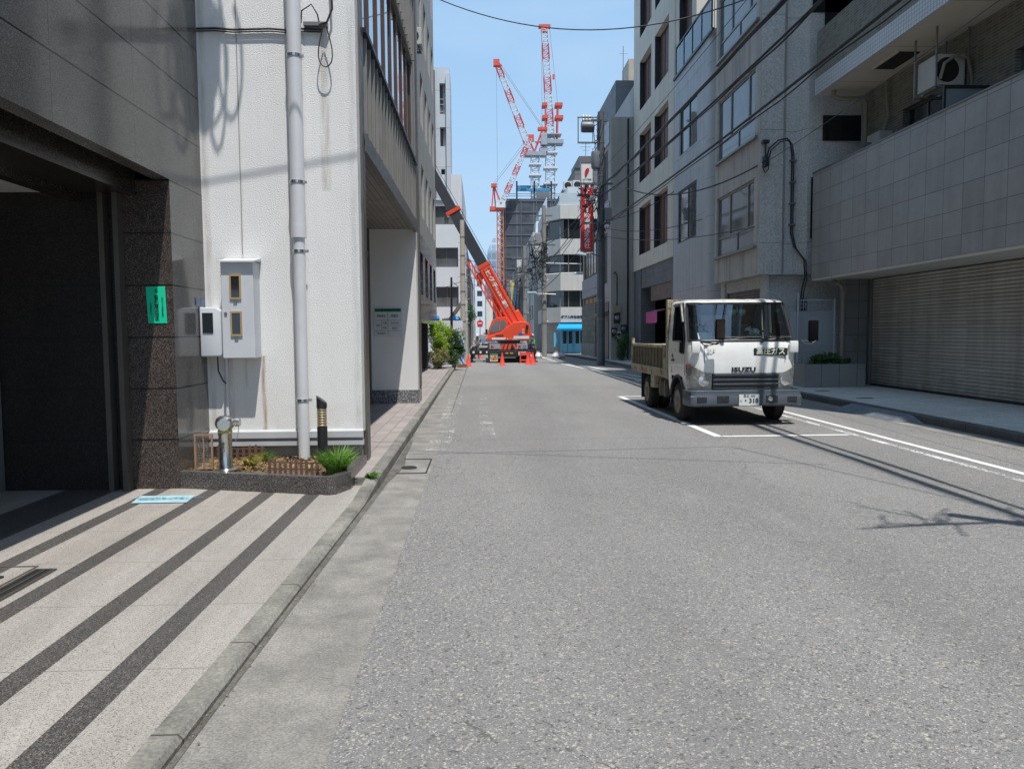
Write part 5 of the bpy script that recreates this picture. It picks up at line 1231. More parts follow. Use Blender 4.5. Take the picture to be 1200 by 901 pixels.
mb = MB(); mb.box(8.3, 16, 68.1, 100, 0, 15.8); part('wall', mb, M['brown'], B11); part('roof_box', MB().box(8.9, 12, 70, 76, 15.802, 17.4), M['brown'], B11)
part('roof_edge', MB().box(8.25, 16.05, 68.05, 100.05, 15.8, 15.95), M['black'], B11)

# far right row
def far_row(name, x0, x1, y0, y1, h, m, label, street='W', wz=None, wm=None, pitch=3.4, nx=2):
    ho = [(y, y + pitch * .6, z, z + 1.3) for z in (wz or []) for y in [y0 + 1 + k * pitch for k in range(int((y1 - y0 - 2) / pitch))]]
    sh = [(x, x + 1.2, z, z + 1.3) for z in (wz or []) for x in ([x0 + .7 + 2 * k for k in range(nx)] if street == 'W' else [x1 - 1.9 - 2 * k for k in range(nx)]) if x > x0 and x + 1.2 < x1]
    B, F, S = building(name, x0, x1, y0, y1, 0, h, m, label, street, ho, sh)
    for a in ho: window(B, F, *a, cols=2, frame=M['alu'], pane=wm or M['pane_dark'])
    for a in sh: window(B, S, *a, cols=2, frame=M['alu'], pane=wm or M['pane_dark'])
    part('parapet', MB().box(x0 - .06, x1 + .06, y0 - .06, y1 + .06, h + .002, h + .3), m, B)
    return B
M['cream2'] = mat('off_white_side_wall', (.58, .57, .54), .8, var=.06, vs=.4, streak=.2)
M['redbrick'] = mat('red_brick_wall', (.24, .11, .075), .85, var=.15, vs=1, joints=[('Z', .4, 0, .04)], jc=(.3, .2, .16))
B = far_row('office_block', 4.7, 12, 69, 80, 10.2, M['conc6'], 'off-white office block beyond the corner building', wz=(2.8, 5.4, 8.0))
part('roof_unit', MB().box(5.0, 6.4, 70, 72, 10.5, 11.6), M['wht'], B); part('setback', MB().box(5.6, 11.9, 72.5, 79, 10.51, 13.2), M['cream2'], B)
B = far_row('office_block', 4.4, 12, 80.5, 93, 8.2, M['concrete'], 'low grey concrete block in the far right row', wz=(2.6, 5.2))
B = far_row('office_block', 4.55, 12, 93.5, 108, 9.6, M['brown'], 'narrow dark brown block standing in the far right row', wz=(2.8, 5.4))
B = far_row('office_block', 4.1, 12, 108.5, 126, 8.6, M['conc6'], 'pale grey block with roof tank in the far right row', wz=(2.8, 5.4))
part('roof_tank', MB().box(4.6, 6.8, 110, 114, 8.91, 10.2), M['alu'], B)
B = far_row('office_block', 4.2, 12, 127, 150, 10.0, M['redbrick'], 'red brick block in the far right row below the netted tower', wz=(2.8, 5.4, 8))
B = far_row('office_block', 4.6, 14, 151, 190, 10.5, M['cream2'], 'pale farthest block of the right-hand row', wz=(3, 6))
# far left row and end of the street
B = far_row('office_block', -9, -1.3, 101, 125, 8.6, M['concrete'], 'grey low block far down the left side', 'E', wz=(2.6, 5.4), pitch=4)
B = far_row('office_block', -9, -1.2, 126, 150, 12.5, M['wht2'], 'pale grey block far down the left side', 'E', wz=(3, 6, 9), pitch=4)
B = far_row('white_office_tower', -3.6, .9, 182, 200, 15.2, M['wht'], 'white office building closing the far end of the street', 'E', wz=(3, 5.4, 7.8, 10.2, 12.6), pitch=4, nx=2)
B = far_row('office_block', 1.3, 3.1, 214, 230, 10.5, M['beige2'], 'small beige block at the far end of the street', 'E', wz=(3, 6), pitch=4, nx=1)
M['bluegl'] = mat('pale_blue_tower_glass', (.22, .30, .38), .3, var=.1, vs=.08, joints=[('Z', 3.6, 0, .9), ('X', 2.2, 0, .35)], jc=(.36, .44, .52))
M['bluegl2'] = mat('blue_tower_glass', (.14, .2, .28), .25, var=.1, vs=.08, joints=[('Z', 3.6, 0, .7), ('X', 1.8, 0, .25), ('Y', 1.8, 0, .25)], jc=(.28, .36, .44))
B = thing('glass_tower', (5, 330, 0), 'pale blue glass office tower left of the netted tower', 'building')
part('curtain_wall', MB().prism([(2.8, 330), (9.6, 330), (9.6, 350), (2.8, 350)], 'Z', 0, 36.5).add([(2.8, 330, 36.5), (9.6, 330, 36.5), (9.6, 350, 36.5), (2.8, 350, 36.5), (5.2, 332, 42), (9.6, 332, 42), (9.6, 350, 42), (5.2, 350, 42)], [(0, 1, 5, 4), (1, 2, 6, 5), (2, 3, 7, 6), (3, 0, 4, 7), (4, 5, 6, 7)]), M['bluegl'], B); part('roof_plant', MB().box(6.5, 9, 334, 346, 42, 43.2), M['wht2'], B)
B = thing('glass_tower', (-4, 420, 0), 'slim hazy blue tower far down the street', 'building')
part('curtain_wall', MB().box(-5.4, .6, 420, 440, 0, 38), M['bluegl'], B); part('roof_plant', MB().box(-3.4, -1, 424, 436, 38, 41), M['bluegl2'], B)
B = thing('glass_tower', (4, 380, 0), 'low hazy blue block between the slim tower and crane', 'building')
part('curtain_wall', MB().box(.8, 8.2, 260, 280, 0, 18.5), M['bluegl2'], B); part('roof_plant', MB().box(2, 4, 264, 270, 18.5, 20), M['wht2'], B)
# ================================================================== THE TIPPER TRUCK
TR = thing('tipper_truck', (4.48, 12.78, 0), 'white cab-over tipper truck with rusty open bed parked in the marked bay', 'truck', rz=R(1.0))
TR.scale = (1.05, 1, 1)
M['cab'] = mat('white_truck_paint', (.80, .80, .77), .3, var=.05, vs=1.6, obj=True, coat=.6, streak=.13)
M['cab_rust'] = mat('rust_specked_paint', (.52, .50, .42), .5, var=.12, vs=5, obj=True, rust=.45, streak=.3)
M['trim'] = mat('black_truck_trim', (.025, .026, .028), .45, var=.1, obj=True)
M['bumper'] = mat('grey_plastic_bumper', (.065, .08, .098), .42, var=.08, obj=True, vs=5)
M['gbar'] = mat('dark_blue_grey_grille_bar', (.04, .048, .06), .35, obj=True)
M['inner'] = mat('dark_cab_lining', (.035, .035, .037), .8, var=.15, obj=True)
M['silver'] = mat('silver_plastic', (.50, .51, .52), .3, .7, var=.05, obj=True)
M['bed'] = mat('grimy_green_bed_side', (.13, .12, .075), .7, .1, var=.35, vs=4, obj=True, rust=.25, streak=.5)
M['bed_frame'] = mat('faded_cream_bed_frame', (.42, .385, .27), .6, var=.15, vs=4, obj=True, rust=.38, streak=.4)
M['head_lens'] = mat('headlight_lens', (.30, .30, .285), .08, .35, var=.5, vs=22, obj=True, coat=1)
M['glass'] = glass_clear('truck_glass', (.80, .93, .91), .17)
LV = [(.44, .16, .86), (.62, .13, .88), (.80, .115, .89), (1.0, .11, .895), (1.22, .125, .895), (1.39, .15, .89), (1.44, .175, .885), (2.09, .48, .84), (2.11, .50, .832), (2.135, .555, .81), (2.158, .68, .765), (2.165, .9, .64)]
YB = 1.60
def lv(z):
    for (z0, a0, b0), (z1, a1, b1) in zip(LV[:-1], LV[1:]):
        if z0 <= z <= z1 + 1e-6:
            t = (z - z0) / (z1 - z0); return a0 + (a1 - a0) * t, b0 + (b1 - b0) * t
    return LV[-1][1:]
def CP(kind, val, z, side, off=0.0, rr=.23):
    """point on the cab skin; kind f: 0..1 across the front, c: corner angle, s: y along the side"""
    yf, hw = lv(z); r = min(rr, hw * .5); yf -= off; hw += off; r += off
    if kind == 'f': return (side * val * (hw - r), yf + .05 * (val * (hw - r) / hw) ** 2, z)
    if kind == 'c':
        x = hw - r + r * math.sin(R(val)); return (side * x, yf + r - r * math.cos(R(val)) + .05 * (x / hw) ** 2, z)
    y = max(val, yf + r + .052 + .01 * val) if val < YB else YB
    return (side * hw, y, z)
half = [('f', 0), ('f', .3), ('f', .65), ('f', 1), ('c', 22.5), ('c', 45), ('c', 67.5), ('c', 90), ('s', .52), ('s', .66), ('s', .86), ('s', 1.24), ('s', 1.38), ('s', YB)]
COLS = [(k, v, -1) for k, v in half[::-1][:-1]] + [(k, v, 1) for k, v in half]
ZR = [.44, .62, .80, 1.0, 1.22, 1.39, 1.44, 2.09, 2.11, 2.135, 2.158, 2.165]
def skin(off, skip):
    mb = MB(); n = len(COLS)
    for z in ZR:
        for k, v, s in COLS: mb.v.append(CP(k, v, z, s, off))
    for j in range(len(ZR) - 1):
        for i in range(n - 1):
            if skip(j, i): continue
            a = j * n + i; mb.f.append([a, a + 1, a + n + 1, a + n]); mb.mi.append(0)
    return mb
n = len(COLS); mid = n // 2
def region(j, i):
    """what sits on this patch of the skin"""
    za, zb = ZR[j], ZR[j + 1]
    d = abs(i + .5 - mid)            # columns out from the middle
    if za >= 1.44 and zb <= 2.09 and d < 5.9: return 'windscreen'
    if za >= 1.44 and zb <= 2.09 and 8 < d < 12: return 'side_window'
    if za >= 1.22 and zb <= 1.44 and 8 < d < 10: return 'side_window'
    if zb <= .62 and 7.9 < d < 12.1: return 'arch'
    if za >= .62 and zb <= .80 and 9 < d < 12: return 'arch'
    return ''
body = skin(0, lambda j, i: region(j, i) != '')
o0 = len(body.v); last = (len(ZR) - 1) * n
body.f.append([last + i for i in range(n)]); body.mi.append(0)
CAB = part('cab', body, M['cab'], TR, local=True, smooth=True)
lin = skin(-.035, lambda j, i: region(j, i) in ('windscreen', 'side_window', 'arch') or ZR[j] < .6)
lin.f.append([last + i for i in range(n)]); lin.mi.append(0)
part('cab_lining', lin, M['inner'], CAB, local=True)
wz = MB()
bk = MB(); yf, hw = lv(1.0)
bk.box(-.87, .87, YB - .02, YB, .5, 1.46); bk.box(-.80, -.62, YB - .02, YB, 1.46, 2.1); bk.box(.62, .80, YB - .02, YB, 1.46, 2.1); bk.box(-.62, .62, YB - .02, YB, 1.90, 2.1)
part('cab_back', bk, M['inner'], CAB, local=True)
part('rear_window', MB().quad((-.62, YB - .01, 1.46), (.62, YB - .01, 1.46), (.62, YB - .01, 1.9), (-.62, YB - .01, 1.9)), glass_clear('added_tint_rear_glass', (.25, .28, .28), .05), CAB, local=True, fixn=False)  # dark tint added to the glass so the cab interior looks unlit
def patch(kinds, z0, z1, off, nz=3, edge=True, rr=.23):
    mb = MB(); m_ = len(kinds)
    for j in range(nz + 1):
        z = z0 + (z1 - z0) * j / nz
        for k, v, s in kinds: mb.v.append(CP(k, v, z, s, off, rr))
    for j in range(nz):
        for i in range(m_ - 1):
            a = j * m_ + i; mb.f.append([a, a + 1, a + m_ + 1, a + m_]); mb.mi.append(0)
    return mb
wsk = [(k, v, s) for k, v, s in COLS if k == 'f' or (k == 'c' and v <= 68)]
ws = patch(wsk, 1.435, 2.095, -.006, 5)
WS = part('windscreen', ws, M['glass'], TR, local=True, smooth=True, fixn=False)
# black surround of the windscreen
b1 = [CP(k, v, 1.44, s, .004) for k, v, s in wsk]; b2 = [CP(k, v, 2.09, s, .004) for k, v, s in wsk]
sd = [[CP('c', 68, 1.44 + .65 * t / 5, s, .004) for t in range(6)] for s in (-1, 1)]
part('seal', MB().tube(b1, .022, 6).tube(b2, .016, 6).tube(sd[0], .018, 6).tube(sd[1], .018, 6), M['trim'], WS, local=True, smooth=True)
for s in (-1, 1):
    g = MB()
    a = [CP('s', y, z, s, -.008) for y, z in ((.56, 1.24), (.66, 1.24), (.66, 1.44), (1.24, 1.44), (1.24, 2.09), (.82, 2.09), (.60, 1.44))]
    g.add([a[0], a[1], a[2], a[6]], [(0, 1, 2, 3)])
    if s == 1: g.add([a[6], a[2], a[3], a[4], a[5]], [(0, 1, 2, 3, 4)])
    D = part('door', MB().add([CP('s', .56, .64, s, .004), CP('s', 1.34, .82, s, .004)], []).tube([CP('s', y, z, s, .003) for y, z in ((1.36, .85), (1.36, 2.11), (.80, 2.11), (.50, 1.46), (.50, .84))], .006, 5), M['trim'], TR, local=True)
    part('window', g, M['glass'], D, local=True, fixn=False)
    part('window_frame', MB().tube([CP('s', y, z, s, .006) for y, z in ((.53, 1.22), (.68, 1.21), (.70, 1.42), (1.26, 1.43), (1.26, 2.08), (.82, 2.08), (.56, 1.48), (.53, 1.22))], .014, 6), M['trim'], D, local=True)
    part('visor', MB().tube([CP('s', y, z, s, .03) for y, z in ((1.27, 2.07), (.84, 2.07), (.64, 1.76))], .028, 6), M['trim'], D, local=True)
    part('handle', MB().obox((s * .905, 1.24, 1.08), (.03, .13, .035)).lathe([(.035, s * .898), (.035, s * .903)], (0, 1.30, 1.16), 12, 'X'), M['trim'], D, local=True)
    # wheel arch lip and inner
    part('arch_lip', MB().tube([(s * .895, .95 + .445 * math.cos(R(a)), .36 + .45 * math.sin(R(a))) for a in range(8, 175, 14)], .025, 6), M['trim'], TR, local=True, smooth=True)
    part('wheel_house', MB().lathe([(.43, s * .60), (.43, s * .885)], (0, .95, .36), 18, 'X', 0, 180), M['trim'], TR, local=True, fixn=False)
    # headlamp unit wrapping round the corner
    ks = [('f', .84, s), ('f', 1, s), ('c', 15, s), ('c', 30, s), ('c', 45, s), ('c', 60, s), ('c', 75, s), ('c', 90, s)]
    mb = MB(); m_ = len(ks)
    for j in range(5):
        for i, (k, v, q) in enumerate(ks):
            top = .88 + .15 * min(1, i / 4.5); z = .645 + (top - .655) * j / 4
            mb.v.append(CP(k, v, z, q, .016))
    for j in range(4):
        for i in range(m_ - 1):
            a = j * m_ + i; mb.f.append([a, a + 1, a + m_ + 1, a + m_]); mb.mi.append(0)
    H = part('headlight', mb, M['head_lens'], TR, local=True, smooth=True, fixn=False)
    c = CP('f', 1, .77, s, .02)
    part('lamp', MB().lathe([(.098, c[1] + .004), (.09, c[1] - .006), (.0, c[1] - .018)], (c[0] + s * .02, 0, .765), 24, 'Y'), mat('headlamp_reflector', (.62, .63, .62), .12, .8, var=.2, vs=30, obj=True, coat=1), H, local=True, smooth=True)
    ring = [(c[0] + s * .02 + .1 * math.cos(R(a)), c[1] - .004, .765 + .1 * math.sin(R(a))) for a in range(0, 361, 20)]
    part('lamp_ring', MB().tube(ring, .004, 5), M['silver'], H, local=True)
    part('indicator', patch([('c', 55, s), ('c', 70, s), ('c', 85, s)], .98, 1.035, .02, 1), mat('amber_pink_lens', (.55, .22, .14), .2, var=.1, obj=True), H, local=True, fixn=False)
    part('side_lamp', patch([('c', 60, s), ('c', 75, s), ('c', 90, s)], .68, .78, .02, 1), M['silver'], H, local=True, fixn=False)
    # air deflector on the corner
    part('corner_fin', MB().obox((s * .81, .15, 1.33), (.14, .07, .20)), M['cab'], TR, local=True, bevel=.02, smooth=True)
# lower cab side panel ahead of the arch (closing the corner) and bonnet groove
part('bonnet_line', MB().tube([CP('f', 1, z, -1, .003) for z in (1.06, 1.2, 1.42)], .004, 4).tube([CP('f', 1, z, 1, .003) for z in (1.06, 1.2, 1.42)], .004, 4).tube([CP(k, v, .885, s, .003) for k, v, s in COLS if k == 'f'], .004, 4), mat('panel_gap', (.12, .12, .115), .6, obj=True), TR, local=True)
G = part('grille', MB().box(-.545, .545, .085, .16, .625, .875), M['trim'], TR, local=True, bevel=.01)
mb = MB()
for z, h in ((.855, .03), (.775, .038), (.70, .038), (.635, .02)): mb.box(-.54, .54, .062, .084, z - h / 2, z + h / 2)
part('grille_bar', mb, M['gbar'], G, local=True, bevel=.006)
part('grille_highlight', MB().box(-.53, .53, .058, .0615, .785, .791).box(-.53, .53, .058, .0615, .71, .716), M['silver'], G, local=True)
# bumper with recesses
bp = []
for x, y in ((-.935, .46), (-.935, .14), (-.915, .05), (-.84, .01), (-.5, -.005), (.5, -.005), (.84, .01), (.915, .05), (.935, .14), (.935, .46)): bp.append((x, y))
mb = MB(); inner_ = [(x * .9, y + .12) for x, y in bp]
sec = []
for z, o_ in ((.33, .03), (.36, 0), (.49, 0), (.515, .018), (.59, .018), (.605, .04)):
    sec.append([(x * (1 - o_ * .6), y + o_, z) for x, y in bp])
for rg in sec: mb.v += rg
m_ = len(bp)
for j in range(len(sec) - 1):
    for i in range(m_ - 1):
        a = j * m_ + i; mb.f.append([a, a + 1, a + m_ + 1, a + m_]); mb.mi.append(0)
BU = part('bumper', mb, M['bumper'], TR, local=True, smooth=True, fixn=False)
part('bumper_back', MB().box(-.88, .88, .14, .2, .34, .60), M['trim'], BU, local=True)
for s in (-1, 1):
    part('fog_recess', MB().box(min(s * .30, s * .50), max(s * .30, s * .50), -.012, .02, .395, .515), M['trim'], BU, local=True, bevel=.006)
    part('fog_lamp', MB().lathe([(.0, -.02), (.038, -.016), (.042, -.010)], (s * .38, 0, .455), 16, 'Y'), M['lamp_glass'] if s > 0 else M['trim'], BU, local=True, smooth=True)
    part('step_recess', MB().box(min(s * .66, s * .82), max(s * .66, s * .82), -.004, .04, .405, .495), M['trim'], BU, local=True, bevel=.006)
part('licence_plate', MB().box(.02 - .165, .02 + .165, -.028, -.018, .345, .535), mat('plate_white', (.68, .71, .66), .45, var=.03, obj=True), TR, local=True)
M['plate_ink'] = mat('plate_green_ink', (.02, .045, .06), .5, obj=True)
text('lettering', '足立 400', .052, M['plate_ink'], TR, (.02, -.031, .507), local=True, ext=.001)
text('lettering', '・318', .105, M['plate_ink'], TR, (.04, -.031, .425), local=True, ext=.001, bold=.003, spacing=1.0)
text('lettering', 'と', .04, M['plate_ink'], TR, (-.115, -.031, .425), local=True, ext=.001)
M['badge'] = mat('dark_badge', (.06, .055, .06), .3, .6, obj=True)
text('badge', 'ISUZU', .105, M['badge'], TR, (-.03, .105, .945), local=True, ext=.006, bold=.0045, sx=1.28, spacing=1.1)
text('badge', 'ELF', .062, M['silver'], TR, (-.56, .128, 1.27), local=True, ext=.004, sx=1.5)
ST = part('sticker', MB().box(.14, .70, .122, .1265, 1.185, 1.31), M['trim'], TR, local=True)
text('lettering', '高圧ガス', .118, mat('cream_lettering', (.78, .80, .62), .5, obj=True), ST, (.42, .119, 1.247), local=True, ext=.001, bold=.003, spacing=1.05)
# mirrors
M['mirror_black'] = mat('matt_black_mirror_shell', (.006, .007, .009), .9, spec=.05, obj=True)
def mirror(s, y, z, arm, face_cam=False, w_=.085, h_=.33):
    o = part('mirror', MB().obox((s, y, z), (w_ * 2, .07, h_), 0), M['mirror_black'], TR, local=True, bevel=.025, smooth=True, seg=3)
    part('arm', MB().tube(arm, .012, 7), M['trim'], o, local=True, smooth=True)
    if face_cam: part('mirror_glass', MB().obox((s, y - .037, z), (w_ * 1.7, .004, h_ * .86)), mat('brownish_mirror', (.16, .12, .10), .1, .9, var=.4, vs=12, obj=True), o, local=True)
mirror(-.50, -.13, 1.63, [(-.50, -.12, 1.47), (-.49, -.12, 1.40), (-.55, -.1, 1.385), (-.66, .1, 1.41), (-.78, .2, 1.42)], True, .078, .34)
mirror(1.12, .12, 1.60, [(.86, .22, 1.44), (1.0, .13, 1.42), (1.12, .1, 1.40), (1.16, .12, 1.44), (1.12, .12, 1.46)], False, .08, .36)
part('arm_loop', MB().tube([(.92, .18, 1.45), (.98, .1, 1.38), (1.08, .08, 1.37), (1.18, .1, 1.45)], .009, 6).tube([(-.75, .19, 1.44), (-.66, .12, 1.35), (-.58, .05, 1.37), (-.5, -.1, 1.42)], .009, 6), M['trim'], TR, local=True, smooth=True)
for x0, x1, zz in ((-.35, .28, 1.49), (.30, .92, 1.49)):
    yf, _ = lv(1.5)
    W_ = part('wiper', MB().tube([(x0, .165, 1.44), (x0 + .25, .17, 1.475), (min(x1, .78), .185, 1.495)], .008, 5).tube([(x0 + .02, .165, 1.50), (min(x1, .76), .172, 1.50)], .007, 5), M['trim'], TR, local=True)
part('wiper_pivot', MB().lathe([(.03, .135), (.03, .15)], (-.37, 0, 1.43), 10, 'Y').lathe([(.03, .135), (.03, .15)], (.28, 0, 1.43), 10, 'Y').box(-.66, -.60, .13, .15, 1.40, 1.44), M['trim'], TR, local=True)
# cab interior
part('dashboard', MB().prism([(.24, 1.40), (.62, 1.44), (.66, 1.36), (.60, 1.0), (.2, 1.0)], 'X', -.82, .82), mat('dusty_teal_dashboard', (.34, .44, .42), .6, var=.15, vs=4, obj=True), TR, local=True, bevel=.02)
for x in (-.48, .05, .47):
    S_ = part('seat', MB().box(x - .22, x + .22, .95, 1.42, .85, 1.05), M['inner'], TR, local=True, bevel=.04)
    part('backrest', MB().obox((x, 1.42, 1.38), (.42 if x != .05 else .3, .12, .62), 0, R(-8)), M['inner'], S_, local=True, bevel=.04)
    if x != .05: part('headrest', MB().box(x - .12, x + .12, 1.42, 1.52, 1.72, 1.9), M['inner'], S_, local=True, bevel=.04)
ring = [(.47 + .2 * math.cos(R(a)), .72 - .11 * math.sin(R(a)), 1.45 + .15 * math.sin(R(a))) for a in range(0, 361, 20)]
part('steering_wheel', MB().tube(ring, .015, 6).tube([(.28, .72, 1.45), (.66, .72, 1.45)], .012, 5).tube([(.47, .72, 1.45), (.47, .5, 1.3)], .03, 6), M['trim'], TR, local=True, smooth=True)
part('sun_visor', MB().lathe([(0, -.06), (.05, -.055), (.06, 0), (.05, .055), (0, .06)], (-.07, .60, 1.93), 14, 'X').lathe([(0, -.06), (.05, -.055), (.06, 0), (.05, .055), (0, .06)], (.09, .60, 1.93), 14, 'X').tube([(.01, .58, 2.02), (.01, .6, 1.93)], .012, 6), mat('pale_green_ornament', (.33, .40, .27), .6, obj=True), TR, local=True, smooth=True)
part('inspection_sticker', MB().lathe([(.0, .478), (.036, .478)], (.66, 0, 1.95), 20, 'Y'), mat('green_round_sticker', (.0, .45, .22), .5, obj=True), TR, local=True, fixn=False)
part('paper_sheet', MB().add([(-.74, .24, 1.47), (-.5, .24, 1.47), (-.5, .30, 1.58), (-.74, .30, 1.58)], [(0, 1, 2, 3)]), mat('paper_white', (.55, .6, .58), .7, obj=True), TR, local=True, fixn=False)
part('tissue_box', MB().prism([(.10, 1.435), (.34, 1.435), (.36, 1.53), (.08, 1.53)], 'Y', .32, .46), mat('olive_box', (.22, .20, .08), .7, obj=True), TR, local=True)
mb = MB(); leaves(mb, (.21, .38, 1.60), (.12, .07, .08), 130, .045, rnd, clumps=5); part('tissue', mb, mat('white_green_tissue', (.75, .85, .80), .7, obj=True), TR, local=True, fixn=False)
part('rear_rail', MB().tube([(-.6, 1.5, 1.76), (-.05, 1.5, 1.78)], .014, 5), mat('orange_stick', (.55, .25, .04), .6, obj=True), TR, local=True)
# roof rust edge
part('roof_edge', MB().tube([CP(k, v, 2.125, s, .002) for k, v, s in COLS if k == 'f' or (k == 'c' and v < 50)], .008, 5), M['cab_rust'], CAB, local=True)

# wheels
M['tyre'] = mat('dusty_tyre', (.032, .030, .028), .85, var=.3, vs=5, obj=True, fine=.3, fs=30)
M['rim'] = mat('dirty_cream_rim', (.25, .23, .19), .6, .3, var=.35, vs=7, obj=True, rust=.2)
def wheel(s, y, r=.345, w_=.19, x=.70, dual=False, parent=None, dish=.04):
    xo = s * x
    f = lambda a: xo + s * a
    Wl = part('wheel', MB().lathe([(r * .60, f(w_)), (r * .86, f(w_ * .99)), (r * .96, f(w_ * .88)), (r, f(w_ * .72)), (r, f(w_ * .15)), (r * .95, f(0)), (r * .6, f(-.005))], (0, y, r), 36, 'X'), M['tyre'], parent or TR, local=True, smooth=True)
    part('rim', MB().lathe([(r * .62, f(w_ + .004)), (r * .57, f(w_ + .008)), (r * .53, f(w_ - dish)), (r * .30, f(w_ - dish * .7)), (r * .26, f(w_ + .02)), (r * .20, f(w_ + .035)), (0, f(w_ + .04))], (0, y, r), 30, 'X'), M['rim'], Wl, local=True, smooth=True)
    mb = MB()
    for k in range(8):
        a = R(45 * k); mb.lathe([(.021, f(w_ - dish + .0)), (.021, f(w_ - dish * .55)), (0, f(w_ - dish * .5))], (0, y + r * .42 * math.cos(a), r + r * .42 * math.sin(a)), 8, 'X')
    for k in range(5):
        a = R(72 * k); mb.lathe([(.014, f(w_ - dish * .7)), (.014, f(w_ - dish * .7 + .025))], (0, y + r * .33 * math.cos(a), r + r * .33 * math.sin(a)), 6, 'X')
    part('hub_detail', mb, M['trim'], Wl, local=True)
    mb = MB()
    for k in range(44):
        a = R(360 / 44 * k); c = (xo + s * w_ * .45, y + (r + .002) * math.cos(a), r + (r + .002) * math.sin(a))
        mb.obox((c[0] - .045, c[1], c[2]), (.05, .028, .012), 0, a + R(90)); mb.obox((c[0] + .045, c[1], c[2]), (.05, .028, .012), 0, a + R(90))
    part('tread', mb, M['tyre'], Wl, local=True)
    return Wl
for s in (-1, 1): wheel(s, .95); wheel(s, 3.42, x=.68, dish=.10); 
for s in (-1, 1): part('inner_wheel', MB().lathe([(.2, s * .45), (.33, s * .46), (.345, s * .5), (.345, s * .6), (.33, s * .64), (.2, s * .65)], (0, 3.42, .345), 28, 'X'), M['tyre'], TR, local=True, smooth=True)
# chassis
part('chassis', MB().box(-.42, -.34, .3, 4.6, .52, .70).box(.34, .42, .3, 4.6, .52, .70).box(-.4, .4, 1.4, 1.5, .45, .65).box(-.4, .4, 2.6, 2.7, .5, .65), M['trim'], TR, local=True)
part('axle', MB().tube([(-.75, .95, .345), (.75, .95, .345)], .05, 8).tube([(-.7, 3.42, .345), (.7, 3.42, .345)], .07, 8).lathe([(0, -.14), (.13, -.12), (.15, 0), (.13, .12), (0, .14)], (0, 3.42, .345), 14, 'X'), M['trim'], TR, local=True)
part('engine', MB().box(-.33, .33, .35, 1.5, .34, .8), M['trim'], TR, local=True, bevel=.04)
part('fuel_tank', MB().box(-.85, -.45, 1.85, 2.55, .34, .66), mat('grimy_tank', (.05, .048, .042), .6, .2, var=.3, vs=6, obj=True, rust=.2), TR, local=True, bevel=.05)
part('battery_box', MB().box(.45, .85, 1.85, 2.5, .34, .64), M['trim'], TR, local=True, bevel=.02)
part('tank_strap', MB().box(-.86, -.44, 2.0, 2.03, .335, .665).box(-.86, -.44, 2.35, 2.38, .335, .665), M['rim'], TR, local=True)
for s in (-1, 1):
    part('mudguard', MB().lathe([(.42, s * .62), (.42, s * .89)], (0, 3.42, .38), 16, 'X', 15, 165), M['trim'], TR, local=True, fixn=False)
    part('mud_flap', MB().box(min(s * .66, s * .88), max(s * .66, s * .88), 3.90, 3.915, .18, .74), M['rubber'], TR, local=True)
    part('step_bracket', MB().box(min(s * .60, s * .90), max(s * .60, s * .90), 2.72, 2.98, .46, .80), M['bed_frame'], TR, local=True, bevel=.02)
    part('front_flap', MB().box(min(s * .62, s * .88), max(s * .62, s * .88), 1.44, 1.455, .25, .8), M['rubber'], TR, local=True)
# bed
part('bed_floor', MB().box(-.90, .90, 1.78, 4.74, .72, .86), M['bed_frame'], TR, local=True, bevel=.01)
part('guard_frame', MB().box(-.90, -.83, 1.66, 1.78, .70, 2.20).box(.83, .90, 1.66, 1.78, .70, 2.20).box(-.83, .83, 1.66, 1.78, 2.12, 2.2).box(-.83, .83, 1.69, 1.75, 1.22, 1.30).box(-.83, .83, 1.70, 1.74, .78, 1.22), M['bed_frame'], TR, local=True, bevel=.008)
part('guard_mesh', MB().box(-.3, -.27, 1.70, 1.73, 1.3, 2.12).box(.27, .3, 1.70, 1.73, 1.3, 2.12).box(-.83, .83, 1.70, 1.73, 1.68, 1.72), M['bed_frame'], TR, local=True)
for s in (-1, 1):
    x = s * .90
    a_, b_ = min(x, x - s * .03), max(x, x - s * .03)
    SG = part('side_gate', MB().box(a_, b_, 1.80, 4.70, .90, 1.285), M['bed'], TR, local=True)
    mb = MB(); c_, d_ = min(x + s * .022, x - s * .035), max(x + s * .022, x - s * .035)
    mb.box(c_, d_, 1.80, 4.74, 1.287, 1.345); mb.box(c_, d_, 1.80, 4.74, .84, .898); mb.box(c_, d_, 1.79, 1.90, .90, 1.285); mb.box(c_, d_, 4.66, 4.76, .75, 1.46)
    part('gate_rim', mb, M['bed_frame'], SG, local=True, bevel=.006)
    for k in range(10): part('gate_rib', MB().box(min(x, x + s * .014), max(x, x + s * .014), 2.1 + k * .27, 2.125 + k * .27, .90, 1.285), M['bed'], SG, local=True)
    mb = MB()
    for y in (2.1, 2.9, 3.7, 4.5): mb.obox((x + s * .02, y, .83), (.03, .07, .13))
    part('hinge', mb, M['bed_frame'], SG, local=True)
part('tail_gate', MB().box(-.86, .86, 4.71, 4.75, .88, 1.33), M['bed_frame'], TR, local=True)
mb = MB(); nx, ny = 16, 22
for j in range(ny + 1):
    for i in range(nx + 1):
        u, v_ = i / nx * 2 - 1, j / ny * 2 - 1
        h = 1.02 + .42 * max(0, 1 - (u * .8) ** 2 - (v_ * .95) ** 2) + .04 * math.sin(i * 2.1 + j) + rnd.uniform(-.012, .012)
        mb.v.append((u * .855, 3.28 + v_ * 1.40, h))
for j in range(ny):
    for i in range(nx):
        a = j * (nx + 1) + i; mb.f.append([a, a + 1, a + nx + 2, a + nx + 1]); mb.mi.append(0)
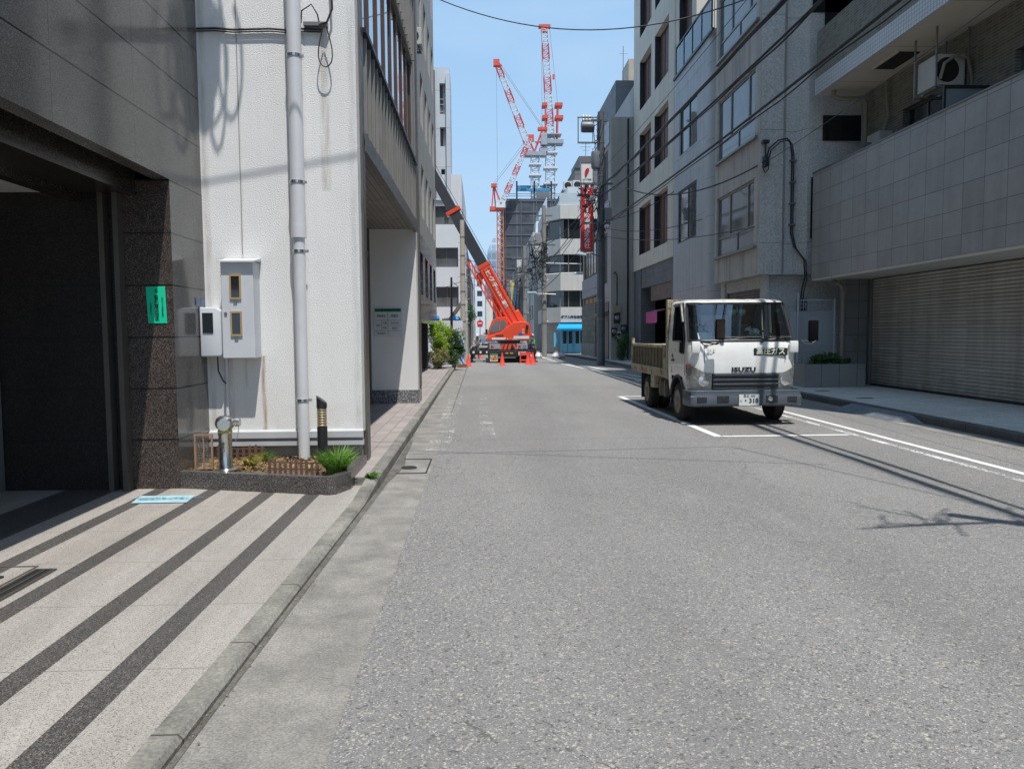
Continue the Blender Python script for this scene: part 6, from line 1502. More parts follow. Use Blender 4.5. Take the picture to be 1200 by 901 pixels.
solo('sand_load', MB().add([(p[0] * math.cos(R(1)) - p[1] * math.sin(R(1)) + 4.48, p[0] * math.sin(R(1)) + p[1] * math.cos(R(1)) + 12.78, p[2]) for p in mb.v], mb.f), mat('pale_sand_rubble', (.36, .33, .26), .95, var=.2, vs=6, fine=.5, fs=40, bump=1, bs=30), 'pale heap of sand and rubble lying in the truck bed', 'sand', fixn=True)

# ================================================================== CRANE TRUCK
CT = thing('mobile_crane', (1.6, 44.5, 0), 'bright orange mobile crane with raised telescopic boom standing on outriggers in the road', 'mobile crane')
Bk = M['black']
part('chassis', MB().box(.36, 2.48, 41.3, 49, .50, 1.0).box(.30, 2.55, 41.0, 41.3, .55, .66), Bk, CT, bevel=.03)
for x in (.38, 2.08):
    for y in (42.6, 47.5):
        Wl = part('wheel', MB().lathe([(.26, x), (.43, x + .02), (.47, x + .07), (.47, x + .33), (.43, x + .38), (.26, x + .40)], (0, y, .47), 24, 'X'), M['rubber'], CT, smooth=True)
        part('rim', MB().lathe([(.27, x - .002), (.2, x + .03), (.1, x + .01), (0, x)], (0, y, .47), 18, 'X'), M['alu'], Wl)
part('bumper', MB().box(.32, 2.52, 40.95, 41.28, .30, .56), Bk, CT, bevel=.02)
for x in (.40, 1.86):
    Lc = part('tail_light', MB().box(x, x + .60, 41.14, 41.29, .72, 1.0), M['silver'], CT, bevel=.01)
    part('lens', MB().box(x + .08, x + .22, 41.12, 41.139, .78, .92), mat('red_lens', (.45, .03, .02), .2), Lc); part('lens', MB().box(x + .34, x + .5, 41.12, 41.139, .78, .92), M['lamp_glass'], Lc)
part('chevron_panel', MB().box(1.02, 1.84, 41.16, 41.29, .70, .98), Bk, CT)
mb = MB()
for x in (1.04, 1.24, 1.46, 1.64):
    d = .16 if x > 1.5 else -.0
    mb.add([(x + .0, 41.155, .98 if x < 1.5 else .98), (x + .14, 41.155, .98), (x + .14 + .14 * (1 if x > 1.5 else -.6), 41.155, .70), (x + .14 * (1 if x > 1.5 else -.6), 41.155, .70)], [(0, 1, 2, 3)])
part('chevron', mb, M['orange'], CT, fixn=False)
part('licence_plate', MB().box(1.95, 2.35, 40.93, 40.949, .40, .58), M['tag_white'], CT)
part('marker', MB().box(1.25, 1.40, 40.93, 40.949, .49, .54).box(1.5, 1.66, 40.93, 40.949, .49, .54), mat('yellow_marker', (.75, .42, .03), .4), CT)
part('slew_ring', MB().lathe([(.65, 1.0), (.65, 1.14)], (1.6, 45, 0), 28), Bk, CT)
# outriggers
for (x0, x1) in ((-.65, .36), (2.48, 2.95)):
    for y in (41.6, 48.4):
        Og = part('outrigger', MB().box(x0, x1, y, y + .3, .42, .66), Bk, CT, bevel=.01)
        xe = x0 + .1 if x0 < 0 else x1 - .1
        part('jack', MB().tube([(xe, y + .15, .04), (xe, y + .15, .75)], .07, 10).lathe([(.2, .0), (.2, .05), (.08, .09)], (xe, y + .15, 0), 16), Bk, Og)
mb = MB()
for x in (-.5, -.12, .22): mb.box(x, x + .1, 41.58, 41.598, .50, .62)
part('reflector', mb, M['tag_white'], CT)
# superstructure
up = thing
mb = MB(); mb.prism([(.22, 1.15), (2.6, 1.15), (2.66, 1.35), (2.66, 2.0), (2.56, 2.16), (2.25, 2.22), (1.75, 2.18), (.98, 1.62), (.42, 1.42), (.22, 1.3)], 'Y', 42.2, 43.9)
part('upper_body', mb, M['orange'], CT, bevel=.04)
part('stripe', MB().box(.55, 1.3, 42.185, 42.199, 1.22, 1.34).box(1.75, 2.6, 42.185, 42.199, 1.26, 1.42).box(1.72, 1.95, 42.185, 42.199, 1.22, 1.28), M['tag_white'], CT)
part('louvre', MB().box(.75, 1.2, 42.185, 42.199, 1.40, 1.50), mat('dark_orange_louvre', (.35, .04, .01), .5, joints=[('Z', .03, 0, .01)]), CT)
part('emblem', MB().lathe([(0, 42.183), (.11, 42.19), (.11, 42.199)], (2.12, 0, 1.52), 18, 'Y'), mat('blue_emblem', (.04, .12, .4), .4), CT)
text('lettering', 'クレーン', .15, M['tag_white'], CT, (1.50, 42.18, 1.27), ext=.004)
text('lettering', '移\n動', .14, M['tag_white'], CT, (2.28, 42.18, 1.66), ext=.004)
part('exhaust', MB().box(2.42, 2.56, 42.10, 42.198, 1.78, 2.02), Bk, CT, bevel=.02)
C_ = part('operator_cab', MB().prism([(.34, 1.3), (1.30, 1.62), (1.50, 2.2), (1.42, 2.42), (1.25, 2.48), (.78, 2.42), (.58, 2.28), (.36, 1.72)], 'Y', 42.3, 43.7), M['orange'], CT, bevel=.03)
part('cab_window', MB().prism([(.44, 1.55), (.98, 1.70), (1.28, 1.86), (1.36, 2.14), (1.22, 2.28), (.82, 2.24), (.64, 2.12), (.44, 1.74)], 'Y', 42.275, 42.299), M['pane_mid'], C_)
part('cab_mirror', MB().box(.20, .33, 42.2, 42.3, 1.5, 1.8), Bk, C_, bevel=.02)
part('cab_pillar', MB().bar((.98, 42.268, 1.70), (1.02, 42.268, 2.28), .035, .012), M['orange'], C_)
# boom in a plane across the road
BY = 42.95
p0 = Vector((2.35, BY, 1.25)); top_ = Vector((.16, BY, 5.25)); d = (top_ - p0).normalized()
tip = p0 + d * 14.2
def bx_(a, b_, w_, h_, m, nm, par=CT, **k): return part(nm, MB().bar(p0 + d * a, p0 + d * b_, w_, h_), m, par, **k)
nrm = Vector((d.z, 0, -d.x))
BM = bx_(.3, 4.62, .58, .68, M['orange'], 'boom', bevel=.05)
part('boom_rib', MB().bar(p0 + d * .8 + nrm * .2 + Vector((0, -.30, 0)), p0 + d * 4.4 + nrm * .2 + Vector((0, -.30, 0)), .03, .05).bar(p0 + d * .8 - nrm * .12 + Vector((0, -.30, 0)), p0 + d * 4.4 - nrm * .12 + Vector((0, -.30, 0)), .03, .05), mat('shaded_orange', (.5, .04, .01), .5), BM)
part('boom_heel', MB().bar(p0 - d * .1 + nrm * .38, p0 + d * 1.6 + nrm * .38, .5, .3), M['orange'], BM, bevel=.08)
M['boomgrey'] = mat('charcoal_boom_sections', (.05, .052, .058), .45, .2, var=.1, vs=1)
bx_(4.62, 8.0, .52, .60, M['boomgrey'], 'boom_section'); bx_(7.98, 11.0, .46, .52, M['boomgrey'], 'boom_section'); bx_(10.98, 14.0, .40, .44, M['boomgrey'], 'boom_section')
bx_(4.5, 4.72, .62, .74, M['orange'], 'boom_collar', bevel=.02); bx_(7.90, 8.1, .6, .86, M['orange'], 'boom_collar', bevel=.02); bx_(10.9, 11.1, .5, .6, M['orange'], 'boom_collar')
bx_(13.9, 14.4, .5, .6, M['orange'], 'boom_head')
mb = MB(); off = -nrm * .60
A = [p0 + d * 1.6 + off + Vector((0, q, r_)) for q in (-.18, .18) for r_ in (0,)]
for q in (-.2, .2):
    for k in (-.10, .10):
        mb.tube([p0 + d * 1.2 + off + nrm * k + Vector((0, q, 0)), p0 + d * 5.3 + off + nrm * k + Vector((0, q, 0))], .035, 5)
for i in range(12):
    a = p0 + d * (1.2 + i * .34) + off; mb.tube([a + nrm * -.1 + Vector((0, -.2, 0)), a + d * .34 + nrm * .1 + Vector((0, -.2, 0))], .022, 4)
part('stowed_jib', mb, M['orange'], CT)
part('boom_cylinder', MB().tube([Vector((1.15, BY, 1.7)), p0 + d * 3.0 - nrm * .25], .13, 12).tube([Vector((1.5, BY, 1.4)), p0 + d * 1.9 - nrm * .3], .10, 12), M['orange'], CT, smooth=True)
part('hose_reel', MB().lathe([(0, -.1), (.22, -.1), (.22, .1), (0, .1)], tuple(p0 + d * 4.2 - nrm * .45), 16, 'Y'), M['orange'], CT)
ang = math.atan2(-d.z, -d.x)      # text runs down the boom
def btext(s_, at_, size):
    o = text('lettering', s_, size, M['tag_white'], None, (0, 0, 0), ext=.006, bold=.01)
    th = math.atan2(d.z, -d.x)
    o.data.transform(Matrix.Rotation(th, 4, 'Y')); o.data.transform(Matrix.Translation(p0 + d * at_ + Vector((0, -.298, 0)) - ORG[CT.name])); o.parent = BM; return o
btext('ヒグチ', 3.75, .38); btext('レッカー', 2.85, .17); btext('重機', 2.2, .22)
part('winch_rope', MB().tube([p0 + nrm * .45, p0 + d * 14 + nrm * .35], .012, 4), M['cable'], CT)
t = thing('notice_board', (.6, 40.7, 0), 'cream warning board with red lettering hung at the crane bumper', 'notice board')
part('board', MB().box(.42, .84, 40.72, 40.75, .08, .46), mat('cream_board', (.62, .50, .30), .6), t); part('header', MB().box(.42, .84, 40.70, 40.719, .46, .52), mat('board_green', (.02, .22, .08), .6), t)
text('lettering', '立入禁止\n作業中', .12, mat('board_red', (.45, .02, .01), .6), t, (.63, 40.715, .26), ext=.002)
part('leg', MB().box(.45, .48, 40.76, 40.8, 0, .5).box(.78, .81, 40.76, 40.8, 0, .5), Bk, t)
# concrete blocks left of the crane
for i, (x, y) in enumerate(((-.35, 50.5), (.1, 50.5))):
    t = thing('concrete_block', (x, y, 0), ('left' if i == 0 else 'right') + ' one of two pale concrete counterweight blocks behind the outrigger', 'concrete block')
    mb = MB(); mb.box(x - .22, x + .22, y - .4, y + .4, 0, .75); part('block', mb, mat('pale_block', (.42, .41, .38), .8, var=.1), t, bevel=.02)
    part('lifting_eye', MB().tube([(x - .06, y, .75), (x - .05, y, .83), (x + .05, y, .83), (x + .06, y, .75)], .012, 5), M['alu'], t)

# cones
def make_cone(x, y, label, group='orange cones around the crane'):
    o = thing('traffic_cone', (x, y, 0), label, 'traffic cone', group)
    part('body', MB().lathe([(.14, .03), (.125, .06), (.03, .58), (.026, .62), (.0, .625)], (0, 0, 0), 20), M['cone'], o, local=True, smooth=True)
    part('base', MB().box(-.17, .17, -.17, .17, 0, .035), M['cone'], o, local=True, bevel=.01)
    return o
c0 = make_cone(-.66, 37.4, 'orange traffic cone beside the blue and white striped post')
for x, y, lb in ((1.0, 37.9, 'orange traffic cone standing alone before the middle of the crane'), (-.14, 50.0, 'orange traffic cone behind the outrigger near the light-clothed worker'),
                 (2.33, 38.9, 'left one of the orange cone pair at the right of the crane'), (2.56, 38.6, 'rightmost orange traffic cone before the worker in blue')):
    c = copy_tree(c0); c.location = (x, y, 0); c['label'] = lb
t = thing('barrier', (2.3, 41.5, 0), 'low red folding barrier behind the right cones', 'barrier')
part('rail', MB().box(1.98, 2.6, 40.4, 40.44, .42, .56).box(1.98, 2.6, 40.4, 40.44, .12, .2), M['cone'], t); part('leg', MB().box(2.0, 2.05, 40.3, 40.55, 0, .6).box(2.5, 2.55, 40.3, 40.55, 0, .6), M['cone'], t)

# ------------------------------------------------------------------ people
def person(x, y, rz, label, shirt, legs_c, helmet, s=.93, lean=.0, vest=None, arm_l=None, arm_r=None, stride=.12):
    o = thing('person', (x, y, 0), label, 'person', rz=rz)
    V = []; E = []; rad = []
    def v(p, r, par=None):
        V.append(Vector(p) * s); rad.append(r * s)
        if par is not None: E.append((par, len(V) - 1))
        return len(V) - 1
    L_ = lean
    pel = v((0, 0, .95), .145); sp = v((0, -.5 * L_, 1.15), .135, pel); ch = v((0, -L_, 1.36), .15, sp); nk = v((0, -1.15 * L_, 1.50), .06, ch); hd = v((0, -1.3 * L_, 1.60), .088, nk); ht = v((0, -1.35 * L_, 1.70), .085, hd)
    v((0, -1.35 * L_ - .085, 1.61), .02, hd)
    ends = []
    for q, arm in ((-1, arm_l), (1, arm_r)):
        sh = v((q * .19, -L_, 1.42), .066, ch)
        e, w_ = arm or ((q * .27, -L_ + .02, 1.16), (q * .27, -L_ - .10, .93))
        el_ = v(e, .048, sh); wr = v(w_, .032, el_); dd = (Vector(w_) - Vector(e)).normalized()
        pm = v(Vector(w_) + dd * .07, .036, wr); ends.append((Vector(w_) + dd * .08, dd, q))
        hp = v((q * .09, 0, .90), .10, pel); kn = v((q * .11, -stride * q * .6 - .03, .50), .068, hp); an = v((q * .12, -stride * q + .03, .09), .045, kn); v((q * .13, -stride * q - .12, .045), .04, an)
    me = bpy.data.meshes.new('tmp'); me.from_pydata(V, E, []); ob = bpy.data.objects.new('tmp', me); col.objects.link(ob)
    md = ob.modifiers.new('skin', 'SKIN'); md.use_smooth_shade = True
    if me.skin_vertices:
        for i, sv in enumerate(me.skin_vertices[0].data): sv.radius = (rad[i], rad[i]); sv.use_root = (i == 0)
    ob.modifiers.new('sub', 'SUBSURF').levels = 1
    dg = bpy.context.evaluated_depsgraph_get(); dg.update()
    bm_ = bpy.data.meshes.new_from_object(ob.evaluated_get(dg)); bpy.data.objects.remove(ob)
    mb = MB(); mb.v = [tuple(p.co) for p in bm_.vertices]; mb.f = [list(p.vertices) for p in bm_.polygons]
    for p in bm_.polygons:
        c = p.center / s
        skin_ = c.z > 1.49 or any((c - e).length < .10 for e, _, _ in ends)
        mb.mi.append(2 if skin_ else (3 if c.z < .11 else (1 if c.z < .97 and abs(c.x) < .25 else 0)))
    mb.cur = 2
    for e, dd, q in ends:
        sd = Vector((0, 1, 0)) if abs(dd.y) < .8 else Vector((1, 0, 0))
        for k in range(4):
            b0 = (e + sd * (k - 1.5) * .018); mb.tube([b0 * s, (b0 + dd * .045) * s, (b0 + dd * .08 * (1, 1.1, 1.05, .85)[k] + Vector((-q * .02, 0, 0))) * s], [.010, .0095, .007], 5)
        mb.tube([(e - dd * .04 - sd * .03) * s, (e - sd * .055) * s, (e + dd * .03 - sd * .06) * s], [.011, .010, .008], 5)
    bd = part('body', mb, [mat('shirt', shirt, .8, obj=True), mat('trousers', legs_c, .8, obj=True), mat('skin', (.42, .25, .17), .6, obj=True), M['black']], o, local=True, smooth=True)
    hc = Vector((0, -1.33 * L_, 1.66)) * s
    part('helmet', MB().lathe([(.115 * s, 0), (.113 * s, .04 * s), (.09 * s, .09 * s), (.04 * s, .118 * s), (0, .122 * s)], tuple(hc), 18).lathe([(.10 * s, -.002), (.135 * s, -.008), (.135 * s, .004), (.11 * s, .008)], tuple(hc + Vector((0, -.015, 0))), 18), helmet, o, local=True, smooth=True)
    part('eye', MB().lathe([(0, -.004), (.009, 0), (0, .004)], tuple(Vector((-.032, -1.33 * L_ - .083, 1.63)) * s), 6, 'Y').lathe([(0, -.004), (.009, 0), (0, .004)], tuple(Vector((.032, -1.33 * L_ - .083, 1.63)) * s), 6, 'Y'), M['black'], o, local=True)
    if vest:
        mb = MB()
        for z, ry in ((1.10, .155), (1.22, .155)): mb.lathe([(.168 * s, z * s), (.172 * s, (z + .02) * s), (.168 * s, (z + .05) * s)], (0, -.6 * L_ * s, 0), 18)
        for q in (-1, 1): mb.tube([Vector((q * .09, -L_ - .155, 1.10)) * s, Vector((q * .10, -L_ - .15, 1.36)) * s, Vector((q * .1, -L_ - .02, 1.49)) * s, Vector((q * .09, -L_ + .155, 1.3)) * s], .018, 5)
        part('safety_harness', mb, vest, o, local=True)
    return o
person(-.32, 47.0, R(15), 'worker in pale grey workwear and white helmet leaning beside the crane', (.42, .42, .43), (.12, .12, .13), mat('helmet_white', (.7, .7, .68), .4, obj=True), s=.86, lean=.16,
       arm_l=((-.30, -.2, 1.14), (-.2, -.42, 1.0)), arm_r=((.3, -.12, 1.15), (.22, -.36, 1.02)))
person(2.95, 45.5, R(70), 'worker in navy overalls with yellow-green reflective straps right of the crane', (.02, .05, .16), (.02, .055, .20), mat('helmet_blue', (.35, .5, .7), .4, obj=True), s=.86, lean=.05, vest=mat('hi_vis_strap', (.35, .7, .15), .5, obj=True), stride=.2)

# ------------------------------------------------------------------ cars far down the road
def car(x, y, label, paint, rz=0, sign=None):
    o = thing('parked_car', (x, y, 0), label, 'car', rz=rz)
    pr = [(-2.0, .35), (-2.05, .6), (-1.95, .82), (-1.0, .98), (-.35, 1.42), (.9, 1.45), (1.6, 1.02), (1.98, .95), (2.02, .4)]
    mb = MB(); mb.prism(pr, 'X', -.78, .78); part('body', mb, paint, o, local=True, bevel=.07, seg=3, smooth=True)
    part('windscreen', MB().add([(-.64, -.99, 1.0), (.64, -.99, 1.0), (.56, -.40, 1.41), (-.56, -.40, 1.41)], [(0, 1, 2, 3)]), M['pane_mid'], o, local=True, fixn=False)
    for q in (-1, 1):
        part('side_window', MB().add([(q * .786, -.8, 1.02), (q * .786, 1.3, 1.04), (q * .786, .85, 1.38), (q * .786, -.3, 1.36)], [(0, 1, 2, 3)]), M['pane_dark'], o, local=True, fixn=False)
        part('headlight', MB().obox((q * .58, -2.02, .72), (.28, .06, .14)), M['lamp_glass'], o, local=True, bevel=.02)
        for yy in (-1.25, 1.25):
            a = q * .62; Wl = part('wheel', MB().lathe([(.17, a), (.29, a), (.31, a + q * .04), (.31, a + q * .14), (.29, a + q * .18), (.17, a + q * .18)], (0, yy, .31), 22, 'X'), M['rubber'], o, local=True, smooth=True)
            part('rim', MB().lathe([(.18, a + q * .182), (.1, a + q * .16), (0, a + q * .17)], (0, yy, .31), 16, 'X'), M['silver'], Wl, local=True)
    part('grille', MB().box(-.4, .4, -2.075, -2.04, .5, .66), M['black'], o, local=True); part('licence_plate', MB().box(-.16, .16, -2.09, -2.076, .42, .52), M['tag_white'], o, local=True)
    if sign: part('roof_sign', MB().prism([(-.25, 1.46), (.25, 1.46), (.12, 1.64), (-.12, 1.64)], 'Y', -.1, .1), sign, o, local=True)
    return o
car(.30, 66, 'dark car with orange roof sign waiting behind the mobile crane', mat('dark_car_paint', (.03, .045, .06), .25, coat=1, obj=True), sign=mat('orange_sign', (.8, .3, .08), .4, obj=True))
car(2.2, 52, 'pale van-like car mostly hidden behind the crane', mat('silver_car_paint', (.4, .41, .42), .3, .4, coat=1, obj=True))
t = thing('road_sign', (.1, 72, 0), 'round red no-entry sign on a grey post far down the street', 'road sign')
part('post', MB().tube([(-.15, 72, 0), (-.15, 72, 3.0)], .035, 8), M['alu'], t); part('disc', MB().lathe([(0, 71.95), (.3, 71.95), (.3, 71.97)], (-.15, 0, 2.5), 24, 'Y'), M['red_sign'], t); part('bar', MB().box(-.35, .05, 71.93, 71.948, 2.45, 2.55), M['tag_white'], t)
for x, y, lb, r_ in ((3.35, 47.5, 'white rubbish bags heaped at the foot of the concrete pole', .28), (4.6, 47.0, 'white rubbish bags on the kerb left of the blue shopfront', .34)):
    mb = MB()
    for k in range(4):
        c = (x + rnd.uniform(-.3, .3), y + rnd.uniform(-.2, .2)); mb.lathe([(.0, 0), (r_ * .7, .02), (r_ * .8, .15), (r_ * .5, .3), (.05, .38), (.08, .44), (0, .45)], (c[0], c[1], .0), 9)
    solo('rubbish_bags', mb, mat('white_bag', (.62, .62, .62), .5, bump=.8, bs=9), lb, 'rubbish bags', smooth=True)
bush('potted_plant', (3.15, 49.5, .75), (.35, .3, .3), 600, .06, leafmat('reddish_leaves', (.25, .06, .03), (.30, .18, .06)), 'potted plant with reddish leaves by the far right pole', z0=.0, cat='potted plant')
part('pot', MB().lathe([(.2, 0), (.3, .1), (.32, .5), (.28, .5)], (3.15, 49.5, 0), 14), M['concrete'], bpy.data.objects['potted_plant'])

# ================================================================== NETTED TOWER AND TOWER CRANES
m, nt, b = new_mat('dark_safety_netting'); v = coords(nt)
g = grid(nt, v, [('Z', 3.6, .6, .35), ('X', 5.4, .9, .3), ('Y', 5.4, .9, .3)]); g2 = grid(nt, v, [('Z', 1.2, 0, .16)])
base = ramp(nt, noise(nt, scaled(nt, v, (1, 1, 1.4)), .35, 5, .7), .3, .7, (.030, .037, .047), (.085, .095, .110))
base = mixc(nt, math_n(nt, 'MULTIPLY', g2, .3), base, (.12, .13, .15)); base = mixc(nt, math_n(nt, 'MULTIPLY', g, .55), base, (.17, .19, .215))
L(nt, base, b.inputs['Base Color']); b.inputs['Roughness'].default_value = .8; M['net'] = m
TW = thing('netted_tower', (17, 262, 0), 'office tower under construction wrapped in dark safety netting', 'building')
part('netting', MB().box(7.1, 34, 250, 280, 0, 44.5), M['net'], TW)
mb = MB()
for z in [3.6 * k + .6 for k in range(1, 13)]: mb.box(7.0, 34.1, 249.8, 249.98, z - .12, z + .12)
for x in range(8, 34, 5): mb.box(x - .1, x + .1, 249.8, 249.98, 0, 44.6)
part('scaffold', mb, mat('scaffold_tube', (.13, .14, .15), .6), TW)
mb = MB()
for x in (11.8, 17.5, 23): part('steel_column', MB().box(x - .25, x + .25, 252, 252.6, 44.5, 50.5), M['black'], TW)
part('steel_beam', MB().box(12, 23, 252, 252.5, 47.3, 48.2).box(12, 23, 258, 258.5, 49.2, 50.2).box(13, 22, 255, 255.5, 48.3, 49.2), mat('blue_primed_steel', (.05, .24, .40), .5), TW)
part('guard_rail', MB().box(7.2, 30, 250.1, 250.3, 45.3, 45.45).box(7.2, 30, 250.1, 250.3, 46.0, 46.15).box(18.2, 22.5, 252, 253, 44.6, 47.2), M['alu'], TW)
M['cr_red'] = mat('crane_red', (.62, .09, .06), .5); M['cr_white'] = mat('crane_white', (.62, .64, .66), .5); M['cr_grey'] = mat('crane_grey', (.32, .35, .38), .5)
def lattice(o, p, q, w_, nseg, cols_, nm, r=.12, per=2, taper=1.0):
    p, q = Vector(p), Vector(q); dd = (q - p).normalized(); ref = Vector((0, 1, 0)); a = dd.cross(ref).normalized()
    tot = nseg * per
    for sgm in range(nseg):
        mb = MB()
        for k in range(per):
            i = sgm * per + k
            P0, P1 = p.lerp(q, i / tot), p.lerp(q, (i + 1) / tot)
            w0 = w_ * (1 + (taper - 1) * i / tot) / 2; w1 = w_ * (1 + (taper - 1) * (i + 1) / tot) / 2
            C0 = [P0 + a * s1 * w0 + ref * s2 * w0 for s1, s2 in ((-1, -1), (1, -1), (1, 1), (-1, 1))]
            C1 = [P1 + a * s1 * w1 + ref * s2 * w1 for s1, s2 in ((-1, -1), (1, -1), (1, 1), (-1, 1))]
            for c0_, c1_ in zip(C0, C1): mb.tube([c0_, c1_], r, 4)
            for j in range(4):
                if (i + j) % 2: mb.tube([C0[j], C1[(j + 1) % 4]], r * .7, 3)
                else: mb.tube([C0[(j + 1) % 4], C1[j]], r * .7, 3)
                mb.tube([C0[j], C0[(j + 1) % 4]], r * .7, 3)
        part(nm, mb, cols_[sgm % len(cols_)], o)
RW = [M['cr_red'], M['cr_white']]
K = 250 / 900
def W(px, py, Y): return ((px - 565) / 900 * Y, Y, 1.6 + (390 - py) / 900 * Y)
# left luffing crane
T1 = thing('tower_crane', (18, 255, 44.5), 'red and white luffing tower crane whose jib leans left above the netted tower', 'tower crane')
lattice(T1, (18.0, 255, 44.5), (18.0, 255, 59), 2.6, 5, [M['cr_white']], 'mast_section', .14)
for z in (48, 52.5, 56): part('climbing_collar', MB().box(16, 20, 253, 257, z, z + .5), M['cr_white'], T1)
part('slewing_deck', MB().box(14.6, 21.4, 253, 257, 59, 60.2), M['cr_grey'], T1); part('machine_house', MB().box(19.4, 22, 253, 257, 60.2, 61.6), M['cr_grey'], T1)
part('a_frame', MB().bar((17.6, 253.6, 60), (20.4, 254.5, 67.5), .5).bar((20.9, 253.6, 60), (20.4, 254.5, 67.5), .5).bar((17.6, 256.4, 60), (20.4, 255.5, 67.5), .5).bar((20.9, 256.4, 60), (20.4, 255.5, 67.5), .5).box(18.9, 22, 254, 256, 67.3, 68.2).box(17.8, 20.7, 253.5, 253.8, 63, 63.5), M['cr_red'], T1)
part('cabin', MB().box(19.8, 21.8, 252.6, 254.4, 62.2, 65.8), M['cr_grey'], T1, bevel=.1)
lattice(T1, (16.6, 255, 60.4), (5.9, 255, 88.2), 2.1, 7, RW, 'jib_section', .12, 3, .7)
part('jib_head', MB().box(4.6, 6.6, 254, 256, 87.6, 89.6).bar((5, 255, 89), (7.2, 255, 87.6), .8), M['cr_red'], T1)
part('rope', MB().tube([(6.2, 255, 88.6), (20.4, 255, 68)], .09, 3).tube([(7.2, 255, 88.0), (20.9, 255, 68)], .07, 3).tube([(5.6, 255, 88), (5.6, 255, 44)], .06, 3), M['cr_grey'], T1)
# right crane, jib nearly upright
T2 = thing('tower_crane', (23, 256, 44.5), 'tallest tower crane with nearly upright red and white jib', 'tower crane')
lattice(T2, (23.1, 256, 44.5), (23.1, 256, 63), 2.9, 6, [M['cr_white']], 'mast_section', .15)
for z in (50, 55, 60): part('climbing_collar', MB().box(20.8, 25.4, 254, 258, z, z + .6), M['cr_white'], T2)
part('slewing_deck', MB().box(20.0, 27.2, 253.6, 258.4, 63, 64.2).box(20.4, 26.6, 253.6, 258.4, 65.8, 66.1), M['cr_grey'], T2)
part('a_frame', MB().bar((21.2, 254.5, 64), (21.4, 254.5, 76), .45).bar((25.2, 254.5, 64), (25.6, 254.5, 76), .45).bar((25.2, 257.4, 64), (25.6, 257.4, 76), .45).box(20.4, 22.2, 254, 258, 71, 72).box(24.6, 27.2, 254, 258, 71, 72).box(20.4, 22.0, 254, 258, 75, 76).box(24.6, 27, 254, 258, 75, 76), M['cr_red'], T2)
lattice(T2, (23.2, 256, 64.2), (21.3, 256, 100.2), 2.4, 7, [M['cr_white'], M['cr_red']], 'jib_section', .12, 4, .8)
part('jib_head', MB().box(19.4, 23.2, 255, 257, 100.2, 101.0).box(20.2, 22.4, 255, 257, 99.0, 100.2), M['cr_red'], T2)
part('rope', MB().tube([(20.4, 256, 100), (20.4, 256, 64)], .06, 3).tube([(23.0, 256, 100), (25.6, 256, 76)], .07, 3), M['cr_grey'], T2)
part('hook_block', MB().box(23.9, 24.5, 255.6, 256.4, 84, 85.5), M['cr_red'], T2)
# crane on its own mast left of the tower
T3 = thing('tower_crane', (6, 246, 0), 'low red tower crane left of the netted tower with jib rising right', 'tower crane')
lattice(T3, (6.2, 246, 5), (6.2, 246, 40), 1.9, 8, [mat('crane_orange', (.6, .2, .08), .5)], 'mast_section', .16)
part('slewing_deck', MB().box(2.9, 7.2, 244.5, 247.5, 40, 41.2), M['cr_red'], T3); part('cabin', MB().box(4.8, 7.8, 244, 245.4, 40.8, 43), M['cr_white'], T3); part('emblem', MB().add([(5.9, 243.98, 42.4), (6.9, 243.98, 42.4), (6.4, 243.98, 41.6)], [(0, 1, 2)]), mat('green_mark', (.02, .4, .2), .5), T3, fixn=False)
part('a_frame', MB().bar((3.6, 245, 41), (4.2, 246, 48), .45).bar((7.0, 245, 41), (4.2, 246, 48), .45).bar((4.8, 247, 41), (4.2, 246, 48), .4).box(3.4, 5.2, 245, 247, 47.4, 48.4), M['cr_red'], T3)
lattice(T3, (7.0, 246, 43), (15.8, 246, 62.5), 1.6, 7, [M['cr_white'], M['cr_red']], 'jib_section', .13, 3, .8)
part('rope', MB().tube([(4.4, 246, 48.2), (15.6, 246, 62.3)], .08, 3).tube([(3.8, 246, 48.2), (14.9, 246, 62.6)], .06, 3), M['cr_grey'], T3)
part('jib_head', MB().box(15.2, 17.0, 245.4, 246.6, 61.6, 63.6), M['cr_red'], T3)

# ================================================================== POLES, SIGNS, CABLES
P1 = pole('utility_pole', 5.75, 37, 12.0, 'tall dark steel utility pole with transformer before the grey building', .20, .16, M['pole_d'])
for q in ((4.75, 6.3, 8.6), (4.6, 5.75, 8.05), (4.9, 6.2, 6.75), (4.85, 6.1, 11.55)): part('crossarm', MB().box(q[0], q[1], 36.9, 37, q[2], q[2] + .09), M['pole_d'], P1)
part('hanger_frame', MB().bar((4.62, 36.9, 10.55), (5.7, 36.9, 10.55), .07).bar((4.62, 36.9, 11.72), (5.6, 36.9, 11.72), .05).bar((4.65, 36.9, 10.55), (4.65, 36.9, 11.74), .05).bar((5.35, 36.9, 10.55), (5.35, 36.9, 11.7), .04), M['alu'], P1)
part('transformer', MB().lathe([(0, 4.78), (.24, 4.8), (.26, 4.9), (.26, 5.3), (.24, 5.4), (0, 5.42)], (0, 36.9, 11.28), 18, 'X'), M['pole_d'], P1, smooth=True)
mb = MB()
for x in (4.9, 5.05, 5.2): mb.lathe([(.05, 11.5), (.08, 11.6), (.05, 11.66), (.08, 11.74), (.04, 11.84), (0, 11.88)], (x, 36.9, 0), 10)
part('insulator', mb, mat('pale_insulator', (.45, .45, .44), .3), P1, smooth=True)
part('transformer_can', MB().lathe([(0, 9.32), (.2, 9.34), (.22, 9.4), (.22, 10.05), (.2, 10.12), (0, 10.15)], (5.48, 36.85, 0), 16), mat('blue_grey_can', (.16, .18, .2), .5), P1, smooth=True)
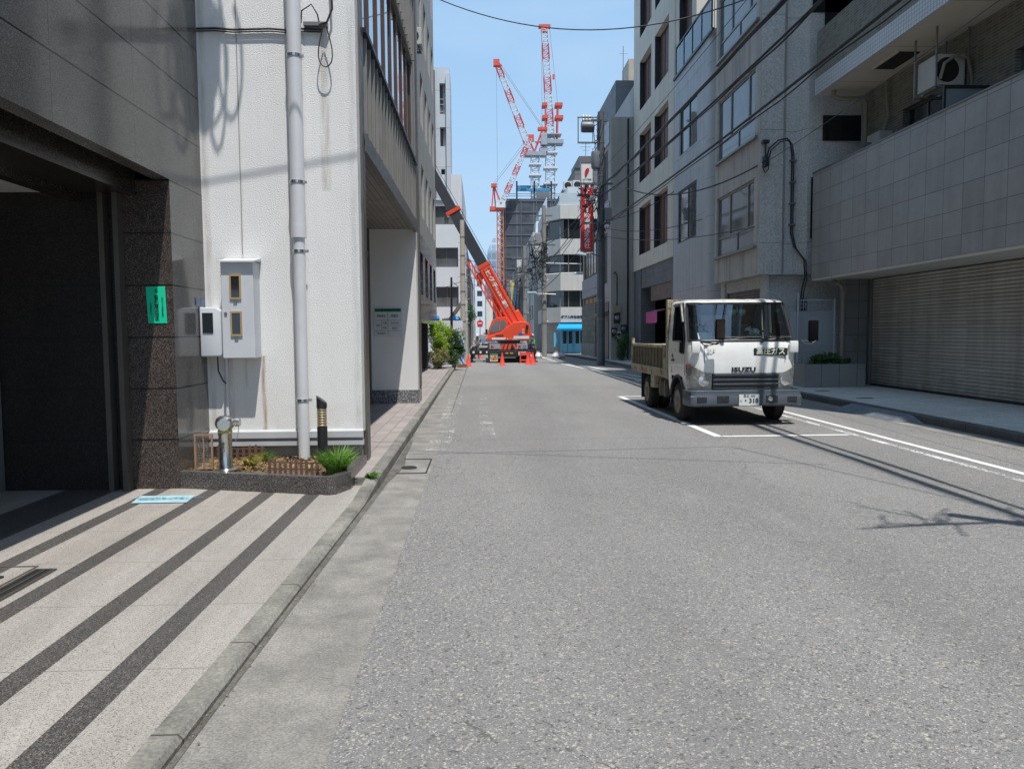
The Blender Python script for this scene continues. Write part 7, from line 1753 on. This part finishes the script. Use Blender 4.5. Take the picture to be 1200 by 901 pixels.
part('terminal_box', MB().box(5.1, 5.45, 36.7, 36.95, 7.7, 8.04).box(5.9, 6.25, 36.8, 37.0, 6.9, 7.5).box(5.35, 5.6, 36.75, 36.95, 8.2, 8.5), mat('grey_terminal_box', (.22, .24, .25), .5), P1, bevel=.02)
def tangle(parent, c, r3, n, seed, m=None, r=.014):
    rg = random.Random(seed); mb = MB()
    for _ in range(n):
        a = Vector([c[i] + rg.uniform(-1, 1) * r3[i] for i in range(3)]); b_ = Vector([c[i] + rg.uniform(-1, 1) * r3[i] for i in range(3)])
        mb.tube(catenary(a, b_, rg.uniform(.05, .4), 8), r * rg.uniform(.6, 1.4), 5)
    for _ in range(n // 3):
        a = Vector([c[i] + rg.uniform(-.8, .8) * r3[i] for i in range(3)]); mb.obox(a, (rg.uniform(.08, .25), .08, rg.uniform(.05, .14)), rg.uniform(0, 3))
    part('cable_loops', mb, m or M['cable'], parent)
tangle(P1, (5.15, 36.7, 8.0), (.6, .3, .75), 34, 3); tangle(P1, (5.6, 36.8, 10.6), (.3, .2, 1.0), 12, 5); tangle(P1, (5.7, 36.8, 6.6), (.35, .2, .6), 10, 9)
part('lamp_arm', MB().tube([(5.7, 36.9, 5.2), (5.2, 36.7, 5.35), (4.85, 36.6, 5.32)], .03, 6), M['alu'], P1)
part('lamp_head', MB().obox((4.75, 36.6, 5.28), (.5, .18, .1), 0, 0, R(8)), mat('pale_lamp_head', (.35, .45, .5), .4), P1, bevel=.03)
P2 = pole('utility_pole', 4.15, 51, 9.9, 'pale concrete utility pole left of the blue shopfront', .19, .13)
for q in ((2.9, 4.9, 7.3), (3.2, 4.8, 6.2), (3.2, 4.7, 9.2)): part('crossarm', MB().box(q[0], q[1], 50.9, 51, q[2], q[2] + .08), M['alu'], P2)
part('transformer_box', MB().box(3.55, 3.95, 50.7, 51, 7.4, 8.1).box(3.3, 3.5, 50.8, 51, 7.5, 7.95), mat('grey_transformer_box', (.28, .30, .32), .5), P2, bevel=.03)
part('lamp_arm', MB().tube([(4.2, 50.9, 6.15), (6.5, 49.8, 6.0)], .035, 6).tube([(4.2, 50.9, 5.4), (6.3, 49.8, 5.45)], .035, 6).tube([(4.9, 50.8, 4.1), (3.2, 50.4, 4.15)], .045, 6), M['tag_white'], P2)
part('lamp_head', MB().obox((6.3, 49.8, 5.38), (.6, .2, .12)).obox((3.3, 50.4, 4.2), (.6, .2, .12)), mat('pale_lamp_head2', (.45, .6, .68), .4), P2, bevel=.03)
tangle(P2, (3.8, 50.7, 6.8), (.7, .3, 1.0), 34, 13, r=.02); tangle(P2, (3.7, 50.7, 5.2), (.6, .3, .9), 16, 14, r=.018)
P3 = pole('utility_pole', 3.55, 63, 8.6, 'concrete pole hung with cables third along the right side', .19, .14); tangle(P3, (3.4, 62.7, 6.6), (.7, .3, 1.0), 16, 21, M['alu'], .016)
part('crossarm', MB().box(2.5, 4.4, 62.9, 63, 7.6, 7.7).box(2.6, 4.3, 62.9, 63, 6.4, 6.5), M['alu'], P3); part('transformer_box', MB().box(2.9, 3.3, 62.7, 63, 6.9, 7.5), M['pvc'], P3)
P4 = pole('utility_pole', 3.9, 82, 9.0, 'distant concrete pole farthest along the right side', .19, .14); tangle(P4, (3.6, 81.7, 6.6), (.7, .3, 1.0), 14, 22, M['alu'], .018); part('crossarm', MB().box(2.8, 4.6, 81.9, 82, 7.6, 7.7), M['alu'], P4)
P5 = pole('utility_pole', -1.15, 58, 8.5, 'grey pole behind the tan one on the left side', .16, .12); tangle(P5, (-1.2, 57.7, 6.4), (.5, .3, 1), 14, 23)
P0 = pole('utility_pole', 5.6, -9, 11, 'grey concrete utility pole behind the viewpoint carrying the street cables', .2, .16)

# vertical red sign
t = thing('hanging_sign', (6.3, 46, 8), 'tall vertical red and white company sign projecting over the street', 'sign')
part('panel', MB().box(5.98, 6.66, 46, 46.22, 6.45, 10.15), M['red_sign'], t); part('header', MB().box(5.98, 6.66, 46, 46.22, 10.153, 11.6), M['tag_white'], t)
part('frame', MB().box(5.94, 5.978, 45.97, 46.25, 6.4, 11.65).box(6.662, 6.70, 45.97, 46.25, 6.4, 11.65).box(5.978, 6.662, 45.97, 46.25, 6.4, 6.448).box(5.978, 6.662, 45.97, 46.25, 11.602, 11.65), M['alu'], t)
text('lettering', 'ナ\nガ\nリ\n不\n動\n産\n株\n式\n会\n社', .37, M['tag_white'], t, (6.33, 45.985, 8.3), ext=.01, bold=.008, line=.95)
mb = MB()
for rx_, sgn in ((.12, 1), (.12, -1)):
    mb.tube([(6.32 + sgn * .02 + rx_ * math.cos(R(a)) * .75, 45.98, 11.05 + rx_ * math.sin(R(a)) * 1.3 + sgn * .05) for a in range(20, 300, 28)], .035, 5)
mb.bar((6.22, 45.98, 10.8), (6.44, 45.98, 11.3), .06, .03)
part('logo', mb, M['red_sign'], t)
text('lettering', 'ナガリ不動産', .09, M['ink'], t, (6.32, 45.985, 10.62), ext=.004)
part('bracket', MB().box(6.70, 6.75, 46.05, 46.15, 7.5, 7.7).box(6.70, 6.75, 46.05, 46.15, 10.5, 10.7), M['alu'], t)

# overhead cables
def wire(name, pts, r, label, n=6, cat='cable', group=None, m=None):
    mb = MB(); rs = r if isinstance(r, list) else [r]
    for k, q in enumerate(pts): mb.tube(q, rs[k % len(rs)], n)
    return solo(name, mb, m or M['cable'], label, cat, group, smooth=True)
G_ = 'overhead cables along the right side of the street'
def wavy(pts, amp=.03, per=3):
    return [Vector(p) + Vector((amp * math.sin(i * 1.3), 0, amp * math.cos(i * 1.1))) for i, p in enumerate(pts)]
c1 = catenary((5.62, -9, 8.3), (5.72, 37, 8.5), .65, 60)
wire('overhead_cable', [wavy(c1, .012), [p + Vector((.03, 0, .06)) for p in c1], wavy([p + Vector((.0, 0, -.05)) for p in c1], .02)], [.032, .012, .022], 'thickest wrapped overhead cable running highest along the right side', group=G_)
c2 = catenary((5.55, -9, 7.5), (5.70, 37, 8.05), .75, 60)
wire('overhead_cable', [c2, wavy([p + Vector((0, 0, -.06)) for p in c2], .02)], [.026, .018], 'second overhead cable just below the thickest one', group=G_)
c3 = catenary((5.6, -9, 6.3), (5.75, 37, 6.7), .45, 60)
wire('overhead_cable', [c3, wavy([p + Vector((.02, 0, -.08)) for p in c3], .02)], [.028, .014], 'lowest overhead cable crossing before the windows at right', group=G_)
c4 = catenary((5.66, -9, 9.0), (5.80, 37, 9.3), .5, 40)
wire('overhead_wire', [c4], [.008], 'single thin wire above the thick cables', group=G_)
c5 = catenary((6.4, -9, 7.2), (8.0, 21.6, 6.3), .35, 30)
wire('overhead_wire', [c5], [.008], 'thin wire slanting down to the concrete wall bracket', group=G_)
wire('drop_cable', [catenary((5.72, 30.5, 7.25), (8.0, 21.6, 6.35), .55, 24)], [.022], 'black drop cable sagging from the pole line to the wall bracket')
wire('drop_cable', [catenary((5.72, 36.9, 6.9), (7.9, 31.5, 7.3), .25, 16), catenary((5.72, 36.9, 6.6), (7.9, 27.5, 5.6), .3, 16), catenary((5.75, 36.9, 6.2), (7.95, 22.0, 4.6), .3, 20)], [.014], 'group of thin service wires fanning from the dark pole to the right facades')
wire('drop_cable', [catenary((5.75, 37, 8.5), (4.15, 51, 7.3), .4, 16), catenary((5.75, 37, 8.1), (4.15, 51, 6.25), .5, 16), catenary((5.3, 37, 8.0), (3.8, 51, 6.0), .6, 16), catenary((5.3, 37, 7.6), (3.9, 51, 5.4), .5, 16), catenary((5.6, 37, 6.8), (4.0, 51, 4.4), .3, 16)], [.022, .018], 'cables sloping from the dark pole down to the pale concrete pole')
wire('drop_cable', [catenary((4.15, 51, z), (3.55, 63, z - .3), .3, 12) for z in (7.3, 6.8, 6.2, 5.6)] + [catenary((3.55, 63, z), (3.9, 82, z + .1), .4, 12) for z in (7.6, 7, 6.4, 5.6)], [.022], 'cables running on between the far right poles', m=M['cable'])
wire('cross_wire', [catenary((-1.0, 41.4, 5.6), (4.15, 51, 5.5), .2, 14), catenary((-1.0, 41.4, 4.7), (4.1, 51, 4.5), .2, 14), catenary((-1.0, 41.4, 4.4), (3.5, 63, 4.6), .2, 14), catenary((-3, 46, 4.2), (-1.0, 41.5, 4.4), .1, 8)], [.012], 'thin wires crossing the street behind the crane boom')
wire('cross_wire', [catenary((-1.99, 25.5, 12.6), (7.9, 22.5, 11.2), 1.1, 24)], [.018], 'single cable crossing high over the street between the two sides')
wire('cross_wire', [catenary((-3.1, 7.3, 7.35), (4.65, 7.3, 8.8), .03, 24), catenary((4.65, 7.3, 8.8), (5.85, 3.3, 8.95), .05, 8), catenary((5.85, 3.3, 8.95), (5.6, -9, 9.2), .15, 14)], [.011], 'black cable crossing overhead near the viewpoint from the granite building')
t = thing('cable_closure', (-2.45, 7.3, 8.8), 'cable closure with hanging loops high by the granite building', 'cable closure')
part('body', MB().tube([(-2.45, 7.3, 8.2), (-2.45, 7.3, 9.4)], .09, 10).box(-2.6, -2.3, 7.22, 7.38, 8.6, 9.1).box(-2.53, -2.36, 7.25, 7.35, 9.3, 9.6), M['cable'], t)
mb = MB()
for dx, w_, h in ((-.28, .13, .7), (.02, .22, .85), (.28, .12, .75), (-.1, .18, .5), (.12, .1, 1.1)):
    mb.tube([(-2.45 + dx + w_ * math.sin(R(a)), 7.3 + .02 * a / 90, 8.9 - h + h * (1 - math.cos(R(a))) * .75) for a in range(-160, 161, 20)], .016, 6)
part('loop', mb, M['cable'], t, smooth=True)
part('hanger', MB().tube([(-3.1, 7.3, 9.75), (-2.45, 7.3, 9.62), (-1.0, 7.3, 9.9), (5.6, 5, 11)], .012, 5), M['cable'], t)
t = thing('cable_closure', (4.4, 3.6, 6.9), 'cable closure with splayed loops on the cables at right near viewpoint', 'cable closure')
part('body', MB().tube([(3.95, 3.55, 6.8), (4.5, 3.6, 6.9), (5.6, 3.6, 7.1)], [.012, .035, .03], 8).tube([(5.0, 3.9, 7.0), (5.5, 3.4, 7.1)], .08, 8), M['cable'], t)
mb = MB(); rg = random.Random(4)
for k in range(9):
    a = Vector((rg.uniform(4.2, 5.5), 3.6, 7.0)); q = a + Vector((rg.uniform(-.5, .5), rg.uniform(-.5, .7), rg.uniform(-.3, .3)))
    mb.tube(catenary(a, q, rg.uniform(-.2, .25), 8), .014, 5)
part('loop', mb, M['cable'], t, smooth=True)

# ================================================================== clutter of the far street
far_units = [(4.45, 70.5, 6.9), (4.45, 76, 4.1), (4.2, 84, 7.0), (4.35, 96, 6.6), (4.35, 101, 7.6), (3.9, 112, 4.2), (3.9, 118, 7.2)]
kinds = ['white', 'small pale', 'box-shaped', 'dusty', 'high-mounted', 'far white', 'farthest']
for k, (x, y, z) in enumerate(far_units):
    ac_unit('air_conditioner', x, y, z, ['first', 'second', 'third', 'fourth', 'fifth', 'sixth', 'seventh'][k] + ' air conditioner beyond the blue shop along the far right facades', .5, .8, .62)
for k, (x, y, z0, z1, c, nm) in enumerate(((4.35, 74, 3.4, 6.6, (.75, .75, .72), 'white'), (4.0, 88, 3.2, 7.0, (.05, .14, .35), 'dark blue'), (4.1, 98.5, 4, 8, (.70, .62, .12), 'dull yellow'), (3.7, 115, 3.5, 8.0, (.55, .04, .04), 'small red'))):
    t = thing('hanging_sign', (x, y, z0), nm + ' blank vertical sign projecting from the far right facades', 'sign')
    part('panel', MB().box(x - .3, x + .22, y, y + .15, z0, z1), mat('sign_%s' % nm.replace(' ', '_'), c, .5), t); part('bracket', MB().box(x + .22, x + .5, y + .05, y + .1, z1 - .4, z1 - .3).box(x + .22, x + .5, y + .05, y + .1, z0 + .3, z0 + .4), M['alu'], t)
# rooftop things
for x, y, z, lb in ((5.4, 60.5, 12.6, 'left rooftop condenser on the corner building above the blue shop'), (7.6, 60.2, 12.6, 'right rooftop condenser on the corner building above the blue shop')):
    if x < 6.6: x = 6.9
    ac_unit('air_conditioner', x, y, z, lb, .9, .4, .7)
t = thing('antenna', (9.5, 70, 15.9), 'thin television antenna on the roof of the tall brown block', 'antenna')
part('mast', MB().tube([(9.5, 70, 15.9), (9.5, 70, 18.6)], .03, 5), M['alu'], t); part('arms', MB().tube([(9.0, 70, 18.2), (10.0, 70, 18.2)], .02, 4).tube([(9.2, 70, 17.9), (9.8, 70, 17.9)], .02, 4).tube([(9.1, 70, 18.5), (9.9, 70, 18.5)], .02, 4), M['alu'], t)
# black rubber mat of leaves and litter on the kerb line
mb = MB()
for _ in range(150):
    y = rnd.uniform(2.5, 14); x = -1.07 + .02 * min(0, y - 8) + rnd.random() ** 2 * .06; s = rnd.uniform(.003, .007); a = rnd.uniform(0, 6.28)
    dx, dy = math.cos(a) * s, math.sin(a) * s
    mb.add([(x - dx, y - dy, .008), (x + dy, y - dx, .012), (x + dx, y + dy, .010), (x - dy, y + dx, .014)], [(0, 1, 2, 3)])
solo('gutter_litter', mb, leafmat('gutter_litter_bits', (.10, .08, .05), (.26, .20, .12), .1), 'fine scatter of dry leaf bits along the left gutter', 'litter', kind='stuff', fixn=False)
